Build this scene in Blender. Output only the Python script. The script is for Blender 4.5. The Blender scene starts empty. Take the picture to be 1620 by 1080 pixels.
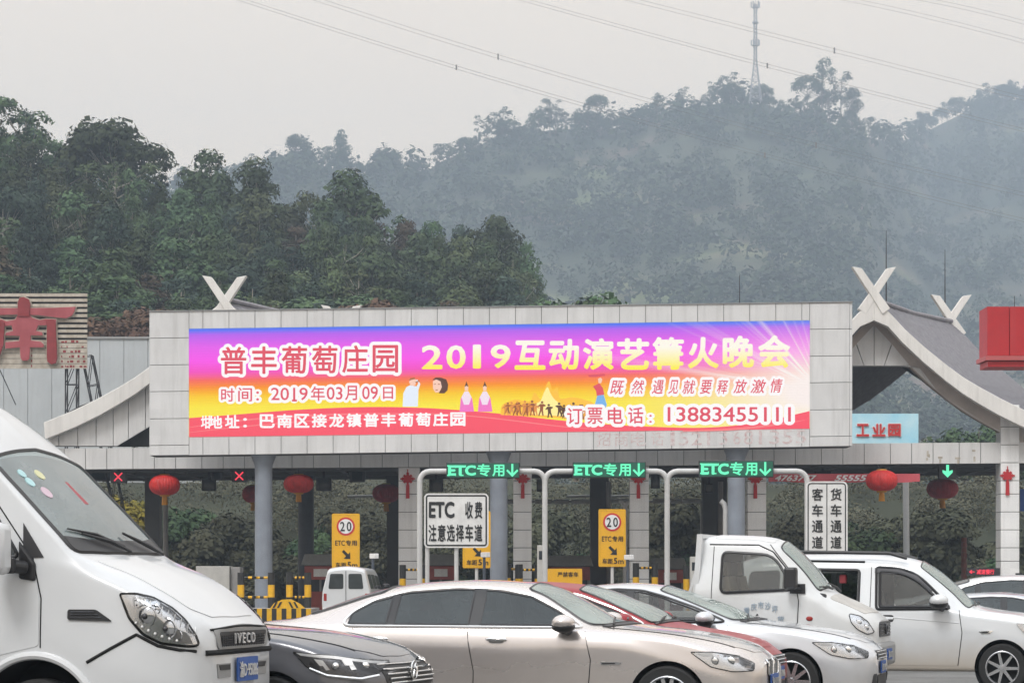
import bpy, bmesh, math, random
import numpy as np
from mathutils import Vector, Matrix
from mathutils.geometry import delaunay_2d_cdt

R = math.radians
SC = bpy.context.scene
COL = SC.collection
FPX, HZ, CAMH = 3800.0, 915.0, 1.5          # focal length in photo pixels, horizon row, eye height

# ------------------------------------------------------------------ camera, sky, sun, exposure
cam = bpy.data.cameras.new('camera')
cam.sensor_width = 36.0
cam.lens = FPX / 1620 * 36
cam.shift_y = (HZ - 540) / 1620
cam.clip_start, cam.clip_end = 0.5, 6000
camo = bpy.data.objects.new('camera', cam)
camo.location = (0, 0, CAMH)
camo.rotation_euler = (R(90), 0, 0)
COL.objects.link(camo)
SC.camera = camo

SUN_EL, SUN_AZ = R(52), R(205)
wd = bpy.data.worlds.new('World')
SC.world = wd
wd.use_nodes = True
wn, wl = wd.node_tree.nodes, wd.node_tree.links
wn.clear()
wo = wn.new('ShaderNodeOutputWorld')
bg = wn.new('ShaderNodeBackground')
sky = wn.new('ShaderNodeTexSky')
sky.sky_type = 'NISHITA'
sky.sun_disc = False
sky.sun_elevation = SUN_EL
sky.sun_rotation = SUN_AZ
sky.dust_density = 6.0
sky.air_density = 1.5
hs = wn.new('ShaderNodeHueSaturation')
hs.inputs['Saturation'].default_value = 0.15
tc = wn.new('ShaderNodeTexCoord')
sx = wn.new('ShaderNodeSeparateXYZ')
nz = wn.new('ShaderNodeTexNoise')
nz.inputs['Scale'].default_value = 2.2
nz.inputs['Detail'].default_value = 4
mr = wn.new('ShaderNodeMath'); mr.operation = 'MULTIPLY_ADD'
mr.inputs[1].default_value = 0.10; mr.inputs[2].default_value = -0.05
ad = wn.new('ShaderNodeMath'); ad.operation = 'ADD'
rp = wn.new('ShaderNodeValToRGB')                     # overcast dome: brighter overhead
rp.color_ramp.elements[0].position = 0.0
rp.color_ramp.elements[0].color = (19.4, 14.6, 9.6, 1)
rp.color_ramp.elements[1].position = 1.0
rp.color_ramp.elements[1].color = (20.5, 21.8, 23.6, 1)
e = rp.color_ramp.elements.new(0.25); e.color = (17.2, 14.4, 11.4, 1)
mx = wn.new('ShaderNodeMix'); mx.data_type = 'RGBA'
mx.inputs['Factor'].default_value = 0.8
wl.new(tc.outputs['Generated'], sx.inputs[0])
wl.new(tc.outputs['Generated'], nz.inputs['Vector'])
wl.new(nz.outputs['Fac'], mr.inputs[0])
wl.new(sx.outputs['Z'], ad.inputs[0]); wl.new(mr.outputs[0], ad.inputs[1])
wl.new(ad.outputs[0], rp.inputs['Fac'])
wl.new(sky.outputs[0], hs.inputs['Color'])
wl.new(hs.outputs[0], mx.inputs['A'])
wl.new(rp.outputs[0], mx.inputs['B'])
wl.new(mx.outputs['Result'], bg.inputs['Color'])
bg.inputs['Strength'].default_value = 0.1
wl.new(bg.outputs[0], wo.inputs[0])

sl = bpy.data.lights.new('sun', 'SUN')
sl.energy = 2.3
sl.angle = R(18)
sl.color = (1, 0.98, 0.95)
so = bpy.data.objects.new('sun', sl)
so.location = (-30, -40, 60)
sd = Vector((math.cos(SUN_EL) * -0.45, math.cos(SUN_EL) * -0.89, math.sin(SUN_EL)))
so.rotation_euler = sd.to_track_quat('Z', 'Y').to_euler()
COL.objects.link(so)
SC.view_settings.view_transform = 'Standard'
SC.view_settings.look = 'None'
SC.view_settings.exposure = 0.0
SC.view_settings.gamma = 1.0
SC.cycles.use_denoising = True
SC.cycles.max_bounces = 6
SC.cycles.volume_bounces = 0
SC.cycles.transparent_max_bounces = 12

# ------------------------------------------------------------------ helpers
def P(px, py, Y):
    return Vector(((px - 810) / FPX * Y, Y, CAMH + (HZ - py) / FPX * Y))

def tag(o, label, cat, group=None, kind=None):
    if label: o['label'] = label
    if cat: o['category'] = cat
    if group: o['group'] = group
    if kind: o['kind'] = kind
    return o

def thing(name, label, cat, loc=(0, 0, 0), rz=0.0, group=None):
    o = bpy.data.objects.new(name, None)
    o.empty_display_size = 0.3
    COL.objects.link(o)
    o.location = loc
    o.rotation_euler = (0, 0, rz)
    return tag(o, label, cat, group)

def origin(o):
    v = Vector((0, 0, 0))
    while o is not None:
        v += o.location
        o = o.parent
    return v

def link(name, me, mat, parent):
    o = bpy.data.objects.new(name, me)
    COL.objects.link(o)
    if parent is not None: o.parent = parent
    if mat is not None and len(me.materials) == 0:
        for m in (mat if isinstance(mat, (list, tuple)) else [mat]): me.materials.append(m)
    return o

class MB:
    """collects shapes; build() links them as one mesh object"""
    def __init__(s): s.v, s.f, s.m = [], [], []
    def add(s, vs, fs, mi=0):
        b = len(s.v)
        s.v += [tuple(v) for v in vs]
        s.f += [tuple(i + b for i in f) for f in fs]
        s.m += [mi] * len(fs)
        return s
    def box(s, c, d, rot=None, mi=0):
        x, y, z = d[0] / 2, d[1] / 2, d[2] / 2
        vs = [Vector((a, b, e)) for a in (-x, x) for b in (-y, y) for e in (-z, z)]
        if rot is not None: vs = [rot @ v for v in vs]
        c = Vector(c)
        return s.add([v + c for v in vs], [(0, 1, 3, 2), (4, 6, 7, 5), (0, 4, 5, 1), (2, 3, 7, 6), (0, 2, 6, 4), (1, 5, 7, 3)], mi)
    def span(s, a, b, mi=0):
        return s.box([(a[i] + b[i]) / 2 for i in range(3)], [abs(b[i] - a[i]) for i in range(3)], None, mi)
    def bar(s, p, q, w, h, mi=0, up=(0, 0, 1)):
        p, q = Vector(p), Vector(q)
        d = (q - p); L = d.length; d.normalize()
        u = Vector(up)
        if abs(d.dot(u)) > 0.98: u = Vector((0, 1, 0))
        a = d.cross(u).normalized(); b = a.cross(d)
        return s.box((p + q) / 2, (L, w, h), Matrix((d, a, b)).transposed(), mi)
    def tube(s, path, r, n=8, closed=False, mi=0, caps=True):
        path = [Vector(p) for p in path]
        N = len(path)
        rs = r if isinstance(r, (list, tuple)) else [r] * N
        vs, fs = [], []
        ref = Vector((0, 0, 1))
        for i, p in enumerate(path):
            a = path[(i - 1) % N] if (closed or i > 0) else p
            b = path[(i + 1) % N] if (closed or i < N - 1) else p
            t = (b - a).normalized() if (b - a).length > 1e-9 else Vector((0, 0, 1))
            if abs(t.dot(ref)) > 0.95: ref = Vector((1, 0, 0)) if abs(t.x) < 0.9 else Vector((0, 1, 0))
            u = t.cross(ref).normalized(); w = u.cross(t)
            ref = w
            for k in range(n):
                an = 2 * math.pi * k / n
                vs.append(p + (u * math.cos(an) + w * math.sin(an)) * rs[i])
        M = N if closed else N - 1
        for i in range(M):
            for k in range(n):
                j, l = (i + 1) % N, (k + 1) % n
                fs.append((i * n + k, i * n + l, j * n + l, j * n + k))
        if caps and not closed:
            fs.append(tuple(range(n - 1, -1, -1)))
            fs.append(tuple((N - 1) * n + k for k in range(n)))
        return s.add(vs, fs, mi)
    def cyl(s, p, q, r, n=16, mi=0): return s.tube([p, q], r, n, False, mi)
    def lathe(s, c, prof, n=24, axis='Z', mi=0):
        vs, fs = [], []
        m = len(prof)
        for i in range(n):
            a = 2 * math.pi * i / n
            for r, h in prof:
                q = (r * math.cos(a), r * math.sin(a), h)
                if axis == 'Y': q = (q[0], q[2], q[1])
                if axis == 'X': q = (q[2], q[0], q[1])
                vs.append(Vector(q) + Vector(c))
        for i in range(n):
            j = (i + 1) % n
            for k in range(m - 1):
                fs.append((i * m + k, j * m + k, j * m + k + 1, i * m + k + 1))
        return s.add(vs, fs, mi)
    def prism(s, poly, y0, y1, fn=None, mi=0, d=(0, 0)):
        """poly in (x,z), extruded from y0 to y1, with skew d in x"""
        n = len(poly)
        a = [Vector((x, y0, z)) for x, z in poly]
        b = [Vector((x + d[0], y1, z + d[1])) for x, z in poly]
        vs = a + b
        if fn: vs = [fn(v) for v in vs]
        fs = [(i, (i + 1) % n, n + (i + 1) % n, n + i) for i in range(n)]
        return s.add(vs, [tuple(range(n - 1, -1, -1)), tuple(range(n, 2 * n))] + fs, mi)
    def sphere(s, c, r, n=16, m=10, mi=0):
        r = r if isinstance(r, (tuple, list)) else (r, r, r)
        vs, fs = [], []
        for i in range(m + 1):
            th = math.pi * i / m
            for k in range(n):
                a = 2 * math.pi * k / n
                vs.append((c[0] + r[0] * math.sin(th) * math.cos(a), c[1] + r[1] * math.sin(th) * math.sin(a), c[2] + r[2] * math.cos(th)))
        for i in range(m):
            for k in range(n):
                l = (k + 1) % n
                fs.append((i * n + k, (i + 1) * n + k, (i + 1) * n + l, i * n + l))
        return s.add(vs, fs, mi)
    def build(s, name, mat, parent=None, world=True, smooth=False, bevel=0.0, fix=True):
        me = bpy.data.meshes.new(name)
        off = origin(parent) if (parent is not None and world) else Vector((0, 0, 0))
        me.from_pydata([(v[0] - off.x, v[1] - off.y, v[2] - off.z) for v in s.v], [], s.f)
        if any(s.m): me.polygons.foreach_set('material_index', s.m)
        if fix:
            bm = bmesh.new(); bm.from_mesh(me)
            bmesh.ops.remove_doubles(bm, verts=bm.verts, dist=1e-6)
            bmesh.ops.recalc_face_normals(bm, faces=bm.faces)
            bm.to_mesh(me); bm.free()
        if smooth:
            me.polygons.foreach_set('use_smooth', [True] * len(me.polygons))
            me.set_sharp_from_angle(angle=R(38))
        me.update()
        o = link(name, me, mat, parent)
        if bevel:
            b = o.modifiers.new('edge', 'BEVEL'); b.width = bevel; b.segments = 2; b.limit_method = 'ANGLE'
        return o

# ------------------------------------------------------------------ materials
def mat(name, col, rough=0.6, metal=0.0, spec=0.5, coat=0.0, var=0.0, vscale=3.0, bump=0.0, bscale=30.0, col2=None, emit=None, estr=1.0, detail=5.0, objvar=0.0):
    m = bpy.data.materials.new(name)
    m.use_nodes = True
    nt = m.node_tree; n, l = nt.nodes, nt.links
    p = n['Principled BSDF']
    p.inputs['Base Color'].default_value = (*col, 1)
    p.inputs['Roughness'].default_value = rough
    p.inputs['Metallic'].default_value = metal
    p.inputs['Specular IOR Level'].default_value = spec
    p.inputs['Coat Weight'].default_value = coat
    p.inputs['Coat Roughness'].default_value = 0.06
    if emit:
        p.inputs['Emission Color'].default_value = (*emit, 1)
        p.inputs['Emission Strength'].default_value = estr
    if var or bump or col2:
        t = n.new('ShaderNodeTexCoord')
    last = None
    if var or col2:
        z = n.new('ShaderNodeTexNoise'); z.inputs['Scale'].default_value = vscale; z.inputs['Detail'].default_value = detail
        z.inputs['Roughness'].default_value = 0.62
        l.new(t.outputs['Object'], z.inputs['Vector'])
        c = n.new('ShaderNodeValToRGB')
        c.color_ramp.elements[0].position = 0.34; c.color_ramp.elements[1].position = 0.68
        c2 = col2 or tuple(max(0, q * (1 - var)) for q in col)
        c1 = col if col2 else tuple(q * (1 + var * 0.6) for q in col)
        c.color_ramp.elements[0].color = (*c2, 1); c.color_ramp.elements[1].color = (*c1, 1)
        l.new(z.outputs['Fac'], c.inputs['Fac'])
        last = c.outputs['Color']
        l.new(last, p.inputs['Base Color'])
    if objvar:
        oi = n.new('ShaderNodeObjectInfo')
        h = n.new('ShaderNodeHueSaturation')
        a = n.new('ShaderNodeMapRange'); a.inputs['To Min'].default_value = 1 - objvar; a.inputs['To Max'].default_value = 1 + objvar
        a2 = n.new('ShaderNodeMapRange'); a2.inputs['To Min'].default_value = 0.5 - objvar * 0.09; a2.inputs['To Max'].default_value = 0.5 + objvar * 0.05
        l.new(oi.outputs['Random'], a.inputs['Value']); l.new(a.outputs[0], h.inputs['Value'])
        l.new(oi.outputs['Random'], a2.inputs['Value']); l.new(a2.outputs[0], h.inputs['Hue'])
        if last: l.new(last, h.inputs['Color'])
        else: h.inputs['Color'].default_value = (*col, 1)
        l.new(h.outputs[0], p.inputs['Base Color'])
    if bump:
        b = n.new('ShaderNodeTexNoise'); b.inputs['Scale'].default_value = bscale; b.inputs['Detail'].default_value = 4
        l.new(t.outputs['Object'], b.inputs['Vector'])
        u = n.new('ShaderNodeBump'); u.inputs['Strength'].default_value = bump; u.inputs['Distance'].default_value = 0.02
        l.new(b.outputs['Fac'], u.inputs['Height']); l.new(u.outputs[0], p.inputs['Normal'])
    return m

def leafmat(name, dark, light, scale=0.25, objvar=0.25):
    m = mat(name, light, 0.75, spec=0.12, col2=dark, vscale=scale, detail=6, objvar=objvar)
    p = m.node_tree.nodes['Principled BSDF']
    p.inputs['Subsurface Weight'].default_value = 0.0
    return m

def emitmat(name, col, s=1.0):
    m = bpy.data.materials.new(name); m.use_nodes = True
    n, l = m.node_tree.nodes, m.node_tree.links
    p = n['Principled BSDF']
    p.inputs['Base Color'].default_value = (0.02, 0.02, 0.02, 1)
    p.inputs['Roughness'].default_value = 0.5
    p.inputs['Specular IOR Level'].default_value = 0.1
    p.inputs['Emission Color'].default_value = (*col, 1)
    p.inputs['Emission Strength'].default_value = s
    return m

def lin(r, g, b):
    f = lambda c: (c / 12.92 if c <= 0.04045 else ((c + 0.055) / 1.055) ** 2.4)
    return (f(r / 255), f(g / 255), f(b / 255))

M = {}
def mk(k, *a, **kw):
    M[k] = mat(k, *a, **kw); return M[k]

mk('asphalt', (0.15, 0.148, 0.142), 0.9, var=0.35, vscale=0.6, bump=0.4, bscale=60)
mk('white_tile', (0.70, 0.695, 0.69), 0.45, var=0.07, vscale=0.5)
mk('board_tile', (0.67, 0.67, 0.67), 0.4, var=0.06, vscale=0.8)
mk('pillar_tile', (0.84, 0.84, 0.84), 0.4, var=0.05, vscale=0.5)  # paler than white_tile, to make up for weak light under the roof
mk('joint', (0.14, 0.14, 0.14), 0.9)
mk('barge', (0.74, 0.72, 0.69), 0.5, var=0.06, vscale=0.8)
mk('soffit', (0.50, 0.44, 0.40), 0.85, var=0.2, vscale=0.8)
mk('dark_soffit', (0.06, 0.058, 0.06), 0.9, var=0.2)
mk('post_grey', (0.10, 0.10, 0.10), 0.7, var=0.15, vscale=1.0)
mk('column_blue', (0.25, 0.28, 0.33), 0.45, var=0.16, vscale=1.1)
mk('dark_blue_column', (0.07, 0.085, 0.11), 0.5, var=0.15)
mk('dark_metal', (0.03, 0.03, 0.035), 0.5)
mk('steel', (0.35, 0.36, 0.37), 0.4, metal=0.6)
mk('white_pipe', (0.56, 0.56, 0.555), 0.4, var=0.08, vscale=2)
mk('sign_white', (0.74, 0.74, 0.73), 0.4, var=0.10, vscale=2.2)
mk('sign_black', (0.015, 0.015, 0.015), 0.5)
mk('sign_yellow', (0.80, 0.42, 0.012), 0.45, var=0.06, vscale=2)
mk('sign_red', (0.55, 0.03, 0.03), 0.5)
mk('yellow', (0.75, 0.42, 0.01), 0.5, var=0.15, vscale=6)
mk('black', (0.02, 0.02, 0.02), 0.5)
mk('lantern', (0.60, 0.022, 0.018), 0.55, var=0.25, vscale=4)
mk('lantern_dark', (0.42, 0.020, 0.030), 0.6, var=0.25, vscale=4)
mk('gold', (0.60, 0.28, 0.03), 0.45, metal=0.3)
mk('knot_red', (0.46, 0.015, 0.02), 0.6)
mk('rust_white', (0.55, 0.51, 0.44), 0.7, col2=(0.36, 0.31, 0.25), vscale=3.5)
mk('faded_red', (0.42, 0.10, 0.115), 0.65, col2=(0.31, 0.06, 0.07), vscale=1.1)
mk('deep_red', (0.26, 0.03, 0.035), 0.6, var=0.2, vscale=2)
mk('shed', (0.47, 0.50, 0.52), 0.5, var=0.08, vscale=0.6)
mk('red_panel', (0.45, 0.016, 0.022), 0.5, var=0.08)
mk('red_trim', (0.45, 0.10, 0.10), 0.5)
mk('billboard_blue', (0.28, 0.66, 0.84), 0.5, col2=(0.62, 0.82, 0.88), vscale=0.35)
mk('banner_red', (0.55, 0.09, 0.11), 0.6)
mk('booth_grey', (0.22, 0.22, 0.21), 0.6, var=0.15)
mk('booth_red', (0.36, 0.07, 0.05), 0.6, var=0.2)
mk('booth_glass', (0.03, 0.035, 0.04), 0.1)
mk('cabinet', (0.50, 0.49, 0.46), 0.6, var=0.12)
mk('bark', (0.20, 0.16, 0.13), 0.9, var=0.3, vscale=2)
mk('pale_bark', (0.36, 0.33, 0.28), 0.9, var=0.25, vscale=1.5)
mk('wire', (0.21, 0.21, 0.22), 0.6)
mk('tower_steel', (0.30, 0.30, 0.31), 0.5)
mk('concrete', (0.34, 0.33, 0.32), 0.85, var=0.2, vscale=1.2)
mk('rust', (0.13, 0.04, 0.03), 0.8, var=0.3)
# vehicles
mk('paint_champagne', (0.65, 0.60, 0.575), 0.24, metal=0.65, coat=1.0)
mk('paint_grey', (0.085, 0.088, 0.102), 0.30, metal=0.4, coat=1.0)
mk('paint_red', (0.27, 0.007, 0.013), 0.42, coat=0.15)
mk('paint_silver', (0.60, 0.62, 0.655), 0.30, metal=0.3, coat=1.0)
mk('paint_bluesilver', (0.44, 0.48, 0.56), 0.30, metal=0.5, coat=1.0)
mk('paint_white', (0.62, 0.635, 0.65), 0.28, coat=0.8, var=0.03, vscale=1.2)
mk('paint_van', (0.60, 0.615, 0.63), 0.28, coat=0.7, var=0.04, vscale=1.0)
mk('paint_dusty', (0.64, 0.655, 0.665), 0.42, coat=0.3, col2=(0.56, 0.565, 0.56), vscale=1.5)
mk('hood_dust', (0.46, 0.44, 0.41), 0.6, coat=0.2, var=0.18, vscale=3)
mk('chrome', (0.80, 0.80, 0.80), 0.12, metal=1.0)
mk('chrome_white', (0.82, 0.82, 0.82), 0.25, metal=0.4)
mk('plastic_black', (0.018, 0.018, 0.02), 0.45)
mk('plastic_grey', (0.30, 0.30, 0.30), 0.5)
mk('rubber', (0.016, 0.016, 0.016), 0.8, bump=0.2, bscale=80)
mk('alloy', (0.55, 0.56, 0.58), 0.25, metal=0.8)
mk('well', (0.01, 0.01, 0.01), 0.95)
mk('lamp_inner', (0.62, 0.63, 0.65), 0.12, metal=0.85)
mk('lamp_dark', (0.06, 0.06, 0.065), 0.2, metal=0.5)
mk('lamp_white', (0.80, 0.80, 0.80), 0.2)
mk('amber', (0.45, 0.10, 0.01), 0.3)
mk('lamp_red', (0.30, 0.02, 0.015), 0.25)
mk('plate_blue', (0.03, 0.10, 0.36), 0.45)
mk('lettering_white', (0.78, 0.78, 0.78), 0.5)
mk('lettering_blue', (0.30, 0.38, 0.46), 0.7)
mk('dash_blue', (0.02, 0.03, 0.10), 0.5)
mk('sticker_cyan', (0.38, 0.60, 0.62), 0.4)
mk('sticker_yellow', (0.58, 0.57, 0.33), 0.4)
mk('sticker_pink', (0.56, 0.42, 0.49), 0.4)

def lens_material():
    m = bpy.data.materials.new('lamp_lens'); m.use_nodes = True
    n, l = m.node_tree.nodes, m.node_tree.links
    n.clear()
    o = n.new('ShaderNodeOutputMaterial'); t = n.new('ShaderNodeBsdfTransparent'); g = n.new('ShaderNodeBsdfGlossy')
    g.inputs['Roughness'].default_value = 0.03
    x = n.new('ShaderNodeMixShader'); f = n.new('ShaderNodeFresnel'); f.inputs['IOR'].default_value = 1.5
    l.new(f.outputs[0], x.inputs[0]); l.new(t.outputs[0], x.inputs[1]); l.new(g.outputs[0], x.inputs[2]); l.new(x.outputs[0], o.inputs[0])
    return m
M['lens'] = lens_material()

def glassmat(name, tint, film, fac):
    """tinted pane with a film of road dust, mirror-like at grazing angles"""
    m = bpy.data.materials.new(name); m.use_nodes = True
    n, l = m.node_tree.nodes, m.node_tree.links
    n.clear()
    o = n.new('ShaderNodeOutputMaterial'); t = n.new('ShaderNodeBsdfTransparent'); d = n.new('ShaderNodeBsdfDiffuse'); g = n.new('ShaderNodeBsdfGlossy')
    t.inputs[0].default_value = (*tint, 1); d.inputs[0].default_value = (*film, 1); g.inputs['Roughness'].default_value = 0.03
    tx = n.new('ShaderNodeTexCoord'); z = n.new('ShaderNodeTexNoise'); z.inputs['Scale'].default_value = 2.2; z.inputs['Detail'].default_value = 5
    k = n.new('ShaderNodeMapRange'); k.inputs['From Min'].default_value = 0.3; k.inputs['From Max'].default_value = 0.7
    k.inputs['To Min'].default_value = fac * 0.75; k.inputs['To Max'].default_value = fac * 1.2
    l.new(tx.outputs['Object'], z.inputs['Vector']); l.new(z.outputs['Fac'], k.inputs['Value'])
    a = n.new('ShaderNodeMixShader'); l.new(k.outputs[0], a.inputs[0]); l.new(t.outputs[0], a.inputs[1]); l.new(d.outputs[0], a.inputs[2])
    w = n.new('ShaderNodeLayerWeight'); w.inputs['Blend'].default_value = 0.5
    p = n.new('ShaderNodeMath'); p.operation = 'POWER'; p.inputs[1].default_value = 4.0; l.new(w.outputs['Facing'], p.inputs[0])
    q = n.new('ShaderNodeMath'); q.operation = 'MULTIPLY_ADD'; q.inputs[1].default_value = 0.85; q.inputs[2].default_value = 0.055; l.new(p.outputs[0], q.inputs[0])
    b = n.new('ShaderNodeMixShader'); l.new(q.outputs[0], b.inputs[0]); l.new(a.outputs[0], b.inputs[1]); l.new(g.outputs[0], b.inputs[2]); l.new(b.outputs[0], o.inputs[0])
    M[name] = m
glassmat('glass_dark', (0.20, 0.22, 0.22), (0.075, 0.09, 0.095), 0.5)
glassmat('glass_mid', (0.30, 0.32, 0.31), (0.16, 0.165, 0.165), 0.45)
glassmat('glass_cab', (0.58, 0.60, 0.58), (0.34, 0.33, 0.31), 0.13)
glassmat('glass_screen', (0.72, 0.82, 0.78), (0.44, 0.54, 0.50), 0.48)
glassmat('glass_van', (0.66, 0.76, 0.76), (0.42, 0.50, 0.51), 0.40)
mk('interior', (0.035, 0.035, 0.038), 0.8)
mk('seat_cloth', (0.10, 0.095, 0.09), 0.9, var=0.2, vscale=4)
mk('seat_beige', (0.36, 0.30, 0.23), 0.85, var=0.15, vscale=4)

def roadworn(m, amount=0.5, top=0.62):
    """two-sided bodywork: dark trim inside, splashed road dust low down and a thin uneven film outside"""
    n, l = m.node_tree.nodes, m.node_tree.links
    p = n['Principled BSDF']; out = n['Material Output']
    tx = n.new('ShaderNodeTexCoord'); s_ = n.new('ShaderNodeSeparateXYZ'); l.new(tx.outputs['Object'], s_.inputs[0])
    z = n.new('ShaderNodeTexNoise'); z.inputs['Scale'].default_value = 2.2; z.inputs['Detail'].default_value = 4; l.new(tx.outputs['Object'], z.inputs['Vector'])
    a = n.new('ShaderNodeMath'); a.operation = 'MULTIPLY_ADD'; a.inputs[1].default_value = -0.55; l.new(z.outputs['Fac'], a.inputs[0]); l.new(s_.outputs['Z'], a.inputs[2])
    r = n.new('ShaderNodeMapRange'); r.interpolation_type = 'SMOOTHERSTEP'; r.inputs['From Min'].default_value = top - 0.10; r.inputs['From Max'].default_value = -0.1; r.inputs['To Max'].default_value = amount
    l.new(a.outputs[0], r.inputs['Value'])
    f = n.new('ShaderNodeMapRange'); f.inputs['From Min'].default_value = 0.42; f.inputs['From Max'].default_value = 0.75; f.inputs['To Max'].default_value = 0.14 * amount
    z2 = n.new('ShaderNodeTexNoise'); z2.inputs['Scale'].default_value = 0.9; z2.inputs['Detail'].default_value = 3; l.new(tx.outputs['Object'], z2.inputs['Vector'])
    l.new(z2.outputs['Fac'], f.inputs['Value'])
    mxx = n.new('ShaderNodeMath'); mxx.operation = 'MAXIMUM'; l.new(r.outputs[0], mxx.inputs[0]); l.new(f.outputs[0], mxx.inputs[1])
    x = n.new('ShaderNodeMix'); x.data_type = 'RGBA'; l.new(mxx.outputs[0], x.inputs['Factor']); x.inputs['B'].default_value = (0.34, 0.31, 0.27, 1)
    bc_ = p.inputs['Base Color']
    if bc_.links: l.new(bc_.links[0].from_socket, x.inputs['A'])
    else: x.inputs['A'].default_value = bc_.default_value
    l.new(x.outputs['Result'], bc_)
    r0 = p.inputs['Roughness'].default_value
    q = n.new('ShaderNodeMath'); q.operation = 'MULTIPLY_ADD'; q.inputs[1].default_value = 0.5; q.inputs[2].default_value = r0; l.new(mxx.outputs[0], q.inputs[0]); l.new(q.outputs[0], p.inputs['Roughness'])
    g = n.new('ShaderNodeNewGeometry'); d = n.new('ShaderNodeBsdfDiffuse'); d.inputs[0].default_value = (0.03, 0.03, 0.032, 1)
    y = n.new('ShaderNodeMixShader'); l.new(g.outputs['Backfacing'], y.inputs[0]); l.new(p.outputs[0], y.inputs[1]); l.new(d.outputs[0], y.inputs[2]); l.new(y.outputs[0], out.inputs['Surface'])
for k_ in ('champagne', 'grey', 'red', 'silver', 'bluesilver', 'white', 'van', 'dusty'): roadworn(M['paint_' + k_])

def streaks(m, amount=0.16):
    """rain streaks and grey run-off on cladding"""
    n, l = m.node_tree.nodes, m.node_tree.links
    p = n['Principled BSDF']; tx = n.new('ShaderNodeTexCoord'); mp = n.new('ShaderNodeMapping'); mp.inputs['Scale'].default_value = (2.6, 2.6, 0.22)
    z = n.new('ShaderNodeTexNoise'); z.inputs['Scale'].default_value = 1.6; z.inputs['Detail'].default_value = 7; z.inputs['Roughness'].default_value = 0.65
    l.new(tx.outputs['Object'], mp.inputs[0]); l.new(mp.outputs[0], z.inputs['Vector'])
    r = n.new('ShaderNodeMapRange'); r.inputs['From Min'].default_value = 0.48; r.inputs['From Max'].default_value = 0.74; r.inputs['To Max'].default_value = amount; l.new(z.outputs['Fac'], r.inputs['Value'])
    x = n.new('ShaderNodeMix'); x.data_type = 'RGBA'; l.new(r.outputs[0], x.inputs['Factor']); x.inputs['B'].default_value = (0.20, 0.19, 0.175, 1)
    bc_ = p.inputs['Base Color']
    if bc_.links: l.new(bc_.links[0].from_socket, x.inputs['A'])
    else: x.inputs['A'].default_value = bc_.default_value
    # every panel left the works a shade apart
    fl = n.new('ShaderNodeVectorMath'); fl.operation = 'SNAP'; fl.inputs[1].default_value = (0.932, 50, 0.945); l.new(tx.outputs['Object'], fl.inputs[0])
    wn_ = n.new('ShaderNodeTexWhiteNoise'); l.new(fl.outputs[0], wn_.inputs['Vector'])
    mr_ = n.new('ShaderNodeMapRange'); mr_.inputs['To Min'].default_value = 0.93; mr_.inputs['To Max'].default_value = 1.03; l.new(wn_.outputs['Value'], mr_.inputs['Value'])
    hs_ = n.new('ShaderNodeHueSaturation'); l.new(mr_.outputs[0], hs_.inputs['Value']); l.new(x.outputs['Result'], hs_.inputs['Color'])
    l.new(hs_.outputs[0] if 'tile' in m.name else x.outputs['Result'], bc_)
for k_, a_ in (('pillar_tile', 0.2), ('white_tile', 0.22), ('board_tile', 0.24), ('barge', 0.26), ('column_blue', 0.25), ('shed', 0.2), ('red_panel', 0.10), ('white_pipe', 0.2), ('sign_white', 0.15), ('sign_yellow', 0.12)): streaks(M[k_], a_)

# ------------------------------------------------------------------ lettering
_fc = {}
def glyphs(s, bold=0.0, shear=0.0):
    k = (s, bold, shear)
    if k not in _fc:
        c = bpy.data.curves.new('lettering', 'FONT')
        c.body = s; c.size = 1.0; c.offset = bold; c.shear = shear
        c.resolution_u = 3
        o = bpy.data.objects.new('lettering', c)
        COL.objects.link(o)
        me = o.evaluated_get(bpy.context.evaluated_depsgraph_get()).to_mesh()
        vs = np.array([v.co[:2] for v in me.vertices]); fs = [tuple(p.vertices) for p in me.polygons]
        bpy.data.objects.remove(o); bpy.data.curves.remove(c)
        _fc[k] = (vs, fs)
    return _fc[k]

def put_text(mb, s, x0, z0, x1, z1, fn, bold=0.0, shear=0.0, base=None, mi=0, lift=0.0008):
    """fits the string into the box; fn maps (x,z) to a 3-D point. bold thickens the strokes (in em) by
    layering shifted copies; the box belongs to the weight `base`"""
    vs, fs = glyphs(s, 0.0, shear)
    base = bold if base is None else base
    a, b = vs.min(0), vs.max(0)
    d = np.maximum(b - a, 0.12) + 2 * base
    sx_, sz_ = (x1 - x0) / d[0], (z1 - z0) / d[1]
    c = (a + b) / 2
    xm, zm = (x0 + x1) / 2, (z0 + z1) / 2
    sh = [(0.0, 0.0)]
    if bold > 0:
        n_ = 8 if bold < 0.055 else 18
        sh += [(bold * math.cos(k * 2 * math.pi / n_), bold * math.sin(k * 2 * math.pi / n_)) for k in range(n_)]
        if bold > 0.055: sh += [(q_ * bold * math.cos((k + q_) * math.pi / 4), q_ * bold * math.sin((k + q_) * math.pi / 4)) for k in range(8) for q_ in (0.4, 0.7)]
    e = 0.01 * (z1 - z0)
    p = fn(xm, zm)
    n = (fn(xm + e, zm) - p).cross(fn(xm, zm + e) - p).normalized()
    for i, (dx_, dz_) in enumerate(sh):
        mb.add([fn(xm + (v[0] - c[0] + dx_) * sx_, zm + (v[1] - c[1] + dz_) * sz_) + n * (lift * i) for v in vs], fs, mi)
    return mb
# ------------------------------------------------------------------ ground, hills, haze
def struct(o):
    o['kind'] = 'structure'; return o

g = MB(); g.add([(-880, -880, 0), (880, -880, 0), (880, 1880, 0), (-880, 1880, 0)], [(0, 1, 2, 3)])
struct(g.build('ground', M['asphalt']))

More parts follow.
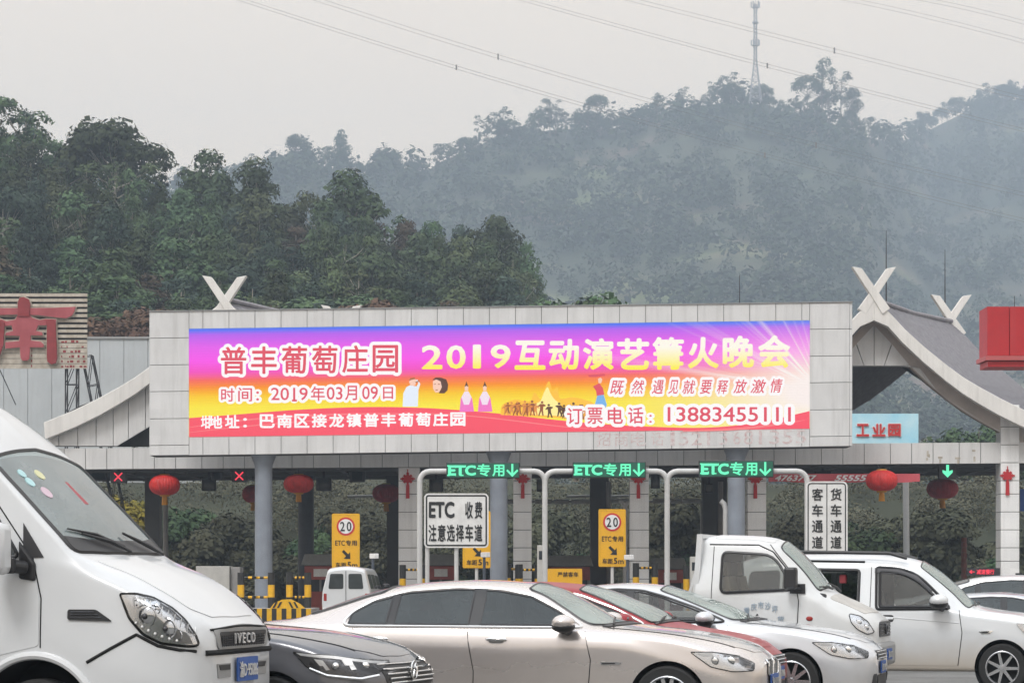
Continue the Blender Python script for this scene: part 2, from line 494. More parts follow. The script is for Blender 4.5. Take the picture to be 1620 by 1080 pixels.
rng = np.random.default_rng(7)
SKY_N = np.array([(-300, 150), (-60, 185), (0, 175), (40, 168), (75, 195), (110, 225), (150, 185), (182, 180), (215, 222), (245, 258), (290, 272), (330, 250), (370, 300),
                  (400, 268), (430, 278), (460, 322), (510, 292), (550, 282), (585, 325), (620, 348), (680, 345), (740, 358), (785, 350), (830, 368), (852, 420), (866, 480), (905, 640), (1000, 730), (2000, 780)], float)
SKY_F = np.array([(-400, 330), (250, 290), (340, 275), (400, 258), (450, 255), (480, 235), (520, 250), (580, 262), (620, 240), (665, 262), (700, 238), (740, 225), (775, 205), (820, 200), (870, 190), (905, 190),
                  (950, 187), (990, 190), (1035, 165), (1080, 155), (1120, 150), (1170, 146), (1215, 150), (1250, 165), (1300, 172), (1350, 195), (1400, 208), (1440, 205), (1490, 180), (1540, 155), (1600, 143), (1700, 130), (2100, 120)], float)

def nearsky(px): return np.interp(px, SKY_N[:, 0], SKY_N[:, 1])
def farsky(px): return np.interp(px, SKY_F[:, 0], SKY_F[:, 1])
Y0, Y1 = 136.0, 250.0
TREE_H = 15.0
def near_ground(x, Y):
    """height of the wooded slope left of the station"""
    px = 810 + FPX * x / Y
    t = np.clip((Y - Y0) / (Y1 - Y0), 0, 1.15)
    ztop = CAMH + (HZ - nearsky(810 + (px - 810))) / FPX * Y1 - TREE_H
    zb = 7.0
    return np.maximum(zb + (np.maximum(ztop, 1) - zb) * t, 0.5) + 0.0 * x

def ridge_y(px): return 1120 + 420 * np.clip((px - 1360) / 120, 0, 1) - 120 * np.clip((900 - px) / 600, 0, 1)
def far_ground(px, t):
    Yr = ridge_y(px)
    Y = 330 + (Yr - 330) * t
    top = farsky(px) + 16
    s = np.where(t <= 1, t, 1)
    py = 830 + (top - 830) * (0.62 * s + 0.38 * s ** 0.55 * s)
    py = py + 16 * np.sin(px * 0.021 + t * 7) * np.sin(t * 9 + px * 0.006) * np.clip((1 - t) * 3, 0, 1)
    z = CAMH + (HZ - py) / FPX * Y
    z = np.where(t > 1, z - (t - 1) * 420, z)
    x = (px - 810) / FPX * Y
    return x, Y, z

def grid_mesh(name, X, Y, Z, mat_, smooth=True):
    n, m = X.shape
    v = np.stack([X, Y, Z], -1).reshape(-1, 3)
    i = np.arange(n * m).reshape(n, m)
    q = np.stack([i[:-1, :-1], i[:-1, 1:], i[1:, 1:], i[1:, :-1]], -1).reshape(-1, 4)
    me = bpy.data.meshes.new(name)
    me.vertices.add(len(v)); me.vertices.foreach_set('co', v.ravel())
    me.loops.add(q.size); me.loops.foreach_set('vertex_index', q.ravel().astype(np.int32))
    me.polygons.add(len(q)); me.polygons.foreach_set('loop_start', np.arange(0, q.size, 4, dtype=np.int32))
    if smooth: me.polygons.foreach_set('use_smooth', np.ones(len(q), bool))
    me.update(calc_edges=True)
    return link(name, me, mat_, None)

# far hill
mk('hill_soil', (0.060, 0.062, 0.035), 0.95, col2=(0.022, 0.036, 0.018), vscale=0.018, detail=10)
def patchy(m):
    """terraced fields and bare earth showing between the woods"""
    n, l = m.node_tree.nodes, m.node_tree.links
    p = n['Principled BSDF']
    old = p.inputs['Base Color'].links[0].from_socket
    t = n.new('ShaderNodeTexCoord')
    z = n.new('ShaderNodeTexNoise'); z.inputs['Scale'].default_value = 0.013; z.inputs['Detail'].default_value = 7; z.inputs['Distortion'].default_value = 0.6
    c = n.new('ShaderNodeValToRGB')
    c.color_ramp.elements[0].position = 0.50; c.color_ramp.elements[0].color = (0, 0, 0, 1)
    c.color_ramp.elements[1].position = 0.68; c.color_ramp.elements[1].color = (1, 1, 1, 1)
    z2 = n.new('ShaderNodeTexNoise'); z2.inputs['Scale'].default_value = 0.02; z2.inputs['Detail'].default_value = 3
    c2 = n.new('ShaderNodeValToRGB')
    c2.color_ramp.elements[0].position = 0.42; c2.color_ramp.elements[0].color = (0.20, 0.135, 0.105, 1)
    c2.color_ramp.elements[1].position = 0.6; c2.color_ramp.elements[1].color = (0.135, 0.165, 0.065, 1)
    x = n.new('ShaderNodeMix'); x.data_type = 'RGBA'
    mp = n.new('ShaderNodeMapping'); mp.inputs['Scale'].default_value = (1.0, 1.0, 3.4)
    l.new(t.outputs['Object'], mp.inputs['Vector']); l.new(mp.outputs[0], z.inputs['Vector']); l.new(mp.outputs[0], z2.inputs['Vector'])
    l.new(z.outputs['Fac'], c.inputs['Fac']); l.new(z2.outputs['Fac'], c2.inputs['Fac'])
    l.new(c.outputs['Color'], x.inputs['Factor']); l.new(old, x.inputs['A']); l.new(c2.outputs['Color'], x.inputs['B'])
    l.new(x.outputs['Result'], p.inputs['Base Color'])
patchy(M['hill_soil'])
pp, tt = np.meshgrid(np.linspace(-420, 2050, 200), np.concatenate([np.linspace(0, 1, 60), np.linspace(1.03, 1.25, 6)]), indexing='ij')
X, Y, Z = far_ground(pp, tt)
struct(grid_mesh('hill', X, Y, Z, M['hill_soil']))

# wooded slope behind the station on the left, falling to a low bank on the right
mk('slope_soil', (0.045, 0.050, 0.028), 0.95, col2=(0.022, 0.028, 0.016), vscale=0.15)
pp, yy = np.meshgrid(np.linspace(-350, 1990, 150), np.linspace(116, 285, 40), indexing='ij')
xx = (pp - 810) / FPX * yy
zz = near_ground(xx, yy) * np.clip((yy - 116) / 14, 0, 1) - 0.25
zz = np.where(yy > Y1 + 10, zz - (yy - Y1 - 10) * 0.5, zz)
struct(grid_mesh('wooded_slope', xx, yy, zz, M['slope_soil']))

# unseen rise added behind the viewer to darken reflections in paint and glass
xx, yy = np.meshgrid(np.linspace(-420, 420, 100), np.linspace(-130, -52, 16), indexing='ij')
zz = 11.5 * np.clip((-52 - yy) / 26, 0, 1) ** 0.8 + 1.8 * np.sin(xx * 0.021) * np.sin(xx * 0.013 + 1) * np.clip((-52 - yy) / 20, 0, 1) - 0.1
struct(grid_mesh('unseen_reflection_rise', xx, yy, zz, M['slope_soil']))

# ------------------------------------------------------------------ foliage
def leaf_quads(C, N, size, rg):
    """one leaf clump per centre C facing N, with a random spin"""
    n = len(C)
    N = N / np.maximum(np.linalg.norm(N, axis=1, keepdims=True), 1e-6)
    a = rg.normal(size=(n, 3)); T = np.cross(N, a); T /= np.maximum(np.linalg.norm(T, axis=1, keepdims=True), 1e-6)
    B = np.cross(N, T)
    s = (size * (0.55 + 0.9 * rg.random(n)))[:, None]
    k = (0.45 + 0.4 * rg.random(n))[:, None]
    j = lambda: 1 + 0.35 * rg.normal(size=(n, 1))
    return np.stack([C + T * s * j(), C + B * s * k * j(), C - T * s * j(), C - B * s * k * j()], 1)

def quad_mesh(name, Q):
    Q = np.asarray(Q, np.float32)
    n = len(Q)
    me = bpy.data.meshes.new(name)
    me.vertices.add(n * 4); me.vertices.foreach_set('co', Q.ravel())
    me.loops.add(n * 4); me.loops.foreach_set('vertex_index', np.arange(n * 4, dtype=np.int32))
    me.polygons.add(n); me.polygons.foreach_set('loop_start', np.arange(0, n * 4, 4, dtype=np.int32))
    me.update(calc_edges=True)
    return me

def lobe_leaves(c, r, n, size, rg, up=0.35):
    d = rg.normal(size=(n, 3)); d /= np.linalg.norm(d, axis=1, keepdims=True)
    d[:, 2] = np.where(d[:, 2] < -0.35, -d[:, 2], d[:, 2])
    rad = (0.62 + 0.46 * rg.random((n, 1)))
    C = np.array(c) + d * rad * np.array(r)
    N = d * 1.15 + rg.normal(size=(n, 3)) * 0.42 + np.array([0, 0, up])
    return leaf_quads(C, N, size, rg)

def tree_data(name, h, style, seed, leaf, density):
    rg = np.random.default_rng(seed)
    L = []; mb = MB()
    bend = rg.normal(size=2) * 0.02 * h
    tp = [(bend[0] * (k / 6) ** 2, bend[1] * (k / 6) ** 2, h * 0.93 * k / 6) for k in range(7)]
    mb.tube(tp, [max(0.03, 0.016 * h * (1 - k / 6.6)) for k in range(7)], 6)
    if style == 'gum':            # tall eucalyptus: separate rounded clumps up a slim trunk
        lv = []
        for k in range(15):
            f = 0.34 + 0.66 * k / 14
            w = 0.22 * h * math.sin(min(1.0, (1.06 - f) / 0.62) * 1.75) ** 0.8 * (0.7 + 0.5 * rg.random())
            for q in range(3 if f < 0.9 else 1):
                an = rg.random() * 6.28
                rr = w * (0.35 + 0.6 * rg.random()) if f < 0.93 else 0.1
                lv.append((rr * math.cos(an), rr * math.sin(an), f * h - 0.05 * h * rg.random(), (0.075 + 0.05 * rg.random()) * h * (1.15 - 0.35 * f)))
    elif style == 'round':        # domed crown on a bare stem
        lv = []
        for k in range(20):
            d = rg.normal(size=3); d /= np.linalg.norm(d); d[2] = abs(d[2])
            lv.append((d[0] * 0.26 * h, d[1] * 0.26 * h, h * 0.62 + d[2] * 0.28 * h, 0.12 * h * (0.8 + 0.4 * rg.random())))
    elif style == 'open':         # ragged open crown, sky between the clumps
        lv = []
        for k in range(14):
            an = rg.random() * 6.28; rr = h * 0.30 * rg.random() ** 0.6
            lv.append((rr * math.cos(an), rr * math.sin(an), h * (0.50 + 0.44 * rg.random() * (1.2 - rr / h)), h * (0.055 + 0.045 * rg.random())))
    else:                         # bushy shrub down to the ground
        lv = []
        for k in range(16):
            an = rg.random() * 6.28; rr = h * 0.42 * rg.random() ** 0.6
            lv.append((rr * math.cos(an), rr * math.sin(an), h * (0.2 + 0.6 * rg.random() * (1.2 - rr / h)), h * (0.17 + 0.10 * rg.random())))
    for (x, y, z, r) in lv:
        L.append(lobe_leaves((x, y, z), (r * 1.15, r * 1.15, r * 0.9), max(12, int(density * (r / (0.1 * h)) ** 2)), leaf, rg))
        zt = max(0.15 * h, z - 0.14 * h - rg.random() * 0.08 * h)
        k = min(5, int(zt / (h * 0.93) * 6)); b = Vector(tp[k]); b.z = min(zt, z)
        mb.tube([b, (b + Vector((x, y, z))) / 2 + Vector((0, 0, -0.02 * h)), (x, y, z)], [0.006 * h, 0.004 * h, 0.002 * h], 4)
    crown = quad_mesh('crown', np.concatenate(L))
    tm = bpy.data.meshes.new('trunk'); tm.from_pydata([tuple(v) for v in mb.v], [], mb.f); tm.update()
    return tm, crown

M['leaf_near'] = leafmat('leaf_near', (0.028, 0.052, 0.026), (0.092, 0.136, 0.062), 0.30, 0.50)
M['leaf_olive'] = leafmat('leaf_olive', (0.042, 0.060, 0.028), (0.115, 0.145, 0.070), 0.35, 0.35)
M['leaf_dusky'] = leafmat('leaf_dusky', (0.022, 0.040, 0.030), (0.065, 0.095, 0.070), 0.30, 0.35)
M['leaf_brown'] = leafmat('leaf_brown', (0.055, 0.045, 0.030), (0.115, 0.090, 0.058), 0.4, 0.25)
NEAR_LEAVES = [M['leaf_near']] * 8 + [M['leaf_olive']] * 2 + [M['leaf_dusky']] * 3 + [M['leaf_brown']]
M['leaf_scrub'] = leafmat('leaf_scrub', (0.046, 0.050, 0.032), (0.096, 0.098, 0.060), 0.3, 0.3)
M['leaf_far'] = leafmat('leaf_far', (0.020, 0.040, 0.020), (0.050, 0.075, 0.036), 0.05, 0.3)
M['leaf_bank'] = leafmat('leaf_bank', (0.066, 0.068, 0.046), (0.122, 0.118, 0.080), 0.22, 0.3)
M['leaf_yellow'] = leafmat('leaf_yellow', (0.09, 0.085, 0.015), (0.26, 0.20, 0.03), 0.8, 0.1)
M['leaf_red'] = leafmat('leaf_red', (0.055, 0.032, 0.024), (0.12, 0.070, 0.048), 0.5, 0.2)

GUM = [tree_data('gum', 15, 'gum', 11 + k, 0.185, 300) for k in range(6)]
RND = [tree_data('round', 15, 'round', 31 + k, 0.24, 190) for k in range(3)]
OPN = [tree_data('open', 15, 'open', 51 + k, 0.20, 230) for k in range(4)]
FAR = [tree_data('open', 15, 'open', 91 + k, 0.26, 105) for k in range(5)]
FRD = [tree_data('round', 15, 'round', 111 + k, 0.30, 75) for k in range(3)]
FGM = [tree_data('gum', 15, 'gum', 131 + k, 0.28, 75) for k in range(3)]
BSH = [tree_data('bush', 5, 'bush', 71 + k, 0.13, 230) for k in range(3)]

def plant_tree(name, data, loc, scale, rz, leaf, bark, label, cat, group=None):
    t = thing(name, label, cat, loc, rz, group)
    t.scale = scale if isinstance(scale, tuple) else (scale,) * 3
    tr = link('trunk', data[0], None, t)
    cr = link('crown', data[1], None, t)
    for o, m in ((tr, bark), (cr, leaf)):
        if len(o.data.materials) == 0: o.data.materials.append(m)
        o.material_slots[0].link = 'OBJECT'; o.material_slots[0].material = m
    return t

rr = random.Random(5)
# near wood: rows going up the slope; the last row makes the skyline
def near_tree(px, Y, pytop, data, w, label, group, leaf=None):
    x = (px - 810) / FPX * Y
    zt = CAMH + (HZ - pytop) / FPX * Y
    zg = float(near_ground(np.array(x), np.array(Y))) - 0.3
    h = max(5.0, zt - zg)
    if h > 19: zg = zt - 19; h = 19
    k = h / 15
    plant_tree('eucalyptus_tree', data, (x, Y, zg), (w, w, k), rr.random() * 6.28, leaf or M['leaf_near'], M['pale_bark'], label, 'tree', group)

feature = [(40, 165, OPN[0], 1.30, 'tall eucalyptus with the highest ragged crown at the upper left of the wood'),
           (182, 180, RND[0], 1.02, 'domed eucalyptus rising alone above the wood with sky under its crown'),
           (330, 248, GUM[1], 1.05, 'pointed eucalyptus topping the wood between the domed tree and the crossed gable boards'),
           (405, 262, GUM[2], 1.0, 'leaning dark eucalyptus above the white crossed boards of the billboard end'),
           (552, 278, GUM[3], 1.2, 'broad dark eucalyptus standing highest over the left half of the lit screen'),
           (785, 350, GUM[4], 0.9, 'last tall eucalyptus at the right end of the dark wood'),
           (832, 388, GUM[5], 0.62, 'slim eucalyptus closing the right edge of the dark wood')]
for px, py, d, w, lab in feature:
    near_tree(px, 236, py, d, w, lab, 'eucalyptus trees of the dark wood')
WOOD = 'one of many dark green eucalyptus trees in the dense wood behind the lit screen'
for row, (Y, f) in enumerate([(240, 0.035), (226, 0.14), (208, 0.27), (192, 0.42), (176, 0.56), (163, 0.70), (152, 0.83)]):
    step = 48 * 240 / Y * (0.82 if row else 0.72)
    px = -130 + row * 17
    while px < 826:
        q = px + rr.uniform(-14, 14)
        top = float(nearsky(q))
        py = top + (560 - top) * f + rr.uniform(-6, 22)
        if py < 545:
            near_tree(q, Y + rr.uniform(-4, 4), py, rr.choice(GUM + OPN + GUM + RND[:1]), rr.uniform(0.56, 0.92), WOOD, 'eucalyptus trees of the dark wood', rr.choice(NEAR_LEAVES))
        px += step * rr.uniform(0.8, 1.2)
for k, (px, py, Y) in enumerate([(170, 500, 146), (205, 515, 145), (110, 505, 147), (235, 480, 150), (620, 470, 149)]):
    x = (px - 810) / FPX * Y
    zt = CAMH + (HZ - py) / FPX * Y
    plant_tree('rusty_bush', BSH[k % 3], (x, Y, zt - 6), (1.2, 1.2, 1.2), k, M['leaf_red'], M['bark'], 'reddish brown bush at the foot of the dark wood', 'bush', 'reddish bushes at the foot of the wood')
for px, py, s in ((912, 462, 1.3), (930, 470, 1.0), (1548, 668, 1.5), (1500, 690, 1.2), (1585, 690, 1.1)):
    Y = 150; x = (px - 810) / FPX * Y; zt = CAMH + (HZ - py) / FPX * Y
    lab = 'dark green tree top showing just above the billboard right of the wood' if px < 1000 else 'dark green tree seen through the open right gable'
    k = 6.2 * s / 15 if px > 1000 else 0.62 * s
    hgt = 15 * k
    plant_tree('broadleaf_tree', RND[int(px) % 3], (x, Y, zt - 0.98 * hgt), k, px, M['leaf_near'], M['bark'], lab, 'tree', 'dark trees beyond the station roof')

# overgrown bank seen through the lanes: nobody could count it
rg = np.random.default_rng(3)
L = []
for k in range(760):
    px = rg.uniform(-150, 1780); Y = rg.uniform(118, 134)
    x = (px - 810) / FPX * Y
    zc = rg.uniform(0.2, 8.2) * (0.55 + 0.45 * (Y - 118) / 16)
    r = rg.uniform(0.6, 1.4)
    L.append(lobe_leaves((x, Y, zc), (r * 1.3, r, r), 400, 0.062, rg))
u = link('undergrowth', quad_mesh('undergrowth', np.concatenate(L)), M['leaf_bank'], None)
tag(u, 'dull green overgrown bank of scrub behind the toll lanes', 'undergrowth', kind='stuff')
for k, (px, py, h) in enumerate([(195, 790, 5.0), (150, 780, 4.5)]):
    Y = 117; x = (px - 810) / FPX * Y; zt = CAMH + (HZ - py) / FPX * Y
    plant_tree('yellow_bush', BSH[k], (x, Y, zt - 5), 0.9 + 0.1 * k, k, M['leaf_yellow'], M['bark'], 'yellow leaved bush on the bank under the red lane cross', 'bush', 'yellow bushes under the red cross')
SCR = 'green bush on the bank beyond the toll lanes'
for k in range(26):
    px = 300 + k * 52 + rr.uniform(-20, 20); Y = 116.5 + rr.random(); x = (px - 810) / FPX * Y
    plant_tree('green_bush', BSH[k % 3], (x, Y, rr.uniform(-0.6, 1.2)), rr.uniform(0.6, 1.0), rr.random() * 6, M['leaf_scrub'] if k % 4 else M['leaf_near'], M['bark'], SCR, 'bush', 'bushes on the bank beyond the lanes')

# far wood covering the hill
L = []
for k in range(5200):
    px = rg.uniform(-380, 2000)
    t = rg.random() ** 0.8
    x, Y, z = [float(v) for v in far_ground(np.array(px), np.array(t))]
    if Y < 345: continue
    v = math.sin(x * 0.014 + 1.3 + 0.8 * math.sin(z * 0.03)) * math.sin(z * 0.075 + x * 0.012) + 0.55 * math.sin(x * 0.037 + z * 0.16)
    if v > 0.42 and t < 0.95 and px > 800: small = 0.34 + 0.3 * rg.random()
    else: small = 1.0
    r = rg.uniform(3.0, 6.5) * (0.7 + 0.5 * t) * small
    L.append(lobe_leaves((x, Y, z + r * 0.55), (r, r, r * rg.uniform(0.8, 1.5)), 60, r * 0.19, rg, 0.5))
u = link('hill_woods', quad_mesh('hill_woods', np.concatenate(L)), M['leaf_far'], None)
tag(u, 'hazy woods covering the far hillside', 'woods', kind='stuff')

def far_tree(px, pytop, size_px, data, label, group='trees along the far ridge', depth=None):
    Y = float(ridge_y(np.array(px))) * 0.985 if depth is None else depth
    x = (px - 810) / FPX * Y
    zt = CAMH + (HZ - pytop) / FPX * Y
    h = size_px / FPX * Y
    k = h / 15
    plant_tree('ridge_tree', data, (x, Y, zt - h), (k * rr.uniform(0.9, 1.25), k, k), rr.random() * 6.28, M['leaf_far'], M['bark'], label, 'tree', group)
RIDGE = 'hazy bluish tree standing in the line of trees along the far ridge'
far_tree(1300, 96, 95, FAR[1], 'tallest ragged tree on the far ridge right of the mast')
far_tree(1330, 112, 85, FAR[2], 'second tall ragged tree in the clump right of the mast')
far_tree(1278, 120, 70, FRD[1], 'dark tree at the left of the clump right of the mast')
far_tree(1312, 140, 60, FRD[2], 'low rounded tree filling the clump right of the mast')
far_tree(1348, 140, 62, FGM[0], 'narrow tree at the right end of the clump right of the mast')
far_tree(1155, 112, 55, FAR[3], 'flat topped tree on the ridge just left of the mast')
far_tree(1135, 125, 45, FAR[0], 'small ragged tree two places left of the mast')
far_tree(945, 148, 58, FRD[0], 'umbrella shaped tree standing clear of the ridge over the middle of the screen')
far_tree(985, 172, 36, FAR[1], 'small tree just right of the umbrella shaped tree')
far_tree(795, 168, 70, FAR[2], 'thin feathery tree on the ridge with sky through its crown')
far_tree(770, 178, 62, FAR[3], 'thin feathery tree with a bare leaning top left of its twin')
far_tree(870, 155, 62, FAR[0], 'pale ragged tree under the lower power line')
far_tree(470, 212, 62, FRD[1], 'broad crowned hazy tree rising behind the dark wood')
far_tree(540, 206, 60, FGM[1], 'slim pointed hazy tree behind the dark wood')
far_tree(1588, 132, 34, FRD[2], 'small round tree on the crest at the right edge')
px = 345
while px < 1640:
    far_tree(px + rr.uniform(-6, 6), float(farsky(px)) - rr.uniform(0, 18), rr.uniform(38, 58), rr.choice(FAR + FRD + FGM), RIDGE)
    px += rr.uniform(15, 25) if px < 1360 else rr.uniform(11, 17)

# ------------------------------------------------------------------ air between here and the hill
hz = MB().span((-900, -900, -1), (900, 1900, 372)).build('haze', None)
hm = bpy.data.materials.new('haze'); hm.use_nodes = True
n, l = hm.node_tree.nodes, hm.node_tree.links
n.clear()
ho = n.new('ShaderNodeOutputMaterial'); hv = n.new('ShaderNodeVolumePrincipled')
hv.inputs['Color'].default_value = (0.635, 0.785, 0.965, 1)
hv.inputs['Density'].default_value = 0.00072
hv.inputs['Density Attribute'].default_value = ''
hv.inputs['Anisotropy'].default_value = 0.0
l.new(hv.outputs[0], ho.inputs['Volume'])
hz.data.materials.append(hm)
tag(hz, 'thin bluish haze over the whole valley', 'haze', kind='stuff')
# ------------------------------------------------------------------ toll station canopy
def W(px, py, Y): return P(px, py, Y)
def poly(pts, Y):                                   # photo outline -> (x,z) at distance Y
    return [(W(a, b, Y).x, W(a, b, Y).z) for a, b in pts]

YB = 90.0
can = thing('toll_canopy', 'pale tiled toll station canopy with curved gables and crossed ridge boards', 'toll station', (0, YB, 0))
s90 = YB / FPX
zb0, zb1 = W(0, 737.5, YB).z, W(0, 704.5, YB).z
SLANT = 0.0065
def slant(o):
    for v in o.data.vertices: v.co.z += SLANT * v.co.x
    return o
xl, xr = W(60, 0, YB).x, W(1720, 0, YB).x
b = MB()                                            # fascia: core and panels with open joints
b.span((xl, YB + 0.04, zb0 + 0.02), (xr, YB + 0.9, zb1 - 0.01))
core = slant(b.build('beam', M['joint'], can))
b = MB()
x = xl; k = 0
while x < xr - 0.2:
    w = 0.80 if k % 3 else 0.98
    b.span((x + 0.011, YB, zb0), (min(x + w, xr) - 0.011, YB + 0.05, zb1)); x += w; k += 1
slant(b.build('beam_cladding', M['white_tile'], core, bevel=0.006))
zr0 = 6.9                                           # flat roof slab behind the fascia
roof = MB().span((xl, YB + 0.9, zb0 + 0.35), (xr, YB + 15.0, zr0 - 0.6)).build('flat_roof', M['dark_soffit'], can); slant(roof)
b = MB()
for yy in (4, 8, 12):
    b.span((xl, YB + yy, zb0 + 0.06), (xr, YB + yy + 0.35, zb0 + 0.36))
for px in range(60, 1700, 92):
    q = W(px, 0, YB).x
    b.span((q, YB + 0.9, zb0 + 0.12), (q + 0.2, YB + 14.6, zb0 + 0.345))
slant(b.build('soffit_joists', M['post_grey'], roof))

# square tiled pillars under the fascia
for px0, px1 in ((631, 664), (812, 841), (996, 1026), (1182, 1211), (1580, 1609)):
    a, c = W(px0, 0, YB + 0.3).x, W(px1, 0, YB + 0.3).x
    top = zb0 + SLANT * a - 0.004 if px0 < 1500 else W(0, 640, YB).z
    b = MB(); b.span((a + 0.03, YB + 0.12 - (0.15 if px0 > 1500 else 0), 0.1), (c - 0.03, YB + 0.85, top - 0.01))
    pl = b.build('pillar', M['joint'], can)
    b = MB(); z = 0.15; fy = YB + (-0.1 if px0 > 1500 else 0.055)
    edges = [0.15]
    while edges[-1] < top - 0.2:
        edges.append(min(top, edges[-1] + (0.67 if (len(edges) % 4) else 0.5)))
    for z0, z1 in zip(edges[:-1], edges[1:]):
        b.span((a, fy, z0 + 0.012), (c, fy + 0.05, z1 - 0.012))
        b.span((a, fy + 0.055, z0 + 0.012), (a + 0.028, YB + 0.86, z1 - 0.012))
        b.span((c - 0.028, fy + 0.055, z0 + 0.012), (c, YB + 0.86, z1 - 0.012))
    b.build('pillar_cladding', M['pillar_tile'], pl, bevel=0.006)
# dark rear posts
for px0, px1, Y in ((229, 252, 101), (934, 963, 101), (1112, 1150, 102), (612, 630, 102)):
    MB().span((W(px0, 0, Y).x, Y, 0), (W(px1, 0, Y).x, Y + 0.9, zb0 + 0.2)).build('rear_post', M['post_grey'], can)
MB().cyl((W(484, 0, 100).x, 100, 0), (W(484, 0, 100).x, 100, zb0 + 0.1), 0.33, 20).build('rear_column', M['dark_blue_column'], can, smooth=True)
for px, Y in ((262, 99), (963, 99), (1140, 99)):
    MB().cyl((W(px, 0, Y).x, Y, 0), (W(px, 0, Y).x, Y, zb0 - 0.2), 0.11, 12).build('rear_pipe', M['concrete'], can, smooth=True)

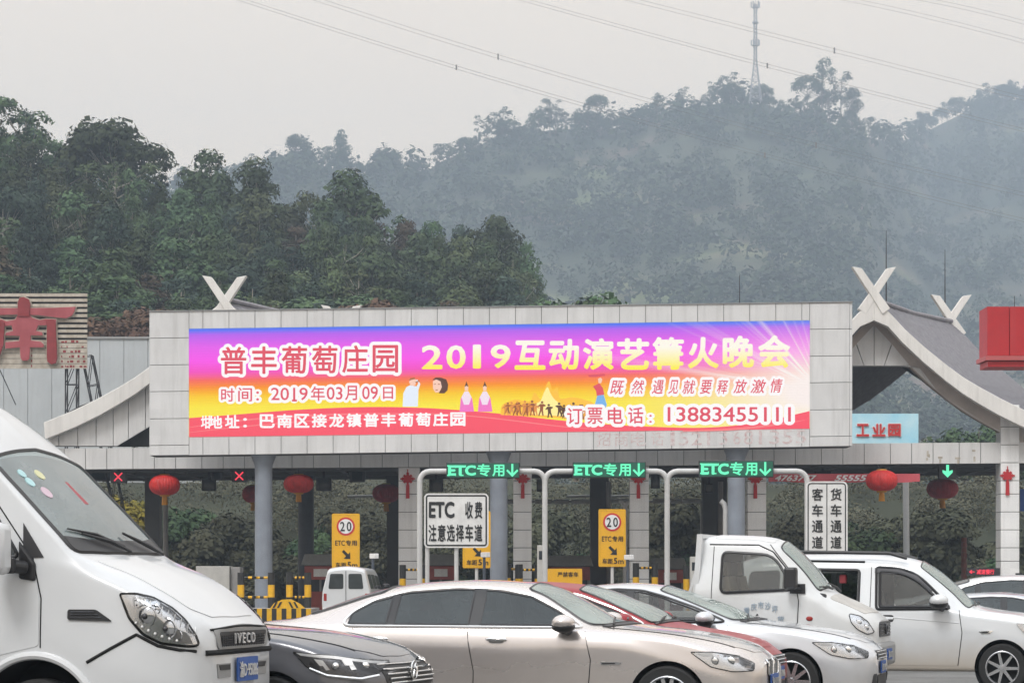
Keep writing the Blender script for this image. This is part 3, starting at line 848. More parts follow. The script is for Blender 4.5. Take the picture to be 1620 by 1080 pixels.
# gables
HALF = [(0, 474), (24, 494), (48, 520), (80, 549), (117, 579), (142, 597), (167, 612), (200, 630), (237, 648), (286, 668)]
def gable(cx, infill):
    dx, dy = (4.3, 7.5) if not infill else (3.8, 7.5)
    OV = 0.45 if infill else 1.0
    top = [(cx + o, y) for o, y in HALF]
    topl = [(cx - o, y) for o, y in HALF][::-1]
    lw = 25
    # white bargeboards, one each side
    for side in (1, -1):
        t = [(cx + side * o, y) for o, y in HALF]
        lo = [(cx + side * (o - 2), y + lw - 3 + 5 * min(1, o / 200)) for o, y in HALF]
        lo[0] = (cx, HALF[0][1] + 33)
        MB().prism(poly(t + lo[::-1], YB - OV), YB - OV, YB - OV + 0.35).build('bargeboard', M['barge'], can, bevel=0.02)
        # tiled roof slope on top
        tt = [(cx + side * o, y + 3) for o, y in HALF]
        ll = [(cx + side * (o - 1), y + 11) for o, y in HALF]
        sl = MB().prism(poly(tt + ll[::-1], YB - OV), YB - OV + 0.35, YB - OV + 0.35 + dy, d=(dx, 0)).build('tiled_roof', M['roof_tile'], can)
        # tile courses: thin laps along the slope
        b = MB(); pts = poly(tt, YB - OV)
        dense = []
        for (xa, za), (xb, zb) in zip(pts[:-1], pts[1:]):
            m = max(1, int(math.hypot(xb - xa, zb - za) / 0.17))
            dense += [(xa + (xb - xa) * i / m, za + (zb - za) * i / m) for i in range(m)]
        for i, (xa, za) in enumerate(dense):
            for j in range(26):
                f0, f1 = j / 26 + 0.003, (j + 1) / 26 - 0.003
                jx = 0.012 * math.sin(i * 7.1 + j * 3.3)
                y0, y1 = YB - OV + 0.35 + dy * f0, YB - OV + 0.35 + dy * f1
                xb_, zb_ = dense[i + 1] if i + 1 < len(dense) else (xa + side * 0.2, za - 0.1)
                b.add([(xa + dx * f0, y0, za + 0.012), (xa + dx * f1, y1, za + 0.012 + jx), (xb_ + dx * f1, y1, zb_ + 0.030 + jx), (xb_ + dx * f0, y0, zb_ + 0.030)], [(0, 1, 2, 3)])
        b.build('roof_tiles', M['roof_tile'], sl, fix=False)
        # soffit under the overhang, dark underside
        st = [(cx + side * o, y + 12) for o, y in HALF]
        sb = [(cx + side * (o - 1), y + 19) for o, y in HALF]
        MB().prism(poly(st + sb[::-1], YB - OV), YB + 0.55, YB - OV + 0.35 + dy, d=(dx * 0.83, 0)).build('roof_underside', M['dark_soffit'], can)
        MB().prism(poly(st + sb[::-1], YB - OV), YB - OV + 0.355, YB + 0.02).build('overhang_soffit', M['soffit'], can)
    # ridge
    rp0 = W(cx, 472, YB - OV)
    MB().tube([rp0 + Vector((0, 0.3, 0.02)), rp0 + Vector((dx * 0.5, 0.3 + dy * 0.5, -0.10)), rp0 + Vector((dx, dy + 0.35, 0.0))], 0.09, 8).build('ridge', M['roof_tile'], can, smooth=True)
    # crossed boards at both ends of the ridge
    for q in (0, 1):
        o = Vector((dx * q, dy * q + 0.35 * q, 0))
        w0 = poly([(cx - 36, 423), (cx - 20, 422), (cx + 10, 463), (cx + 14, 480), (cx + 2, 490)], YB - OV) if False else None
        for side in (1, -1):
            arm = [(cx + side * 35, 422), (cx + side * 20, 424.5), (cx + side * -7, 463), (cx + side * -25, 488), (cx + side * -13, 497), (cx + side * 6, 466)]
            f = [(x_ + o.x, z_ + ((-0.1 if not infill else -0.20) if q else 0)) for x_, z_ in poly([(a_, c_ + (14 if infill else 0)) for a_, c_ in arm], YB - OV)]
            y0 = YB - OV - 0.06 + o.y + 0.05 * (side > 0)
            MB().prism(f, y0, y0 + 0.38).build('crossed_board', M['barge'], can, bevel=0.015)
    if infill:
        lo = [(cx + (o - 1), y + 19) for o, y in HALF]
        lo2 = [(cx - (o - 1), y + 19) for o, y in HALF]
        base = W(0, 705.2, YB).z
        # solid tiled gable wall in vertical panels, left half shows
        edges = [cx - 285, cx - 262, cx - 232, cx - 203, cx - 176, cx - 152, cx - 125, cx - 95, cx - 65, cx - 30, cx, cx + 40, cx + 80, cx + 120, cx + 160, cx + 200, cx + 250, cx + 285]
        ox = [-o for o, y in HALF][::-1] + [o for o, y in HALF][1:]
        oy = [y + 19 for o, y in HALF][::-1] + [y + 19 for o, y in HALF][1:]
        ftop = lambda p_: np.interp(p_ - cx, ox, oy)
        tri = [(186, 704.5), (237, 674), (290, 642)]
        wall = MB()
        for a, c in zip(edges[:-1], edges[1:]):
            aa, cc = a + 0.5, c - 0.5
            ua = 705; uc = 705
            hole = lambda p_: np.interp(p_, [186, 290], [704.5, 642]) if 186 <= p_ <= 290 else 705
            pts = [(aa, ftop(aa)), (cc, ftop(cc))]
            if cc > 186 and aa < 290:
                pts += [(cc, max(hole(min(cc, 290)), ftop(cc) + 1)), (max(aa, 186), hole(max(aa, 186)))]
                if aa < 186: pts += [(186, 705), (aa, 705)]
                elif False: pass
            else:
                pts += [(cc, 705), (aa, 705)]
            wall.prism(poly(pts, YB), YB, YB + 0.12)
        wall.build('gable_wall', M['white_tile'], can)
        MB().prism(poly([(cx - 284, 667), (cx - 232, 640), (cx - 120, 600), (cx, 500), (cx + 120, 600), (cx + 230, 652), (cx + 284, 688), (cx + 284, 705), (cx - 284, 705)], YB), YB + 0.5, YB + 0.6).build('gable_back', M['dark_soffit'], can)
    else:
        # open gable: a tiled band follows the slope and frames the opening
        outer = [(o, y + 42 + 12 * min(1, o / 60)) for o, y in HALF[:9]]
        inner = [(0, 578), (70, 578), (85, 605), (117, 632), (157, 657), (197, 682), (232, 703)]
        def interp(lst, o): return float(np.interp(o, [a for a, _ in lst], [b_ for _, b_ in lst]))
        cuts = [0, 28, 56, 85, 112, 138, 162, 185, 208, 231]
        for side in (1, -1):
            b = MB()
            for a, c in zip(cuts[:-1], cuts[1:]):
                lean = 12
                pts = [(a + 0.5 - (lean if a > 0 else 0) * 0 , interp(outer, a + 0.5) - 2), (c - 0.5, interp(outer, c - 0.5) - 2), (c - 0.5 - (lean if c < 231 else 0), interp(inner, c - 0.5 - lean) if c < 231 else 704), (a + 0.5 - (lean if a > 0 else 0), interp(inner, max(a - lean, 0)))]
                b.prism(poly([(cx + side * u_, v_) for u_, v_ in pts], YB), YB + 0.02, YB + 0.5)
            b.build('gable_band', M['white_tile'], can)
            up = [(cx + side * o, y + 19) for o, y in HALF[:9]]
            dn = [(cx + side * o, v_) for o, v_ in outer]
            MB().prism(poly(up + dn[::-1], YB), YB + 0.03, YB + 0.4).build('gable_infill', M['soffit'], can)
    return

mk('roof_tile', (0.30, 0.29, 0.315), 0.7, col2=(0.22, 0.21, 0.23), vscale=5.0)
gable(355, True)
gable(1383, False)
for px, py0, py1, Y in ((1402, 365, 455, 93), (1495, 395, 485, 97), (1170, 435, 500, 95), (1605, 468, 520, 97)):
    a = W(px, py0, Y); c = W(px, py1 + 40, Y)
    MB().tube([c, a], [0.035, 0.012], 6).build('lightning_rod', M['dark_metal'], can)
# weathered scraps and small dark lettering left on the right part of the fascia
b = MB()
for i, (px, py, w, h) in enumerate([(1466, 713, 3, 9), (1465, 724, 3, 4), (1484, 722, 7, 3), (1486, 726, 3, 6), (1511, 723, 8, 3), (1514, 727, 3, 6), (1538, 711, 5, 3), (1540, 722, 3, 8), (1469, 718, 2, 5)]):
    a = W(px, py, YB); c = W(px + w, py + h, YB); b.span((a.x, YB - 0.012, c.z), (c.x, YB + 0.001, a.z))
b.build('fixing_bracket', M['rust_white'], can)

# ------------------------------------------------------------------ LED billboard
YL = 86.0
SL = FPX / YL
TILT = 0.0135
cxp, cyp = 790.0, 599.25
bc = P(cxp, cyp, YL)
led = thing('led_billboard', 'long tiled billboard with a lit colourful screen standing on three round columns', 'billboard', (bc.x, YL, 0))
def L3(px, py, y):                                  # tilt-free board pixel -> world
    u_ = (px - cxp) / SL; w_ = (cyp - py) / SL
    return Vector((bc.x + u_, y, bc.z + w_ + TILT * u_))
def flat(px, py): return px, py + TILT * (px - cxp)  # photo pixel -> board pixel
def lbox(mb, x0, y0, x1, y1, ya, yb):
    vs = [L3(a, c, y) for y in (ya, yb) for a, c in ((x0, y0), (x1, y0), (x1, y1), (x0, y1))]
    mb.add(vs, [(0, 3, 2, 1), (4, 5, 6, 7), (0, 1, 5, 4), (1, 2, 6, 5), (2, 3, 7, 6), (3, 0, 4, 7)])
bx0, bx1, by0, by1 = 237, 1348, 485.5, 713
sx0, sx1, sy0, sy1 = 299, 1281, 513.5, 684
b = MB(); lbox(b, bx0 + 0.5, by0 + 0.5, bx1 - 0.3, by1 - 0.3, YL + 0.05, YL + 1.5)
frame = b.build('billboard_frame', M['joint'], led)
b = MB()
xs = [299, 321] + [321 + 41.2 * i for i in range(1, 24)]
xs = [q for q in xs if q < 1279] + [1281]
for a, c in zip(xs[:-1], xs[1:]):
    lbox(b, a + 0.4, by0, c - 0.4, sy0 - 0.2, YL, YL + 0.06)
    lbox(b, a + 0.4, sy1 + 0.2, c - 0.4, by1, YL, YL + 0.06)
for xa, xc in ((237, 299), (1281, 1344)):
    ys = [485.5, 527.5, 570, 612, 655, 697, 713]
    for a, c in zip(ys[:-1], ys[1:]):
        lbox(b, xa + 0.3, a + 0.45, xc - 0.3, c - 0.45, YL, YL + 0.06)
ys = [485.5, 527.5, 570, 612, 655, 697, 713]
for a, c in zip(ys[:-1], ys[1:]):                    # end panels
    lbox(b, 1344.2, a + 0.4, 1348.4, c - 0.4, YL + 0.02, YL + 1.5)
    lbox(b, 236.2, a + 0.4, 237.2, c - 0.4, YL + 0.02, YL + 1.5)
b.build('cladding', M['board_tile'], frame, bevel=0.006)
b = MB(); lbox(b, bx0 - 1, by0 - 1.3, bx1 + 1, by0, YL - 0.04, YL + 1.55); b.build('coping', M['steel'], frame)
# round columns
for px in (417, 789, 1165):
    x = W(px, 0, YL + 0.75).x
    z1 = bc.z - (by1 - cyp) / SL + TILT * (x - bc.x)
    MB().lathe((x, YL + 0.75, 0), [(0.44, 0.0), (0.44, 0.3), (0.32, 0.32), (0.315, z1 - 0.5), (0.33, z1 - 0.35), (0.45, z1 - 0.05), (0.46, z1 + 0.02)], 28).build('column', M['column_blue'], led, smooth=True)

def screen_material():
    m = bpy.data.materials.new('led_screen'); m.use_nodes = True
    n, l = m.node_tree.nodes, m.node_tree.links
    p = n['Principled BSDF']
    p.inputs['Base Color'].default_value = (0.01, 0.01, 0.01, 1); p.inputs['Specular IOR Level'].default_value = 0.1
    t = n.new('ShaderNodeTexCoord'); s_ = n.new('ShaderNodeSeparateXYZ'); l.new(t.outputs['UV'], s_.inputs[0])
    def math_(op, a, b_=None, c_=None):
        q = n.new('ShaderNodeMath'); q.operation = op
        for i, v in enumerate((a, b_, c_)):
            if v is None: continue
            if isinstance(v, (int, float)): q.inputs[i].default_value = v
            else: l.new(v, q.inputs[i])
        return q.outputs[0]
    r = n.new('ShaderNodeValToRGB'); l.new(s_.outputs['Y'], r.inputs['Fac'])
    stops = [(0.0, (255, 238, 90)), (0.27, (255, 234, 66)), (0.37, (255, 205, 40)), (0.45, (255, 150, 40)), (0.52, (251, 108, 92)), (0.60, (248, 80, 196)), (0.70, (253, 88, 236)), (0.83, (232, 96, 238)), (0.94, (186, 98, 240)), (0.98, (104, 116, 246)), (1.0, (72, 124, 242))]
    cr = r.color_ramp
    while len(cr.elements) < len(stops): cr.elements.new(0.5)
    for e_, (q, c) in zip(cr.elements, stops): e_.position = q; e_.color = (*lin(*c), 1)
    # light burst from the right edge with rays
    dx = math_('SUBTRACT', 1.02, s_.outputs['X']); dx5 = math_('MULTIPLY', dx, 5.8)
    dy = math_('SUBTRACT', s_.outputs['Y'], 0.34)
    d2 = math_('ADD', math_('MULTIPLY', dx5, dx5), math_('MULTIPLY', math_('MULTIPLY', dy, dy), 6.0))
    glow = math_('POWER', 2.718, math_('MULTIPLY', d2, -1.1))
    ang = math_('ARCTAN2', dy, dx5)
    ns = n.new('ShaderNodeTexNoise'); ns.noise_dimensions = '1D'; ns.inputs['Scale'].default_value = 9.0; ns.inputs['Detail'].default_value = 2
    l.new(ang, ns.inputs['W'])
    ray = math_('MULTIPLY', math_('GREATER_THAN', ang, 0.12), math_('MAXIMUM', math_('MULTIPLY_ADD', ns.outputs['Fac'], 5.0, -2.55), 0.0))
    ray = math_('MULTIPLY', ray, math_('POWER', 2.718, math_('MULTIPLY', d2, -0.30)))
    g2 = math_('MINIMUM', math_('ADD', math_('MULTIPLY', glow, 1.1), math_('MULTIPLY', ray, 0.75)), 1.0)
    x = n.new('ShaderNodeMix'); x.data_type = 'RGBA'
    l.new(g2, x.inputs['Factor']); l.new(r.outputs['Color'], x.inputs['A']); x.inputs['B'].default_value = (1.0, 0.90, 0.86, 1)
    # faint module rows of the display
    wv = math_('MULTIPLY_ADD', math_('SINE', math_('MULTIPLY', s_.outputs['Y'], 260.0)), 0.02, 0.98)
    vm = n.new('ShaderNodeVectorMath'); vm.operation = 'SCALE'; l.new(x.outputs['Result'], vm.inputs[0]); l.new(wv, vm.inputs['Scale'])
    l.new(vm.outputs[0], p.inputs['Emission Color']); p.inputs['Emission Strength'].default_value = 1.0
    return m

b = MB(); lbox(b, sx0, sy0, sx1, sy1, YL + 0.0, YL + 0.045)
scr = b.build('screen', screen_material(), led)
uv = scr.data.uv_layers.new(name='uv')
off = origin(scr)
for lp in scr.data.loops:
    v = scr.data.vertices[lp.vertex_index].co + off
    u_ = (v.x - bc.x); w_ = v.z - bc.z - TILT * u_
    uv.data[lp.index].uv = ((u_ * SL + cxp - sx0) / (sx1 - sx0), (sy1 - (cyp - w_ * SL)) / (sy1 - sy0))

E_WHITE = emitmat('lit_white', (1.0, 0.97, 0.97), 1.0)
E_RED = emitmat('lit_red', lin(226, 78, 98), 1.0)
E_ROSE = emitmat('lit_rose', lin(250, 84, 104), 1.0)
E_ROSE2 = emitmat('lit_rose_light', lin(252, 128, 132), 1.0)
E_DARK = emitmat('lit_dark', lin(92, 58, 46), 1.0)
E_BROWN = emitmat('lit_brown', lin(176, 104, 60), 1.0)
E_SKIN = emitmat('lit_skin', lin(250, 206, 186), 1.0)
E_PINK = emitmat('lit_pink', lin(244, 120, 200), 1.0)
E_BLUE = emitmat('lit_blue', lin(120, 180, 236), 1.0)
E_FIRE = emitmat('lit_fire', lin(255, 236, 150), 1.05)
E_ORANGE = emitmat('lit_orange', lin(255, 196, 60), 1.0)

def lprism(mb, pts, y, th=0.004):
    q = [flat(*p_) for p_ in pts]
    n_ = len(q)
    mb.add([L3(a, c, y) for a, c in q] + [L3(a, c, y + th) for a, c in q], [tuple(range(n_)), tuple(range(2 * n_ - 1, n_ - 1, -1))] + [(i, n_ + i, n_ + (i + 1) % n_, (i + 1) % n_) for i in range(n_)])
def curvepts(ctrl, n_=10):
    """Catmull-Rom through photo pixels"""
    out = []
    for i in range(len(ctrl) - 1):
        p0 = ctrl[max(i - 1, 0)]; p1 = ctrl[i]; p2 = ctrl[i + 1]; p3 = ctrl[min(i + 2, len(ctrl) - 1)]
        for k in range(n_):
            t = k / n_
            out.append(tuple(0.5 * (2 * p1[j] + (p2[j] - p0[j]) * t + (2 * p0[j] - 5 * p1[j] + 4 * p2[j] - p3[j]) * t * t + (3 * p1[j] - p0[j] - 3 * p2[j] + p3[j]) * t ** 3) for j in (0, 1)))
    out.append(ctrl[-1]); return out
YF = YL - 0.012
wave = curvepts([(299.3, 661), (380, 655), (470, 648), (560, 644), (640, 644), (720, 648), (800, 655), (880, 664), (960, 671), (1040, 675), (1120, 676), (1200, 668), (1280.7, 650)])
b = MB(); bot = [(p_[0], 684.4 - 0 + 0 * p_[0] - TILT * (p_[0] - cxp)) for p_ in wave]
for i in range(len(wave) - 1):
    lprism(b, [wave[i], wave[i + 1], bot[i + 1], bot[i]], YF)
rib = b.build('red_ribbon', E_ROSE, scr)
b = MB()
for ctrl, w_ in (([(299.5, 676), (400, 664), (520, 657), (640, 655), (760, 659)], 2.6), ([(299.5, 684), (420, 672), (560, 663), (700, 663)], 1.8), ([(1080, 682), (1160, 680), (1240, 671), (1280.5, 662)], 3.0), ([(640, 652), (760, 660), (900, 676), (1000, 680)], 1.8)):
    cp = curvepts(ctrl)
    for i in range(len(cp) - 1):
        f0 = math.sin(math.pi * min(1, 0.1 + i / len(cp))) ; f1 = math.sin(math.pi * min(1, 0.1 + (i + 1) / len(cp)))
        lprism(b, [(cp[i][0], cp[i][1] - w_ * f0), (cp[i + 1][0], cp[i + 1][1] - w_ * f1), (cp[i + 1][0], cp[i + 1][1] + 0.2), (cp[i][0], cp[i][1] + 0.2)], YF - 0.006)
b.build('ribbon_highlight', E_ROSE2, rib)

def ltext(s, x0, y0, x1, y1, m, name, bold=0.0, y=YF - 0.012, halo=0.0, shear=0.0):
    """text into a photo-pixel box on the screen; halo draws a white glow of that width (em) behind it"""
    fn = lambda yy: (lambda a, c: L3(*flat(a, c), yy))
    if halo:
        hb = MB(); put_text(hb, s, x0, y1, x1, y0, fn(y + 0.022), bold + halo, shear, base=bold, lift=0.0003)
        hb.build('lettering_glow', E_WHITE, scr, fix=False)
    tb = MB(); put_text(tb, s, x0, y1, x1, y0, fn(y), bold, shear, lift=0.0004)
    return tb.build(name, m, scr, fix=False)
YT = YF - 0.034
for n_, c in enumerate('普丰葡萄庄园'):
    x0 = 349.5 + n_ * 48.0
    ltext(c, x0, 548.5 - n_ * 0.55, x0 + 40.5, 592 - n_ * 0.55, E_RED, 'lettering', 0.016, YT, 0.115)
for s, x0, y0, x1, y1 in (('时', 350, 614, 371, 635), ('间', 377, 613, 399, 635), ('：', 405.5, 619, 410, 633.5), ('2019', 429, 613, 487, 633), ('年', 492, 611, 514, 634), ('03', 517, 612, 542, 632), ('月', 546, 610, 565, 633), ('09', 573, 611, 598, 631.5), ('日', 606, 612, 622, 631)):
    ltext(s, x0, y0, x1, y1, E_RED, 'lettering', 0.012 if not s.isascii() else 0.008, YT, 0.17)
b = MB(); lprism(b, [(462, 632), (470, 632), (470, 635), (462, 635)], YT); b.build('cursor_mark', E_RED, scr)
for s, x0, y0, x1, y1 in (('坩', 318, 657, 334, 678), ('地', 330, 657, 352, 677.5), ('址', 356, 656, 379, 677), ('：', 385, 661, 391, 676)):
    ltext(s, x0, y0, x1, y1, E_WHITE, 'lettering', 0.03, YT)
for n_, c in enumerate('巴南区接龙镇普丰葡萄庄园'):
    x0 = 411 + n_ * 27.4
    ltext(c, x0, 655 - n_ * 0.28, x0 + 24, 677 - n_ * 0.28, E_WHITE, 'lettering', 0.032, YT)
# headline: pale yellow fading to white
def headline_mat():
    m = emitmat('lit_headline', (1, 1, 1), 1.0)
    n, l = m.node_tree.nodes, m.node_tree.links
    t = n.new('ShaderNodeTexCoord'); s_ = n.new('ShaderNodeSeparateXYZ'); r = n.new('ShaderNodeMapRange'); c = n.new('ShaderNodeValToRGB')
    l.new(t.outputs['Object'], s_.inputs[0]); l.new(s_.outputs['Z'], r.inputs['Value'])
    r.inputs['From Min'].default_value = P(0, 588, YL).z; r.inputs['From Max'].default_value = P(0, 536, YL).z
    c.color_ramp.elements[0].color = (*lin(255, 240, 70), 1); c.color_ramp.elements[1].color = (*lin(255, 250, 235), 1)
    c.color_ramp.elements[0].position = 0.1; c.color_ramp.elements[1].position = 0.75
    l.new(r.outputs[0], c.inputs['Fac']); l.new(c.outputs['Color'], n['Principled BSDF'].inputs['Emission Color'])
    return m
E_HEAD = headline_mat()
for s, x0, x1, y0, y1 in (('2', 667, 700, 546, 584), ('0', 706, 737, 546, 583.5), ('1', 747, 762, 545, 583), ('9', 776, 808, 545, 582.5),
                          ('互', 814, 863, 538.5, 585), ('动', 868, 916, 536, 585), ('演', 922, 971, 535, 585), ('艺', 976, 1027, 535, 585), ('篝', 1032, 1082, 533, 585), ('火', 1088, 1137, 533, 583), ('晚', 1143, 1193, 531, 582), ('会', 1199, 1250, 530, 582)):
    ltext(s, x0, y0, x1, y1, E_HEAD, 'headline', 0.036 if ord(s) > 255 else 0.022, YT)
for s, x0, x1, dy in zip('既然遇见就要释放激情', [965, 998, 1031, 1057, 1079, 1107, 1134, 1160, 1187, 1219], [988, 1019, 1050, 1073, 1100, 1127, 1152, 1182, 1212, 1238], [0, -1, -1, -1, -1, -1, -1, -2, -2, -3]):
    ltext(s, x0, 602 + dy, x1, 624 + dy, E_RED, 'lettering', 0.010, YT, 0.20, shear=0.25)
for n_, c in enumerate('订票电话'):
    ltext(c, 897 + n_ * 32.2, 645 - n_ * 0.4, 921 + n_ * 32.2, 671 - n_ * 0.4, E_RED, 'lettering', 0.012, YT, 0.19)
ltext('：', 1027, 656, 1031, 668.5, E_RED, 'lettering', 0.004, YT, 0.19)
ltext('13883455111', 1056, 643.5, 1251, 667, E_RED, 'lettering', 0.010, YT, 0.17)
# pictures shown on the screen: singer, portrait, two dancers, bonfire crowd, a dancer with a fan
YPIC = YF - 0.004
def figure(mb, x, y0, y1, w):                        # standing figure silhouette, feet at y1
    h = y1 - y0
    c = [(x + w * 0.16 * math.cos(a), y0 + h * 0.09 + h * 0.08 * math.sin(a)) for a in np.linspace(0, 6.28, 13)[:-1]]
    lprism(mb, c, YPIC - 0.002)
    lprism(mb, [(x - w * 0.3, y0 + h * 0.2), (x + w * 0.3, y0 + h * 0.2), (x + w * 0.5, y0 + h * 0.5), (x + w * 0.38, y0 + h * 0.53), (x + w * 0.24, y0 + h * 0.36), (x + w * 0.27, y1), (x + w * 0.04, y1), (x, y0 + h * 0.68), (x - w * 0.04, y1), (x - w * 0.27, y1), (x - w * 0.24, y0 + h * 0.36), (x - w * 0.38, y0 + h * 0.53), (x - w * 0.5, y0 + h * 0.5)], YPIC)
b = MB(); lprism(b, [(637, 643), (638, 622), (643, 612), (649, 609), (659, 611), (662, 606), (657, 602), (660, 600), (665, 607), (662, 617), (661, 643)], YPIC)
sg = b.build('singer_picture', emitmat('lit_shirt', lin(232, 240, 252)), scr)
b = MB(); lprism(b, [(647 + 0, 604), (650, 599), (656, 598), (659, 602), (657, 609), (650, 610)], YPIC - 0.003); b.build('face', E_SKIN, sg)
b = MB(); lprism(b, [(647, 603), (649, 598), (656, 597), (657, 599.5), (650, 601)], YPIC - 0.004); lprism(b, [(657, 604), (663, 601.5), (664, 603), (658, 606)], YPIC - 0.004); b.build('cap', E_BROWN, sg)
b = MB(); lprism(b, [(684, 601), (689, 597), (697, 597), (706, 600), (709, 608), (708, 617), (703, 622), (694, 622), (698, 615), (696, 605), (688, 601)], YPIC); pc = b.build('portrait_picture', E_DARK, scr)
b = MB(); lprism(b, [(685, 603), (690, 600), (697, 603), (699, 612), (695, 620), (689, 621), (685, 614)], YPIC - 0.003); b.build('face', E_SKIN, pc)
b = MB(); lprism(b, [(687, 607), (689.5, 607), (689.5, 608.2), (687, 608.2)], YPIC - 0.005); lprism(b, [(692.5, 607), (696, 607), (696, 608.2), (692.5, 608.2)], YPIC - 0.005); lprism(b, [(688.5, 616), (693, 616), (692, 617.5), (689.5, 617.5)], YPIC - 0.005); b.build('features', E_BROWN, pc)
for x in (738, 767):
    b = MB(); lprism(b, [(x - 11, 651), (x - 9, 630), (x - 4, 622), (x + 4, 622), (x + 9, 630), (x + 12, 651)], YPIC); dn = b.build('dancer_picture', E_PINK, scr)
    b = MB(); lprism(b, [(x - 8, 628), (x - 3, 619), (x + 3, 619), (x + 8, 628), (x + 4, 640), (x - 4, 640)], YPIC - 0.003); b.build('bodice', emitmat('lit_bodice', lin(246, 226, 240)), dn)
    b = MB(); lprism(b, [(x - 3, 612), (x, 608), (x + 3, 612), (x + 2.5, 618), (x - 2.5, 618)], YPIC - 0.004); b.build('face', E_SKIN, dn)
    b = MB(); lprism(b, [(x - 3.2, 612), (x - 1, 606), (x, 603), (x + 1, 606), (x + 3.2, 612), (x, 610)], YPIC - 0.005); b.build('hair', E_DARK, dn)
b = MB(); lprism(b, curvepts([(792, 656), (795, 640), (815, 632), (838, 634), (846, 620), (856, 632), (863, 612), (869, 603), (874, 618), (882, 612), (886, 630), (905, 628), (925, 632), (941, 640), (938, 664)], 4), YPIC - 0.001); fire = b.build('bonfire_picture', E_ORANGE, scr)
b = MB(); lprism(b, curvepts([(840, 656), (846, 640), (855, 634), (860, 622), (866, 612), (870, 620), (876, 630), (886, 640), (892, 658)], 4), YPIC - 0.0022); b.build('flame', E_FIRE, fire)
r_ = random.Random(2)
E_GLOW = emitmat('lit_glow', lin(228, 146, 70)); E_MID = emitmat('lit_mid', lin(150, 84, 52))
def reveller(mb, x, y0, y1, lean, arm):                # a figure dancing in a ring: bent body, arms out to the neighbours
    h = y1 - y0; q = lambda a, c: (x + lean * (1 - c) * 4 + a, y0 + h * c)
    lprism(mb, [q(2.1 * math.cos(a), 0.09 + 0.085 * math.sin(a)) for a in np.linspace(0, 6.28, 11)[:-1]], YPIC - 0.0045)
    lprism(mb, [q(-2.6, .2), q(2.6, .2), q(6.0, .30 - arm), q(6.2, .36 - arm), q(2.6, .38), q(2.4, .6), q(4.2, 1.0), q(2.2, 1.0), q(0, .68), q(-2.6, 1.0), q(-4.4, 1.0), q(-2.4, .6), q(-2.6, .38), q(-6.2, .36 + arm), q(-6.0, .30 + arm)], YPIC - 0.0036)
for k in range(30):
    x = 799 + k * 4.75 + r_.uniform(-2.5, 2.5)
    if 852 < x < 882 and k % 3: continue
    b = MB(); y1 = 654 + 9 * (x - 795) / 140 + r_.uniform(-1.5, 2)
    reveller(b, x, y1 - r_.uniform(17, 25), y1, r_.uniform(-0.7, 0.7), r_.uniform(-0.12, 0.12))
    b.build('reveller', [E_DARK, E_MID, E_GLOW, E_MID][r_.randrange(4)], fire)
b = MB(); lprism(b, [(938, 611), (948, 606), (954, 614), (956, 624), (944, 626), (943, 618)], YPIC); fd = b.build('fan_dancer_picture', E_RED, scr)
b = MB(); lprism(b, [(945, 625), (955, 624), (960, 640), (958, 645), (941, 640)], YPIC); b.build('skirt', E_BLUE, fd)
b = MB(); lprism(b, [(946, 599), (950, 597), (953, 600), (951, 606), (947, 606)], YPIC - 0.003); b.build('face', E_SKIN, fd)
b = MB(); lprism(b, [(930, 593), (956, 591), (958, 594), (944, 596), (932, 596)], YPIC - 0.003); b.build('fan', E_RED, fd)
# dead pixels of an older red text line along the lower panels
mk('old_lettering', (0.54, 0.36, 0.36), 0.8, col2=(0.70, 0.69, 0.69), vscale=7.0)
b = MB()
for s, x0, x1 in (('招', 944, 966), ('商', 972, 994), ('电', 998, 1022), ('话', 1030, 1050), ('1', 1060, 1068), ('5', 1074, 1089), ('2', 1094, 1110), ('1', 1118, 1124), ('3', 1137, 1151), ('6', 1160, 1172), ('8', 1177, 1192), ('1', 1200, 1206), ('3', 1217, 1233), ('5', 1238, 1254), ('5', 1259, 1275)):
    put_text(b, s, x0, 708, x1, 686, lambda a, c: L3(a, c + TILT * 0, YL - 0.006), 0.004)
b.build('old_lettering', M['old_lettering'], frame, fix=False)
# ------------------------------------------------------------------ lane equipment
def base(px, Y, z=0.0): return Vector(((px - 810) / FPX * Y, Y, z))
def rrect(x0, z0, x1, z1, r, n=5):
    out = []
    for cx_, cz_, a0 in ((x1 - r, z1 - r, 0), (x0 + r, z1 - r, 90), (x0 + r, z0 + r, 180), (x1 - r, z0 + r, 270)):
        for k in range(n + 1):
            a = R(a0 + 90 * k / n); out.append((cx_ + r * math.cos(a), cz_ + r * math.sin(a)))
    return out
def ptext(mb, s, px0, py0, px1, py1, Y, bold=0.0, shear=0.0, base_=None):
    a = P(px0, py1, Y); c = P(px1, py0, Y)
    put_text(mb, s, a.x, a.z, c.x, c.z, lambda u_, v_: Vector((u_, Y, v_)), bold, shear, base_)

# gantry of white pipes carrying the three lane signs
YG = 78.0
gy = 745
t = thing('pipe_gantry', 'pale pipe frame on four posts carrying the three green fast lane signs', 'gantry', base(960, YG))
zt = P(0, gy, YG).z; r = 0.088; k = 0.34
for px, arms in ((664, (1,)), (862, (-1, 1)), (1055.5, (-1, 1)), (1277, (-1,))):
    x = base(px, YG).x
    MB().cyl((x, YG, 0), (x, YG, zt - k), r, 14).build('post', M['white_pipe'], t, smooth=True)
    MB().cyl((x, YG, 0), (x, YG, 0.05), 0.2, 12).build('foot_plate', M['steel'], t)
    for s_ in arms:
        xe = base(px + s_ * 99, YG).x
        MB().tube([(x, YG, zt - k)] + [(x + s_ * k * (1 - math.cos(a)), YG, zt - k + k * math.sin(a)) for a in (0.3, 0.6, 0.9, 1.2, 1.57)] + [(xe, YG, zt)], r, 12).build('arm', M['white_pipe'], t, smooth=True)
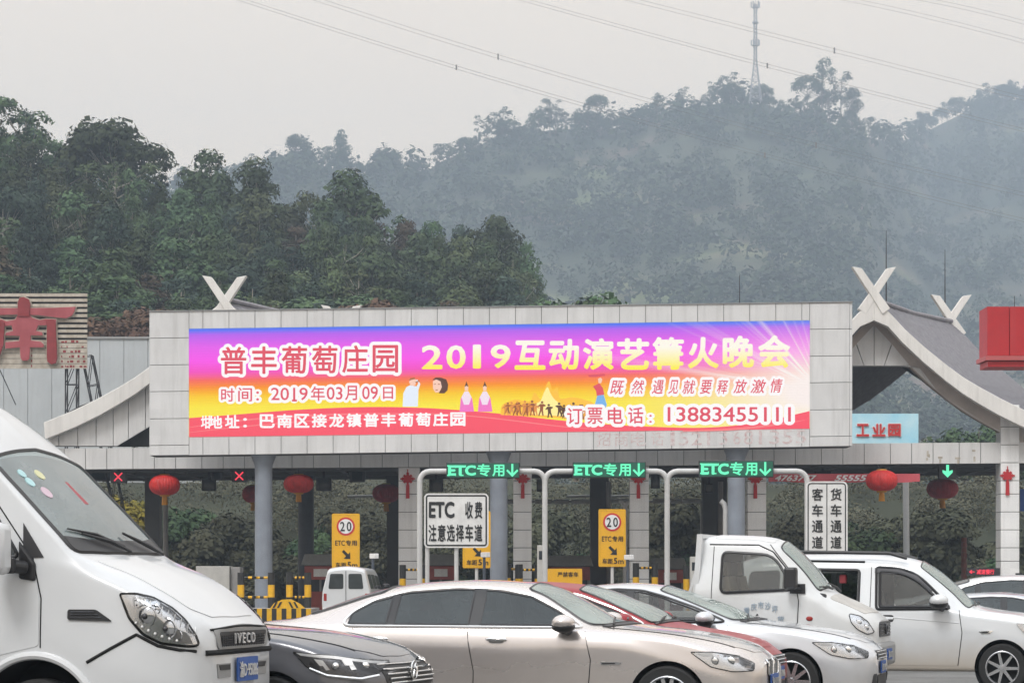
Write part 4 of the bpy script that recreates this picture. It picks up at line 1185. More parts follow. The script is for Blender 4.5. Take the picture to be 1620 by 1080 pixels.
mk('led_board', (0.004, 0.035, 0.022), 0.5, emit=(0.008, 0.075, 0.045), estr=1.0)
E_GREEN = emitmat('lit_green', (0.16, 1.0, 0.55), 1.1)
E_CROSS = emitmat('lit_cross', (1.0, 0.06, 0.10), 1.1)
for px0, px1, y0, y1, lab in ((706, 822, 731, 756, 'green lit fast lane sign between the two left pipe posts'), (906, 1022, 730, 755.5, 'green lit fast lane sign in the middle of the three'), (1106, 1224, 728, 754.5, 'green lit fast lane sign nearest the two column lane sign')):
    t = thing('lane_led_sign', lab, 'sign', base((px0 + px1) / 2, YG - 0.25), 0, 'green lit fast lane signs')
    Y = YG - 0.25
    a, c = P(px0, y1, Y), P(px1, y0, Y)
    MB().span((a.x, Y, a.z), (c.x, Y + 0.2, c.z)).build('housing', M['dark_metal'], t, bevel=0.02)
    fp = MB().span((a.x + 0.03, Y - 0.012, a.z + 0.03), (c.x - 0.03, Y - 0.002, c.z - 0.03)).build('display', M['led_board'], t)
    b = MB()
    ptext(b, 'ETC', px0 + 3, y0 + 4.5, px0 + 47, y1 - 4, Y - 0.03, 0.045)
    ptext(b, '专', px0 + 48.5, y0 + 2.5, px0 + 70, y1 - 3, Y - 0.03, 0.025)
    ptext(b, '用', px0 + 73, y0 + 3.5, px0 + 92, y1 - 3, Y - 0.03, 0.025)
    def bx(x0, y0_, x1, y1_):
        p_, q_ = P(x0, y1_, Y), P(x1, y0_, Y); b.span((p_.x, Y - 0.032, p_.z), (q_.x, Y - 0.024, q_.z))
    for x0, x1_, ya, yb in ((1.5, 5, 4.5, 6.6), (1.5, 5, 19.4, 21.5), (14.0, 15.4, 4.5, 9), (14.0, 15.4, 17, 21.5), (21.6, 27.4, 19.8, 21.5), (18.0, 19.2, 4.5, 8), (30, 31.2, 4.5, 8), (44, 46, 5, 9.5)):
        bx(px0 + x0, y0 + ya, px0 + x1_, y0 + yb)       # slab serifs of the dot lettering
    xc_ = px0 + 104.5
    bx(xc_ - 1.6, y0 + 2.5, xc_ + 1.6, y1 - 5)
    for s_ in (1, -1):
        q = [(xc_, y1 - 2), (xc_ + s_ * 9.5, y1 - 11.5), (xc_ + s_ * 7.6, y1 - 14), (xc_, y1 - 6.5)]
        b.prism([(P(u_, v_, Y).x, P(u_, v_, Y).z) for u_, v_ in q], Y - 0.033, Y - 0.025)
    b.build('lettering', E_GREEN, fp, fix=False)

# lane signals hung under the fascia
def lane_signal(px, py, kind, lab, w=20, h=19, Y=YB + 0.6, group=None):
    t = thing('lane_signal', lab, 'lane signal', base(px, Y, 0), 0, group)
    a, c = P(px - w / 2, py + h / 2, Y), P(px + w / 2, py - h / 2, Y)
    MB().span((a.x, Y, a.z), (c.x, Y + 0.3, c.z)).build('housing', M['dark_metal'], t, bevel=0.02)
    m = (a.x + c.x) / 2
    MB().span((m - 0.05, Y + 0.1, c.z), (m + 0.05, Y + 0.2, zb0 + 0.5)).build('bracket', M['dark_metal'], t)
    b = MB(); q = lambda u_, v_: P(px + u_, py + v_, Y)
    if kind == 'cross':
        for s_ in (1, -1):
            b.bar(q(-6, -6 * s_) + Vector((0, -0.02 - 0.003 * s_, 0)), q(6, 6 * s_) + Vector((0, -0.02 - 0.003 * s_, 0)), 0.01, 0.075, up=(0, 1, 0)) if False else b.prism([(q(u_, v_ * s_).x, q(u_, v_ * s_).z) for u_, v_ in ((-7, -5.6), (-5.6, -7), (7, 5.6), (5.6, 7))], Y - 0.025 - 0.004 * s_, Y - 0.012 - 0.004 * s_)
        b.build('cross', E_CROSS, t)
    elif kind == 'arrow':
        b.prism([(q(u_, v_).x, q(u_, v_).z) for u_, v_ in ((-2.2, -10), (2.2, -10), (2.2, 0), (8, -2), (8, 2), (0, 10), (-8, 2), (-8, -2), (-2.2, 0))], Y - 0.02, Y - 0.01)
        b.build('arrow', E_GREEN, t)
    else:
        MB().prism([(q(u_, v_).x, q(u_, v_).z) for u_, v_ in ((-w * 0.36, -h * 0.36), (w * 0.36, -h * 0.36), (w * 0.32, h * 0.36), (-w * 0.32, h * 0.36))], Y - 0.02, Y - 0.004).build('lens', M['booth_glass'], t)
    return t
lane_signal(187, 754, 'cross', 'lit red cross lane signal beside the white van windscreen', 25)
lane_signal(378.5, 752.5, 'cross', 'lit red cross lane signal just left of the first round column', 24)
lane_signal(1499, 745, 'arrow', 'lit green arrow lane signal above the dark red lantern', 27, 24)
DK = 'unlit black lane lamp under the station roof, '
for px, py, w, h, lab in ((157, 752, 34, 16, 'behind the white van roof'), (330, 767, 22, 18, 'right of the first bright lantern'), (512, 766, 24, 20, 'right of the second bright lantern'), (565, 752, 24, 20, 'above the dark lantern by the first pillar'), (690, 767, 22, 20, 'behind the first fast lane sign'), (858, 767, 18, 20, 'behind the second pipe post'), (1037, 760, 14, 24, 'by the third pipe post'), (1122, 772, 12, 14, 'under the last fast lane sign'), (1302, 758, 26, 26, 'above the two column lane sign'), (343, 752, 16, 14, 'highest near the first bright lantern')):
    lane_signal(px, py, 'off', DK + lab, w, h, YB + 7, 'unlit lane lamps under the roof')

# lanterns and knots
def lantern(px, py, rx, rz, Y, dark, lab):
    t = thing('red_lantern', lab, 'lantern', P(px, py, Y), 0, 'red lanterns under the station roof')
    c = P(px, py, Y); s_ = Y / FPX
    a, h = rx * s_, rz * s_
    n_ = 32; vs, fs = [], []
    for i in range(13):
        th = math.pi * (0.09 + 0.82 * i / 12)
        for k in range(n_ * 2):
            an = math.pi * k / n_
            r_ = a * math.sin(th) ** 0.75 * (1 - 0.03 * (k % 2))
            vs.append((c.x + r_ * math.cos(an), c.y + r_ * math.sin(an), c.z + h * math.cos(th)))
    m = n_ * 2
    for i in range(12):
        for k in range(m): fs.append((i * m + k, (i + 1) * m + k, (i + 1) * m + (k + 1) % m, i * m + (k + 1) % m))
    fs.append(tuple(range(m))); fs.append(tuple(range(12 * m + m - 1, 12 * m - 1, -1)))
    MB().add(vs, fs).build('shade', M['lantern_dark' if dark else 'lantern'], t, smooth=False)
    MB().lathe(c, [(0.0, h * 1.08), (a * 0.30, h * 1.06), (a * 0.38, h * 0.92), (a * 0.2, h * 0.9)], 16).build('cap', M['gold'], t, smooth=True)
    MB().lathe(c, [(a * 0.2, -h * 0.9), (a * 0.36, -h * 0.94), (a * 0.28, -h * 1.1), (0, -h * 1.1)], 16).build('collar', M['gold'], t, smooth=True)
    b = MB()
    for k in range(12):
        an = k * 0.524; q = Vector((math.cos(an), math.sin(an), 0)) * a * 0.13
        b.tube([c + q + Vector((0, 0, -h * 1.08)), c + q * 1.25 + Vector((0, 0, -h * 1.9))], 0.018, 4)
    b.build('tassel', M['gold'], t)
    MB().cyl(c + Vector((0, 0, h)), (c.x, max(c.y, YB + .3), max(c.z + h * 1.3, zb0 + SLANT * c.x + (0.02 if Y < 91 else 0.3))), 0.015, 6).build('cord', M['dark_metal'], t)
lantern(260.5, 767, 24.5, 16.5, YB + 0.45, False, 'bright red lantern left of the first round column, beside a red cross signal')
lantern(472.5, 765, 24, 15, YB + 0.45, False, 'bright red lantern just right of the first round column')
lantern(1395, 760, 25, 17, YB - 1.0, False, 'bright red lantern in front of the red banner on the right')
lantern(400, 781, 17, 14, YB + 12, True, 'dark red lantern half hidden behind the first round column')
lantern(611, 780, 22, 15, YB + 10, True, 'dark red lantern just left of the first tiled pillar')
lantern(1491, 773, 25, 16, YB + 11, True, 'dark red lantern under the green arrow signal')
def knot(px, py, Y, lab):
    t = thing('chinese_knot', lab, 'knot ornament', P(px, py, Y), 0, 'red knot ornaments on the tiled pillars')
    b = MB(); s_ = Y / FPX; c = P(px, py, Y)
    dia = lambda cx_, cz_, r: [(cx_ + r, cz_), (cx_, cz_ + r), (cx_ - r, cz_), (cx_, cz_ - r)]
    b.prism(dia(c.x, c.z, 8.5 * s_), Y, Y + 0.05)
    for dx_, dz_, r in ((-8, 0, 3.0), (8, 0, 3.0), (-5, 4.6, 2.6), (5, 4.6, 2.6), (-5, -4.6, 2.6), (5, -4.6, 2.6), (0, 8.5, 2.6), (-10.8, 0, 1.5), (10.8, 0, 1.5), (0, -9, 2.5)):
        b.prism(dia(c.x + dx_ * s_, c.z + dz_ * s_, r * s_), Y - 0.004 + 0.001 * abs(dx_), Y + 0.045)
    b.build('knot', M['knot_red'], t)
    MB().prism([(c.x - 2.6 * s_, c.z - 10 * s_), (c.x + 2.6 * s_, c.z - 10 * s_), (c.x + 2.9 * s_, c.z - 31 * s_), (c.x - 2.9 * s_, c.z - 31 * s_)], Y - 0.01, Y + 0.03).build('tassel', M['knot_red'], t)
    MB().cyl((c.x, Y, c.z + 8 * s_), (c.x, Y, c.z + 15 * s_), 0.02, 6).build('cord', M['knot_red'], t)
knot(645, 757, YB + 0.0, 'red knot ornament on the first tiled pillar, right of a dark lantern')
knot(827, 757, YB + 0.0, 'red knot ornament on the pillar behind the first green lane sign')
knot(1010, 757, YB + 0.0, 'red knot ornament on the pillar behind the middle green lane sign')
knot(1195, 757, YB + 0.0, 'red knot ornament on the pillar behind the last green lane sign')
knot(1594, 752, YB - 0.16, 'red knot ornament on the big right corner pillar')

# white and yellow signs
def sign_panel(t, px0, py0, px1, py1, Y, m, border, r=0.12, bm=None, bw=0.05, inset=0.05):
    a, c = P(px0, py1, Y), P(px1, py0, Y)
    pn = MB().prism(rrect(a.x, a.z, c.x, c.z, r), Y, Y + 0.05).build('panel', m, t)
    if border:
        o = rrect(a.x + inset, a.z + inset, c.x - inset, c.z - inset, max(r - inset, 0.02)); i = rrect(a.x + inset + bw, a.z + inset + bw, c.x - inset - bw, c.z - inset - bw, max(r - inset - bw, 0.01))
        n_ = len(o); b = MB()
        b.add([(x, Y - 0.006, z) for x, z in o] + [(x, Y - 0.006, z) for x, z in i], [(k, (k + 1) % n_, n_ + (k + 1) % n_, n_ + k) for k in range(n_)])
        b.build('border', bm or M['sign_black'], pn, fix=False)
    return pn
Y = 76.0
t = thing('lane_choice_sign', 'white square sign with black lettering on two posts, in front of a yellow sign', 'sign', base(722, Y))
pn = sign_panel(t, 671, 780, 773, 866, Y, M['sign_white'], True, 0.14)
b = MB()
ptext(b, 'ETC', 678.5, 793, 719, 819, Y - 0.012, 0.035)
ptext(b, '收', 736, 793, 748, 820, Y - 0.012, 0.022); ptext(b, '费', 751, 793, 763, 820, Y - 0.012, 0.022)
for k, c in enumerate('注意选择车道'): ptext(b, c, 678 + k * 14.5, 829, 690.5 + k * 14.5, 856, Y - 0.012, 0.024)
b.build('lettering', M['sign_black'], pn, fix=False)
for px in (676, 722): MB().cyl(base(px, Y + 0.12), P(px, 790, Y + 0.12), 0.07, 10).build('post', M['white_pipe'], t, smooth=True)
Y = 74.0
t = thing('vehicle_lane_sign', 'tall white sign of two black framed columns of lettering above the white pickup', 'sign', base(1308, Y))
pn = sign_panel(t, 1275, 761, 1341, 906, Y, M['sign_white'], True, 0.16, bw=0.035)
b = MB(); a, c = P(1307.4, 903, Y), P(1308.8, 764, Y); b.span((a.x, Y - 0.008, a.z), (c.x, Y - 0.004, c.z))
for s, x0 in (('客车通道', 1284.5), ('货车通道', 1314)):
    for k, ch in enumerate(s): ptext(b, ch, x0, 772 + k * 25.2, x0 + 17.5, 791.5 + k * 25.2, Y - 0.012, 0.018)
for x0 in (1290, 1320):                                # heads of the arrows below the words
    b.prism([(P(u_, v_, Y).x, P(u_, v_, Y).z) for u_, v_ in ((x0, 876), (x0 + 5, 884), (x0 + 2, 884), (x0 + 2, 900), (x0 - 2, 900), (x0 - 2, 884), (x0 - 5, 884))], Y - 0.012, Y - 0.006)
b.build('lettering', M['sign_black'], pn, fix=False)
for px in (1288, 1328): MB().cyl(base(px, Y + 0.12), P(px, 770, Y + 0.12), 0.07, 10).build('post', M['steel'], t, smooth=True)

def yellow_sign(px0, py0, px1, py1, Y, lab):
    t = thing('yellow_lane_sign', lab, 'sign', base((px0 + px1) / 2, Y), 0, 'yellow speed limit signs at the fast lanes')
    w = px1 - px0; h = py1 - py0
    pn = sign_panel(t, px0, py0, px1, py1, Y, M['sign_yellow'], True, 0.05, M['yellow'], 0.03, 0.03)
    cx_, cy_ = px0 + w * 0.5, py0 + h * 0.225
    q = P(cx_, cy_, Y); s_ = Y / FPX
    disc = lambda r, y: (MB().lathe((q.x, y, q.z), [(0, 0), (r * s_, 0), (r * s_, 0.004), (0, 0.004)], 32, 'Y'))
    disc(14.5, Y - 0.01).build('limit_ring', M['sign_red'], pn); disc(11.5, Y - 0.018).build('limit_face', M['lettering_white'], pn)
    b = MB()
    ptext(b, '2', cx_ - 9, cy_ - 7.5, cx_ - 1.5, cy_ + 7.5, Y - 0.026, 0.012); ptext(b, '0', cx_ + 1.5, cy_ - 7.5, cx_ + 9, cy_ + 7.5, Y - 0.026, 0.012)
    ptext(b, 'ETC', px0 + w * 0.12, py0 + h * 0.47, px0 + w * 0.47, py0 + h * 0.56, Y - 0.012, 0.006)
    ptext(b, '专用', px0 + w * 0.50, py0 + h * 0.465, px0 + w * 0.9, py0 + h * 0.565, Y - 0.012, 0.012)
    ptext(b, '车距', px0 + w * 0.14, py0 + h * 0.855, px0 + w * 0.52, py0 + h * 0.95, Y - 0.012, 0.012)
    ptext(b, '5', px0 + w * 0.56, py0 + h * 0.845, px0 + w * 0.69, py0 + h * 0.95, Y - 0.012, 0.02)
    ptext(b, 'm', px0 + w * 0.72, py0 + h * 0.885, px0 + w * 0.92, py0 + h * 0.95, Y - 0.012, 0.012)
    ax, ay = px0 + w * 0.36, py0 + h * 0.635
    arr = [(0, 3), (3, 0), (10, 7), (13, 3.5), (13.5, 14.5), (3, 14), (6.5, 10)]
    b.prism([(P(ax + u_, ay + v_, Y).x, P(ax + u_, ay + v_, Y).z) for u_, v_ in arr], Y - 0.012, Y - 0.006)
    b.build('lettering', M['sign_black'], pn, fix=False)
    for dx_ in (0.5,): MB().cyl(base(px0 + w * dx_, Y + 0.1), P(px0 + w * dx_, py0 + 6, Y + 0.1), 0.06, 10).build('post', M['white_pipe'], t, smooth=True)
yellow_sign(525, 812, 569, 902, 84, 'yellow limit sign standing alone above the small white minivan')
yellow_sign(732, 808, 776, 898, 84, 'yellow limit sign partly hidden behind the white square sign')
yellow_sign(947, 805, 990, 896, 84, 'yellow limit sign between the second and third pipe posts')
Y = 82
t = thing('warning_board', 'low orange warning board just above the champagne sedan roof', 'sign', base(893, Y))
pn = sign_panel(t, 866, 899, 921, 930, Y, M['sign_yellow'], False, 0.03)
b = MB(); ptext(b, '严禁客车', 882, 904, 915, 912, Y - 0.012, 0.012); b.build('lettering', M['sign_black'], pn, fix=False)
for px in (874, 912): MB().cyl(base(px, Y + 0.1), P(px, 904, Y + 0.1), 0.04, 8).build('post', M['steel'], t)
# red banner across the right bay
Y = 89.8
t = thing('red_banner', 'long red banner with white phone digits hung across the right bays', 'banner', base(1340, Y))
a, c = P(1216, 762, Y), P(1455, 749, Y)
cl = MB(); N_ = 40
vs = []
for i in range(N_ + 1):
    x = a.x + (c.x - a.x) * i / N_; y = Y + 0.03 * math.sin(i * 0.9)
    vs += [(x, y, a.z + 0.02 * math.sin(i * 0.5)), (x, y, c.z)]
cl.add(vs + [(v[0], v[1] + 0.012, v[2]) for v in vs], [(2 * i, 2 * i + 2, 2 * i + 3, 2 * i + 1) for i in range(N_)] + [(2 * N_ + 2 + 2 * i, 2 * N_ + 2 + 2 * i + 1, 2 * N_ + 2 + 2 * i + 3, 2 * N_ + 2 + 2 * i + 2) for i in range(N_)])
cl = cl.build('cloth', M['banner_red'], t, fix=False)
b = MB()
for s, x0, x1 in (('4763777', 1226, 1292), ('5555589', 1320, 1391)): ptext(b, s, x0, 751, x1, 760.5, Y - 0.045, 0.03, 0.3)
b.build('lettering', M['lettering_white'], cl, fix=False)

# crash posts, guard frames, striped plinth
def striped(mb, p0, p1, r, n_, m0=0):
    p0, p1 = Vector(p0), Vector(p1)
    for k in range(n_): mb.tube([p0.lerp(p1, k / n_), p0.lerp(p1, (k + 1) / n_)], r, 12, mi=(k + m0) % 2)
BYM = [M['black'], M['yellow']]
def crash_frame(pa, pb, py, Y, lab, rails=1, grp='striped crash frames on the lane islands'):
    t = thing('crash_frame', lab, 'barrier', base((pa + pb) / 2, Y), 0, grp)
    zt = P(0, py, Y).z
    for px in (pa, pb):
        x = base(px, Y).x; b = MB(); striped(b, (x, Y, zt), (x, Y, 0), 0.12, 4); o = b.build('post', BYM, t, smooth=True)
    for k in range(rails):
        z = zt - 0.18 - k * 0.68; b = MB(); striped(b, (base(pa, Y).x + 0.12, Y, z), (base(pb, Y).x - 0.12, Y, z), 0.045, 6, 0); b.build('rail', BYM, t, smooth=True)
crash_frame(381, 429, 905, 83.5, 'striped crash frame round the foot of the first round column', 2)
crash_frame(458, 487, 905, 83.8, 'striped crash frame right of the first round column', 2)
crash_frame(637, 667, 893, 88, 'striped crash frame at the foot of the first tiled pillar')
crash_frame(803, 822, 892, 88.4, 'narrow striped crash frame at the foot of the second round column')
crash_frame(820, 851, 893, 87.4, 'striped crash frame at the foot of the second tiled pillar')
crash_frame(1006, 1036, 890, 88, 'striped crash frame at the foot of the third tiled pillar')
crash_frame(1086, 1112, 894, 88, 'striped crash frame left of the third round column')
crash_frame(1560, 1612, 906, 80, 'striped crash frame at the foot of the right corner pillar')
Y = 81.0
t = thing('striped_plinth', 'yellow and black striped concrete plinth below the first round column', 'plinth', base(430, Y))
a, c = base(360, Y), base(492, Y)
zt = P(0, 962, Y).z
MB().span((a.x, Y + 0.02, 0), (c.x, Y + 3.5, zt - 0.01)).build('block', M['concrete'], t)
b = MB(); n_ = 17
for k in range(n_):
    x0 = a.x + (c.x - a.x) * k / n_; x1 = a.x + (c.x - a.x) * (k + 1) / n_
    b.span((x0, Y, 0.01), (x1, Y + 0.018, zt), mi=k % 2)
b.build('stripes', [M['yellow'], M['black']], t)
t = thing('chevron_nose', 'yellow island nose with dark chevrons on top of the striped plinth', 'barrier', base(450, Y + 0.4))
b = MB(); hump = [(427, 962), (434, 953), (446, 948), (456, 948), (470, 955), (478, 962)]
b.prism([(P(u_, v_, Y + 0.4).x, P(u_, v_, Y + 0.4).z) for u_, v_ in hump], Y + 0.4, Y + 1.6)
b.build('hump', M['yellow'], t)
for x0, s_ in ((436, -1), (443, -1), (456, 1), (464, 1)):
    b = MB(); b.prism([(P(u_, v_, Y + 0.4).x, P(u_, v_, Y + 0.4).z) for u_, v_ in ((x0, 951.5), (x0 + 3.4, 951.5), (x0 + 3.4 + s_ * 5, 961), (x0 + s_ * 5, 961))], Y + 0.38, Y + 0.395)
    b.build('chevron', M['black'], t)
# small posts with cameras, cabinets, booths
for px, py, Y, lab in ((590, 882, 80, 'white camera on a thin post behind the white minivan'), (766, 880, 80, 'white camera on a thin post right of the white square sign'), (993, 884, 81, 'white camera on a thin post beside the third tiled pillar')):
    t = thing('lane_camera', lab, 'camera', base(px, Y), 0, 'white cameras on posts')
    q = P(px, py, Y)
    MB().cyl(base(px, Y), q, 0.05, 10).build('post', M['dark_blue_column'], t)
    MB().box(q + Vector((0.04, -0.05, 0.06)), (0.16, 0.4, 0.17), Matrix.Rotation(0.5, 3, 'Z')).build('housing', M['lamp_white'], t, bevel=0.02)
t = thing('switch_cabinet', 'pale equipment cabinets beyond the van bonnet', 'cabinet', base(338, 88))
a = P(310, 895, 88); c = P(363, 895, 88)
MB().span((a.x, 88, 0), (c.x, 89.2, a.z)).build('cabinet_body', M['cabinet'], t, bevel=0.02)
MB().span((P(363.5, 0, 88).x, 88.2, 0), (P(379, 0, 88).x, 89.2, a.z - 0.03)).build('side_box', M['concrete'], t, bevel=0.02)
for px, py0, Y, lab in ((858, 862, 84.5, 'tall pale lane box left of the second pipe post'), (1100, 880, 86, 'pale lane terminal left of the pickup bed')):
    t = thing('lane_terminal', lab, 'cabinet', base(px, Y), 0)
    b = MB(); q = P(px, py0, Y); b.span((q.x - 0.18, Y, 0.0), (q.x + 0.18, Y + 0.35, q.z)); b.build('cabinet_body', M['cabinet'], t, bevel=0.02)
    MB().span((q.x - 0.12, Y - 0.012, q.z - 0.5), (q.x + 0.12, Y - 0.002, q.z - 0.2)).build('screen', M['booth_glass'], t)
def booth(px0, px1, py, Y, lab):
    t = thing('toll_booth', lab, 'toll booth', base((px0 + px1) / 2, Y), 0, 'toll booths behind the signs')
    a = P(px0, py, Y); c = P(px1, py, Y); z1 = a.z
    MB().span((a.x + 0.08, Y + 0.1, 0.0), (c.x - 0.08, Y + 3.0, 1.0)).build('base', M['booth_red'], t)
    MB().span((a.x + 0.12, Y + 0.15, 1.0), (c.x - 0.12, Y + 2.95, z1 - 1.0)).build('glazing', M['booth_glass'], t)
    bd = MB().span((a.x + 0.04, Y + 0.04, z1 - 1.0), (c.x - 0.04, Y + 3.05, z1 - 0.46)).build('fascia', M['booth_red'], t)
    MB().span((a.x + (c.x - a.x) * 0.3, Y + 0.025, z1 - 0.88), (a.x + (c.x - a.x) * 0.72, Y + 0.035, z1 - 0.58)).build('name_plate', M['sign_white'], bd)
    MB().prism([(a.x - 0.1, z1 - 0.45), (c.x + 0.1, z1 - 0.45), (c.x - 0.05, z1), (a.x + 0.05, z1)], Y - 0.1, Y + 3.2).build('roof', M['booth_grey'], t, bevel=0.03)
    b = MB()
    for x in (a.x + 0.1, (a.x + c.x) / 2, c.x - 0.1): b.span((x - 0.04, Y + 0.11, 1.0), (x + 0.04, Y + 0.148, z1 - 1.0))
    b.build('mullion', M['booth_grey'], t)
booth(480, 533, 876, 94, 'red and grey toll booth left of the yellow limit sign')
booth(672, 722, 876, 94, 'red and grey toll booth under the white square sign')
booth(1036, 1084, 882, 96, 'red and grey toll booth right of the third pipe post')
booth(868, 935, 878, 97, 'red and grey toll booth behind the orange warning board')
# horizontal white pipes and pale tubes under the roof at the back
t = thing('pipe_rail', 'white sectioned rail crossing the bays behind the fast lane signs', 'pipe', base(950, 104))
b = MB()
for x0, x1, y in ((800, 818, 793), (846, 873, 793), (876, 900, 793), (904, 935, 793), (966, 996, 792), (1032, 1060, 792), (1062, 1078, 792), (1080, 1108, 792)):
    b.cyl(P(x0, y, 104), P(x1, y, 104), 0.11, 10)
for x0, x1 in ((896, 935), (966, 996), (550, 600)): b.cyl(P(x0, 785.5, 105), P(x1, 784, 105), 0.06, 8)
b.build('rail', M['white_pipe'], t, smooth=True)
b = MB(); b.cyl(P(797, 793, 104.1), P(1112, 793, 104.1), 0.05, 8); b.build('core_pipe', M['steel'], t)
for px in (800, 1110): MB().cyl(base(px, 104.1), P(px, 790, 104.1), 0.06, 8).build('post', M['steel'], t)
def hook(px, py, pxb, Y, lab):
    t = thing('bent_pipe', lab, 'pipe', base(px, Y), 0)
    q = P(px, py, Y)
    MB().tube([(q.x, Y, 0), (q.x, Y, q.z - 0.3), (q.x - 0.06, Y, q.z - 0.1), (P(pxb, 0, Y).x, Y, q.z)], 0.10, 10).build('pipe', M['white_pipe'], t, smooth=True)
hook(1148, 792, 1140, 87, 'short white bent pipe rising behind the pickup cab')
t = thing('forked_pipe', 'white forked pipe standing behind the right yellow limit sign', 'pipe', base(989, 92))
q = P(989, 800, 92)
MB().cyl((q.x, 92, 0), q, 0.09, 10).build('pipe', M['white_pipe'], t, smooth=True)
b = MB()
for dx_ in (-10, 12): b.tube([q, P(989 + dx_ * 0.3, 795, 92), P(989 + dx_, 791, 92)], 0.08, 8)
b.build('fork', M['white_pipe'], t, smooth=True)
t = thing('rusty_post', 'rusty brown post left of the right corner pillar', 'post', base(1525, 95))
b = MB()
for k in range(9): q0 = P(1525, 850 + k * 8, 95); b.cyl(q0, P(1525, 857.4 + k * 8, 95), 0.12 if k % 2 else 0.105, 10)
b.cyl(base(1525, 95), P(1525, 915, 95), 0.10, 10)
b.build('shaft', M['rust'], t)
Y = 79
t = thing('red_message_board', 'small lit red message board above the white crossover roof', 'sign', base(1556, Y))
a, c = P(1530, 910, Y), P(1582, 898, Y)
MB().span((a.x, Y, a.z), (c.x, Y + 0.15, c.z)).build('housing', M['dark_metal'], t)
MB().cyl(base(1556, Y + 0.08), (base(1556, Y).x, Y + 0.08, a.z), 0.06, 8).build('post', M['steel'], t)
b = MB(); ptext(b, '减速慢行', 1545, 900, 1573, 908, Y - 0.012, 0.03); ptext(b, '←', 1533, 901, 1542, 907, Y - 0.012, 0.05); b.build('lettering', E_CROSS, t, fix=False)
t = thing('blue_panel', 'small blue panel at the right edge behind the corner pillar', 'sign', base(1628, 96))
a, c = P(1614, 808, 96), P(1650, 773, 96)
MB().span((a.x, 96, a.z), (c.x, 96.1, c.z)).build('panel', M['plate_blue'], t); MB().cyl(base(1632, 96.2), (base(1632, 96.2).x, 96.2, a.z + 0.1), 0.06, 8).build('post', M['steel'], t)

# ------------------------------------------------------------------ boards and buildings behind
Y = 112.0
t = thing('park_billboard', 'light blue billboard with red lettering seen through the open right gable', 'billboard', base(1380, Y))
a, c = P(1300, 707, Y), P(1453, 654, Y)
pn = MB().span((a.x, Y, a.z), (c.x, Y + 0.3, c.z)).build('panel', M['billboard_blue'], t)
b = MB(); hb = MB()
for ch, x0, x1 in (('工', 1355, 1375), ('业', 1380, 1401), ('园', 1405, 1425)):
    ptext(b, ch, x0, 670, x1, 690, Y - 0.07, 0.035); ptext(hb, ch, x0 - 1.2, 668.8, x1 + 1.2, 691.2, Y - 0.015, 0.075)
hb.build('lettering_outline', M['lettering_white'], pn, fix=False); b.build('lettering', M['sign_red'], pn, fix=False)
for px in (1320, 1435): MB().cyl(base(px, Y + 0.5), (base(px, Y).x, Y + 0.5, a.z + 0.5), 0.15, 10).build('leg', M['steel'], t)

Y = 70.0
t = thing('red_building', 'red clad canopy corner at the right edge above the tiled roof', 'building', base(1650, Y))
a = P(1562, 577, Y); c = P(1700, 485, Y)
d_ = MB()
d_.span((a.x, Y, P(0, 562, Y).z), (a.x + (P(1597, 0, Y).x - a.x) - 0.01, Y + 1.2, c.z)); d_.span((P(1597, 0, Y).x + 0.01, Y, P(0, 562, Y).z), (c.x, Y + 1.2, c.z))
d_.build('cladding', M['red_panel'], t)
MB().span((P(1558, 0, Y).x, Y - 0.1, P(0, 570, Y).z), (c.x + 0.1, Y + 1.3, P(0, 563, Y).z)).build('trim', M['red_trim'], t)
MB().span((P(1563, 0, Y).x, Y, P(0, 580, Y).z), (c.x, Y + 1.2, P(0, 571, Y).z)).build('lower_cladding', M['red_panel'], t)
MB().span((c.x - 0.7, Y + 0.3, 0), (c.x - 0.1, Y + 0.9, P(0, 580, Y).z)).build('column', M['white_tile'], t)

# faded character billboard on lattice legs, and the shed behind it
Y = 95.0
t = thing('character_billboard', 'weathered slatted billboard with one big faded red character on lattice legs', 'billboard', base(60, Y))
zA, zB = P(0, 583, Y).z, P(0, 461, Y).z
x0, x1 = P(-90, 0, Y).x, P(138, 0, Y).x
bk = MB().span((x0, Y + 0.10, zA + 0.05), (x1 - 0.03, Y + 0.16, zB - 0.05)).build('backing', M['deep_red'] if False else M['dark_metal'], t)
b = MB(); n_ = 15; hstep = (zB - zA) / n_
for k in range(n_):
    z = zA + k * hstep
    b.span((x0, Y, z + 0.004), (x1, Y + 0.05, z + hstep * (0.60 if k > 4 else 0.93)))
b.build('slats', M['rust_white'], t)
def bp(pts, dy=0.0): return [(P(u_, v_, Y - 0.2).x, P(u_, v_, Y - 0.2).z) for u_, v_ in pts]
# strokes of the character, with pale edging behind
strokes_light = [[(-60, 487), (27, 487), (46, 487), (85, 486.5), (119, 485), (117, 492), (113, 499), (104, 503), (92, 502), (60, 498), (27, 497), (-60, 500)],
                 [(0, 504), (10, 508), (24, 505), (28, 497), (46, 497), (50, 502), (62, 506), (72, 504), (88, 505), (88, 512), (70, 514), (60, 514), (57, 521), (56, 523), (66, 525), (67, 530), (48, 530), (48, 538), (64, 540), (69, 545), (68, 549), (47, 549), (46, 566), (43, 570), (35, 570), (32, 566), (31, 549), (8, 551), (8, 541), (30, 539), (31, 531), (8, 530), (9, 526), (20, 523), (18, 514), (2, 516)]]
strokes_dark = [[(28, 500), (28, 478), (31, 471), (37, 469.5), (45, 473), (47.5, 480), (46, 500)],
                [(72, 507), (82, 505), (86, 507), (88, 512), (88, 520), (90, 566), (88, 574), (81, 576), (75, 572), (74, 565), (74, 516)],
                [(-8, 510), (0, 506), (7, 510), (6.5, 520), (5, 545), (-2, 566), (-12, 570), (-20, 560), (-14, 545), (-10, 530)]]
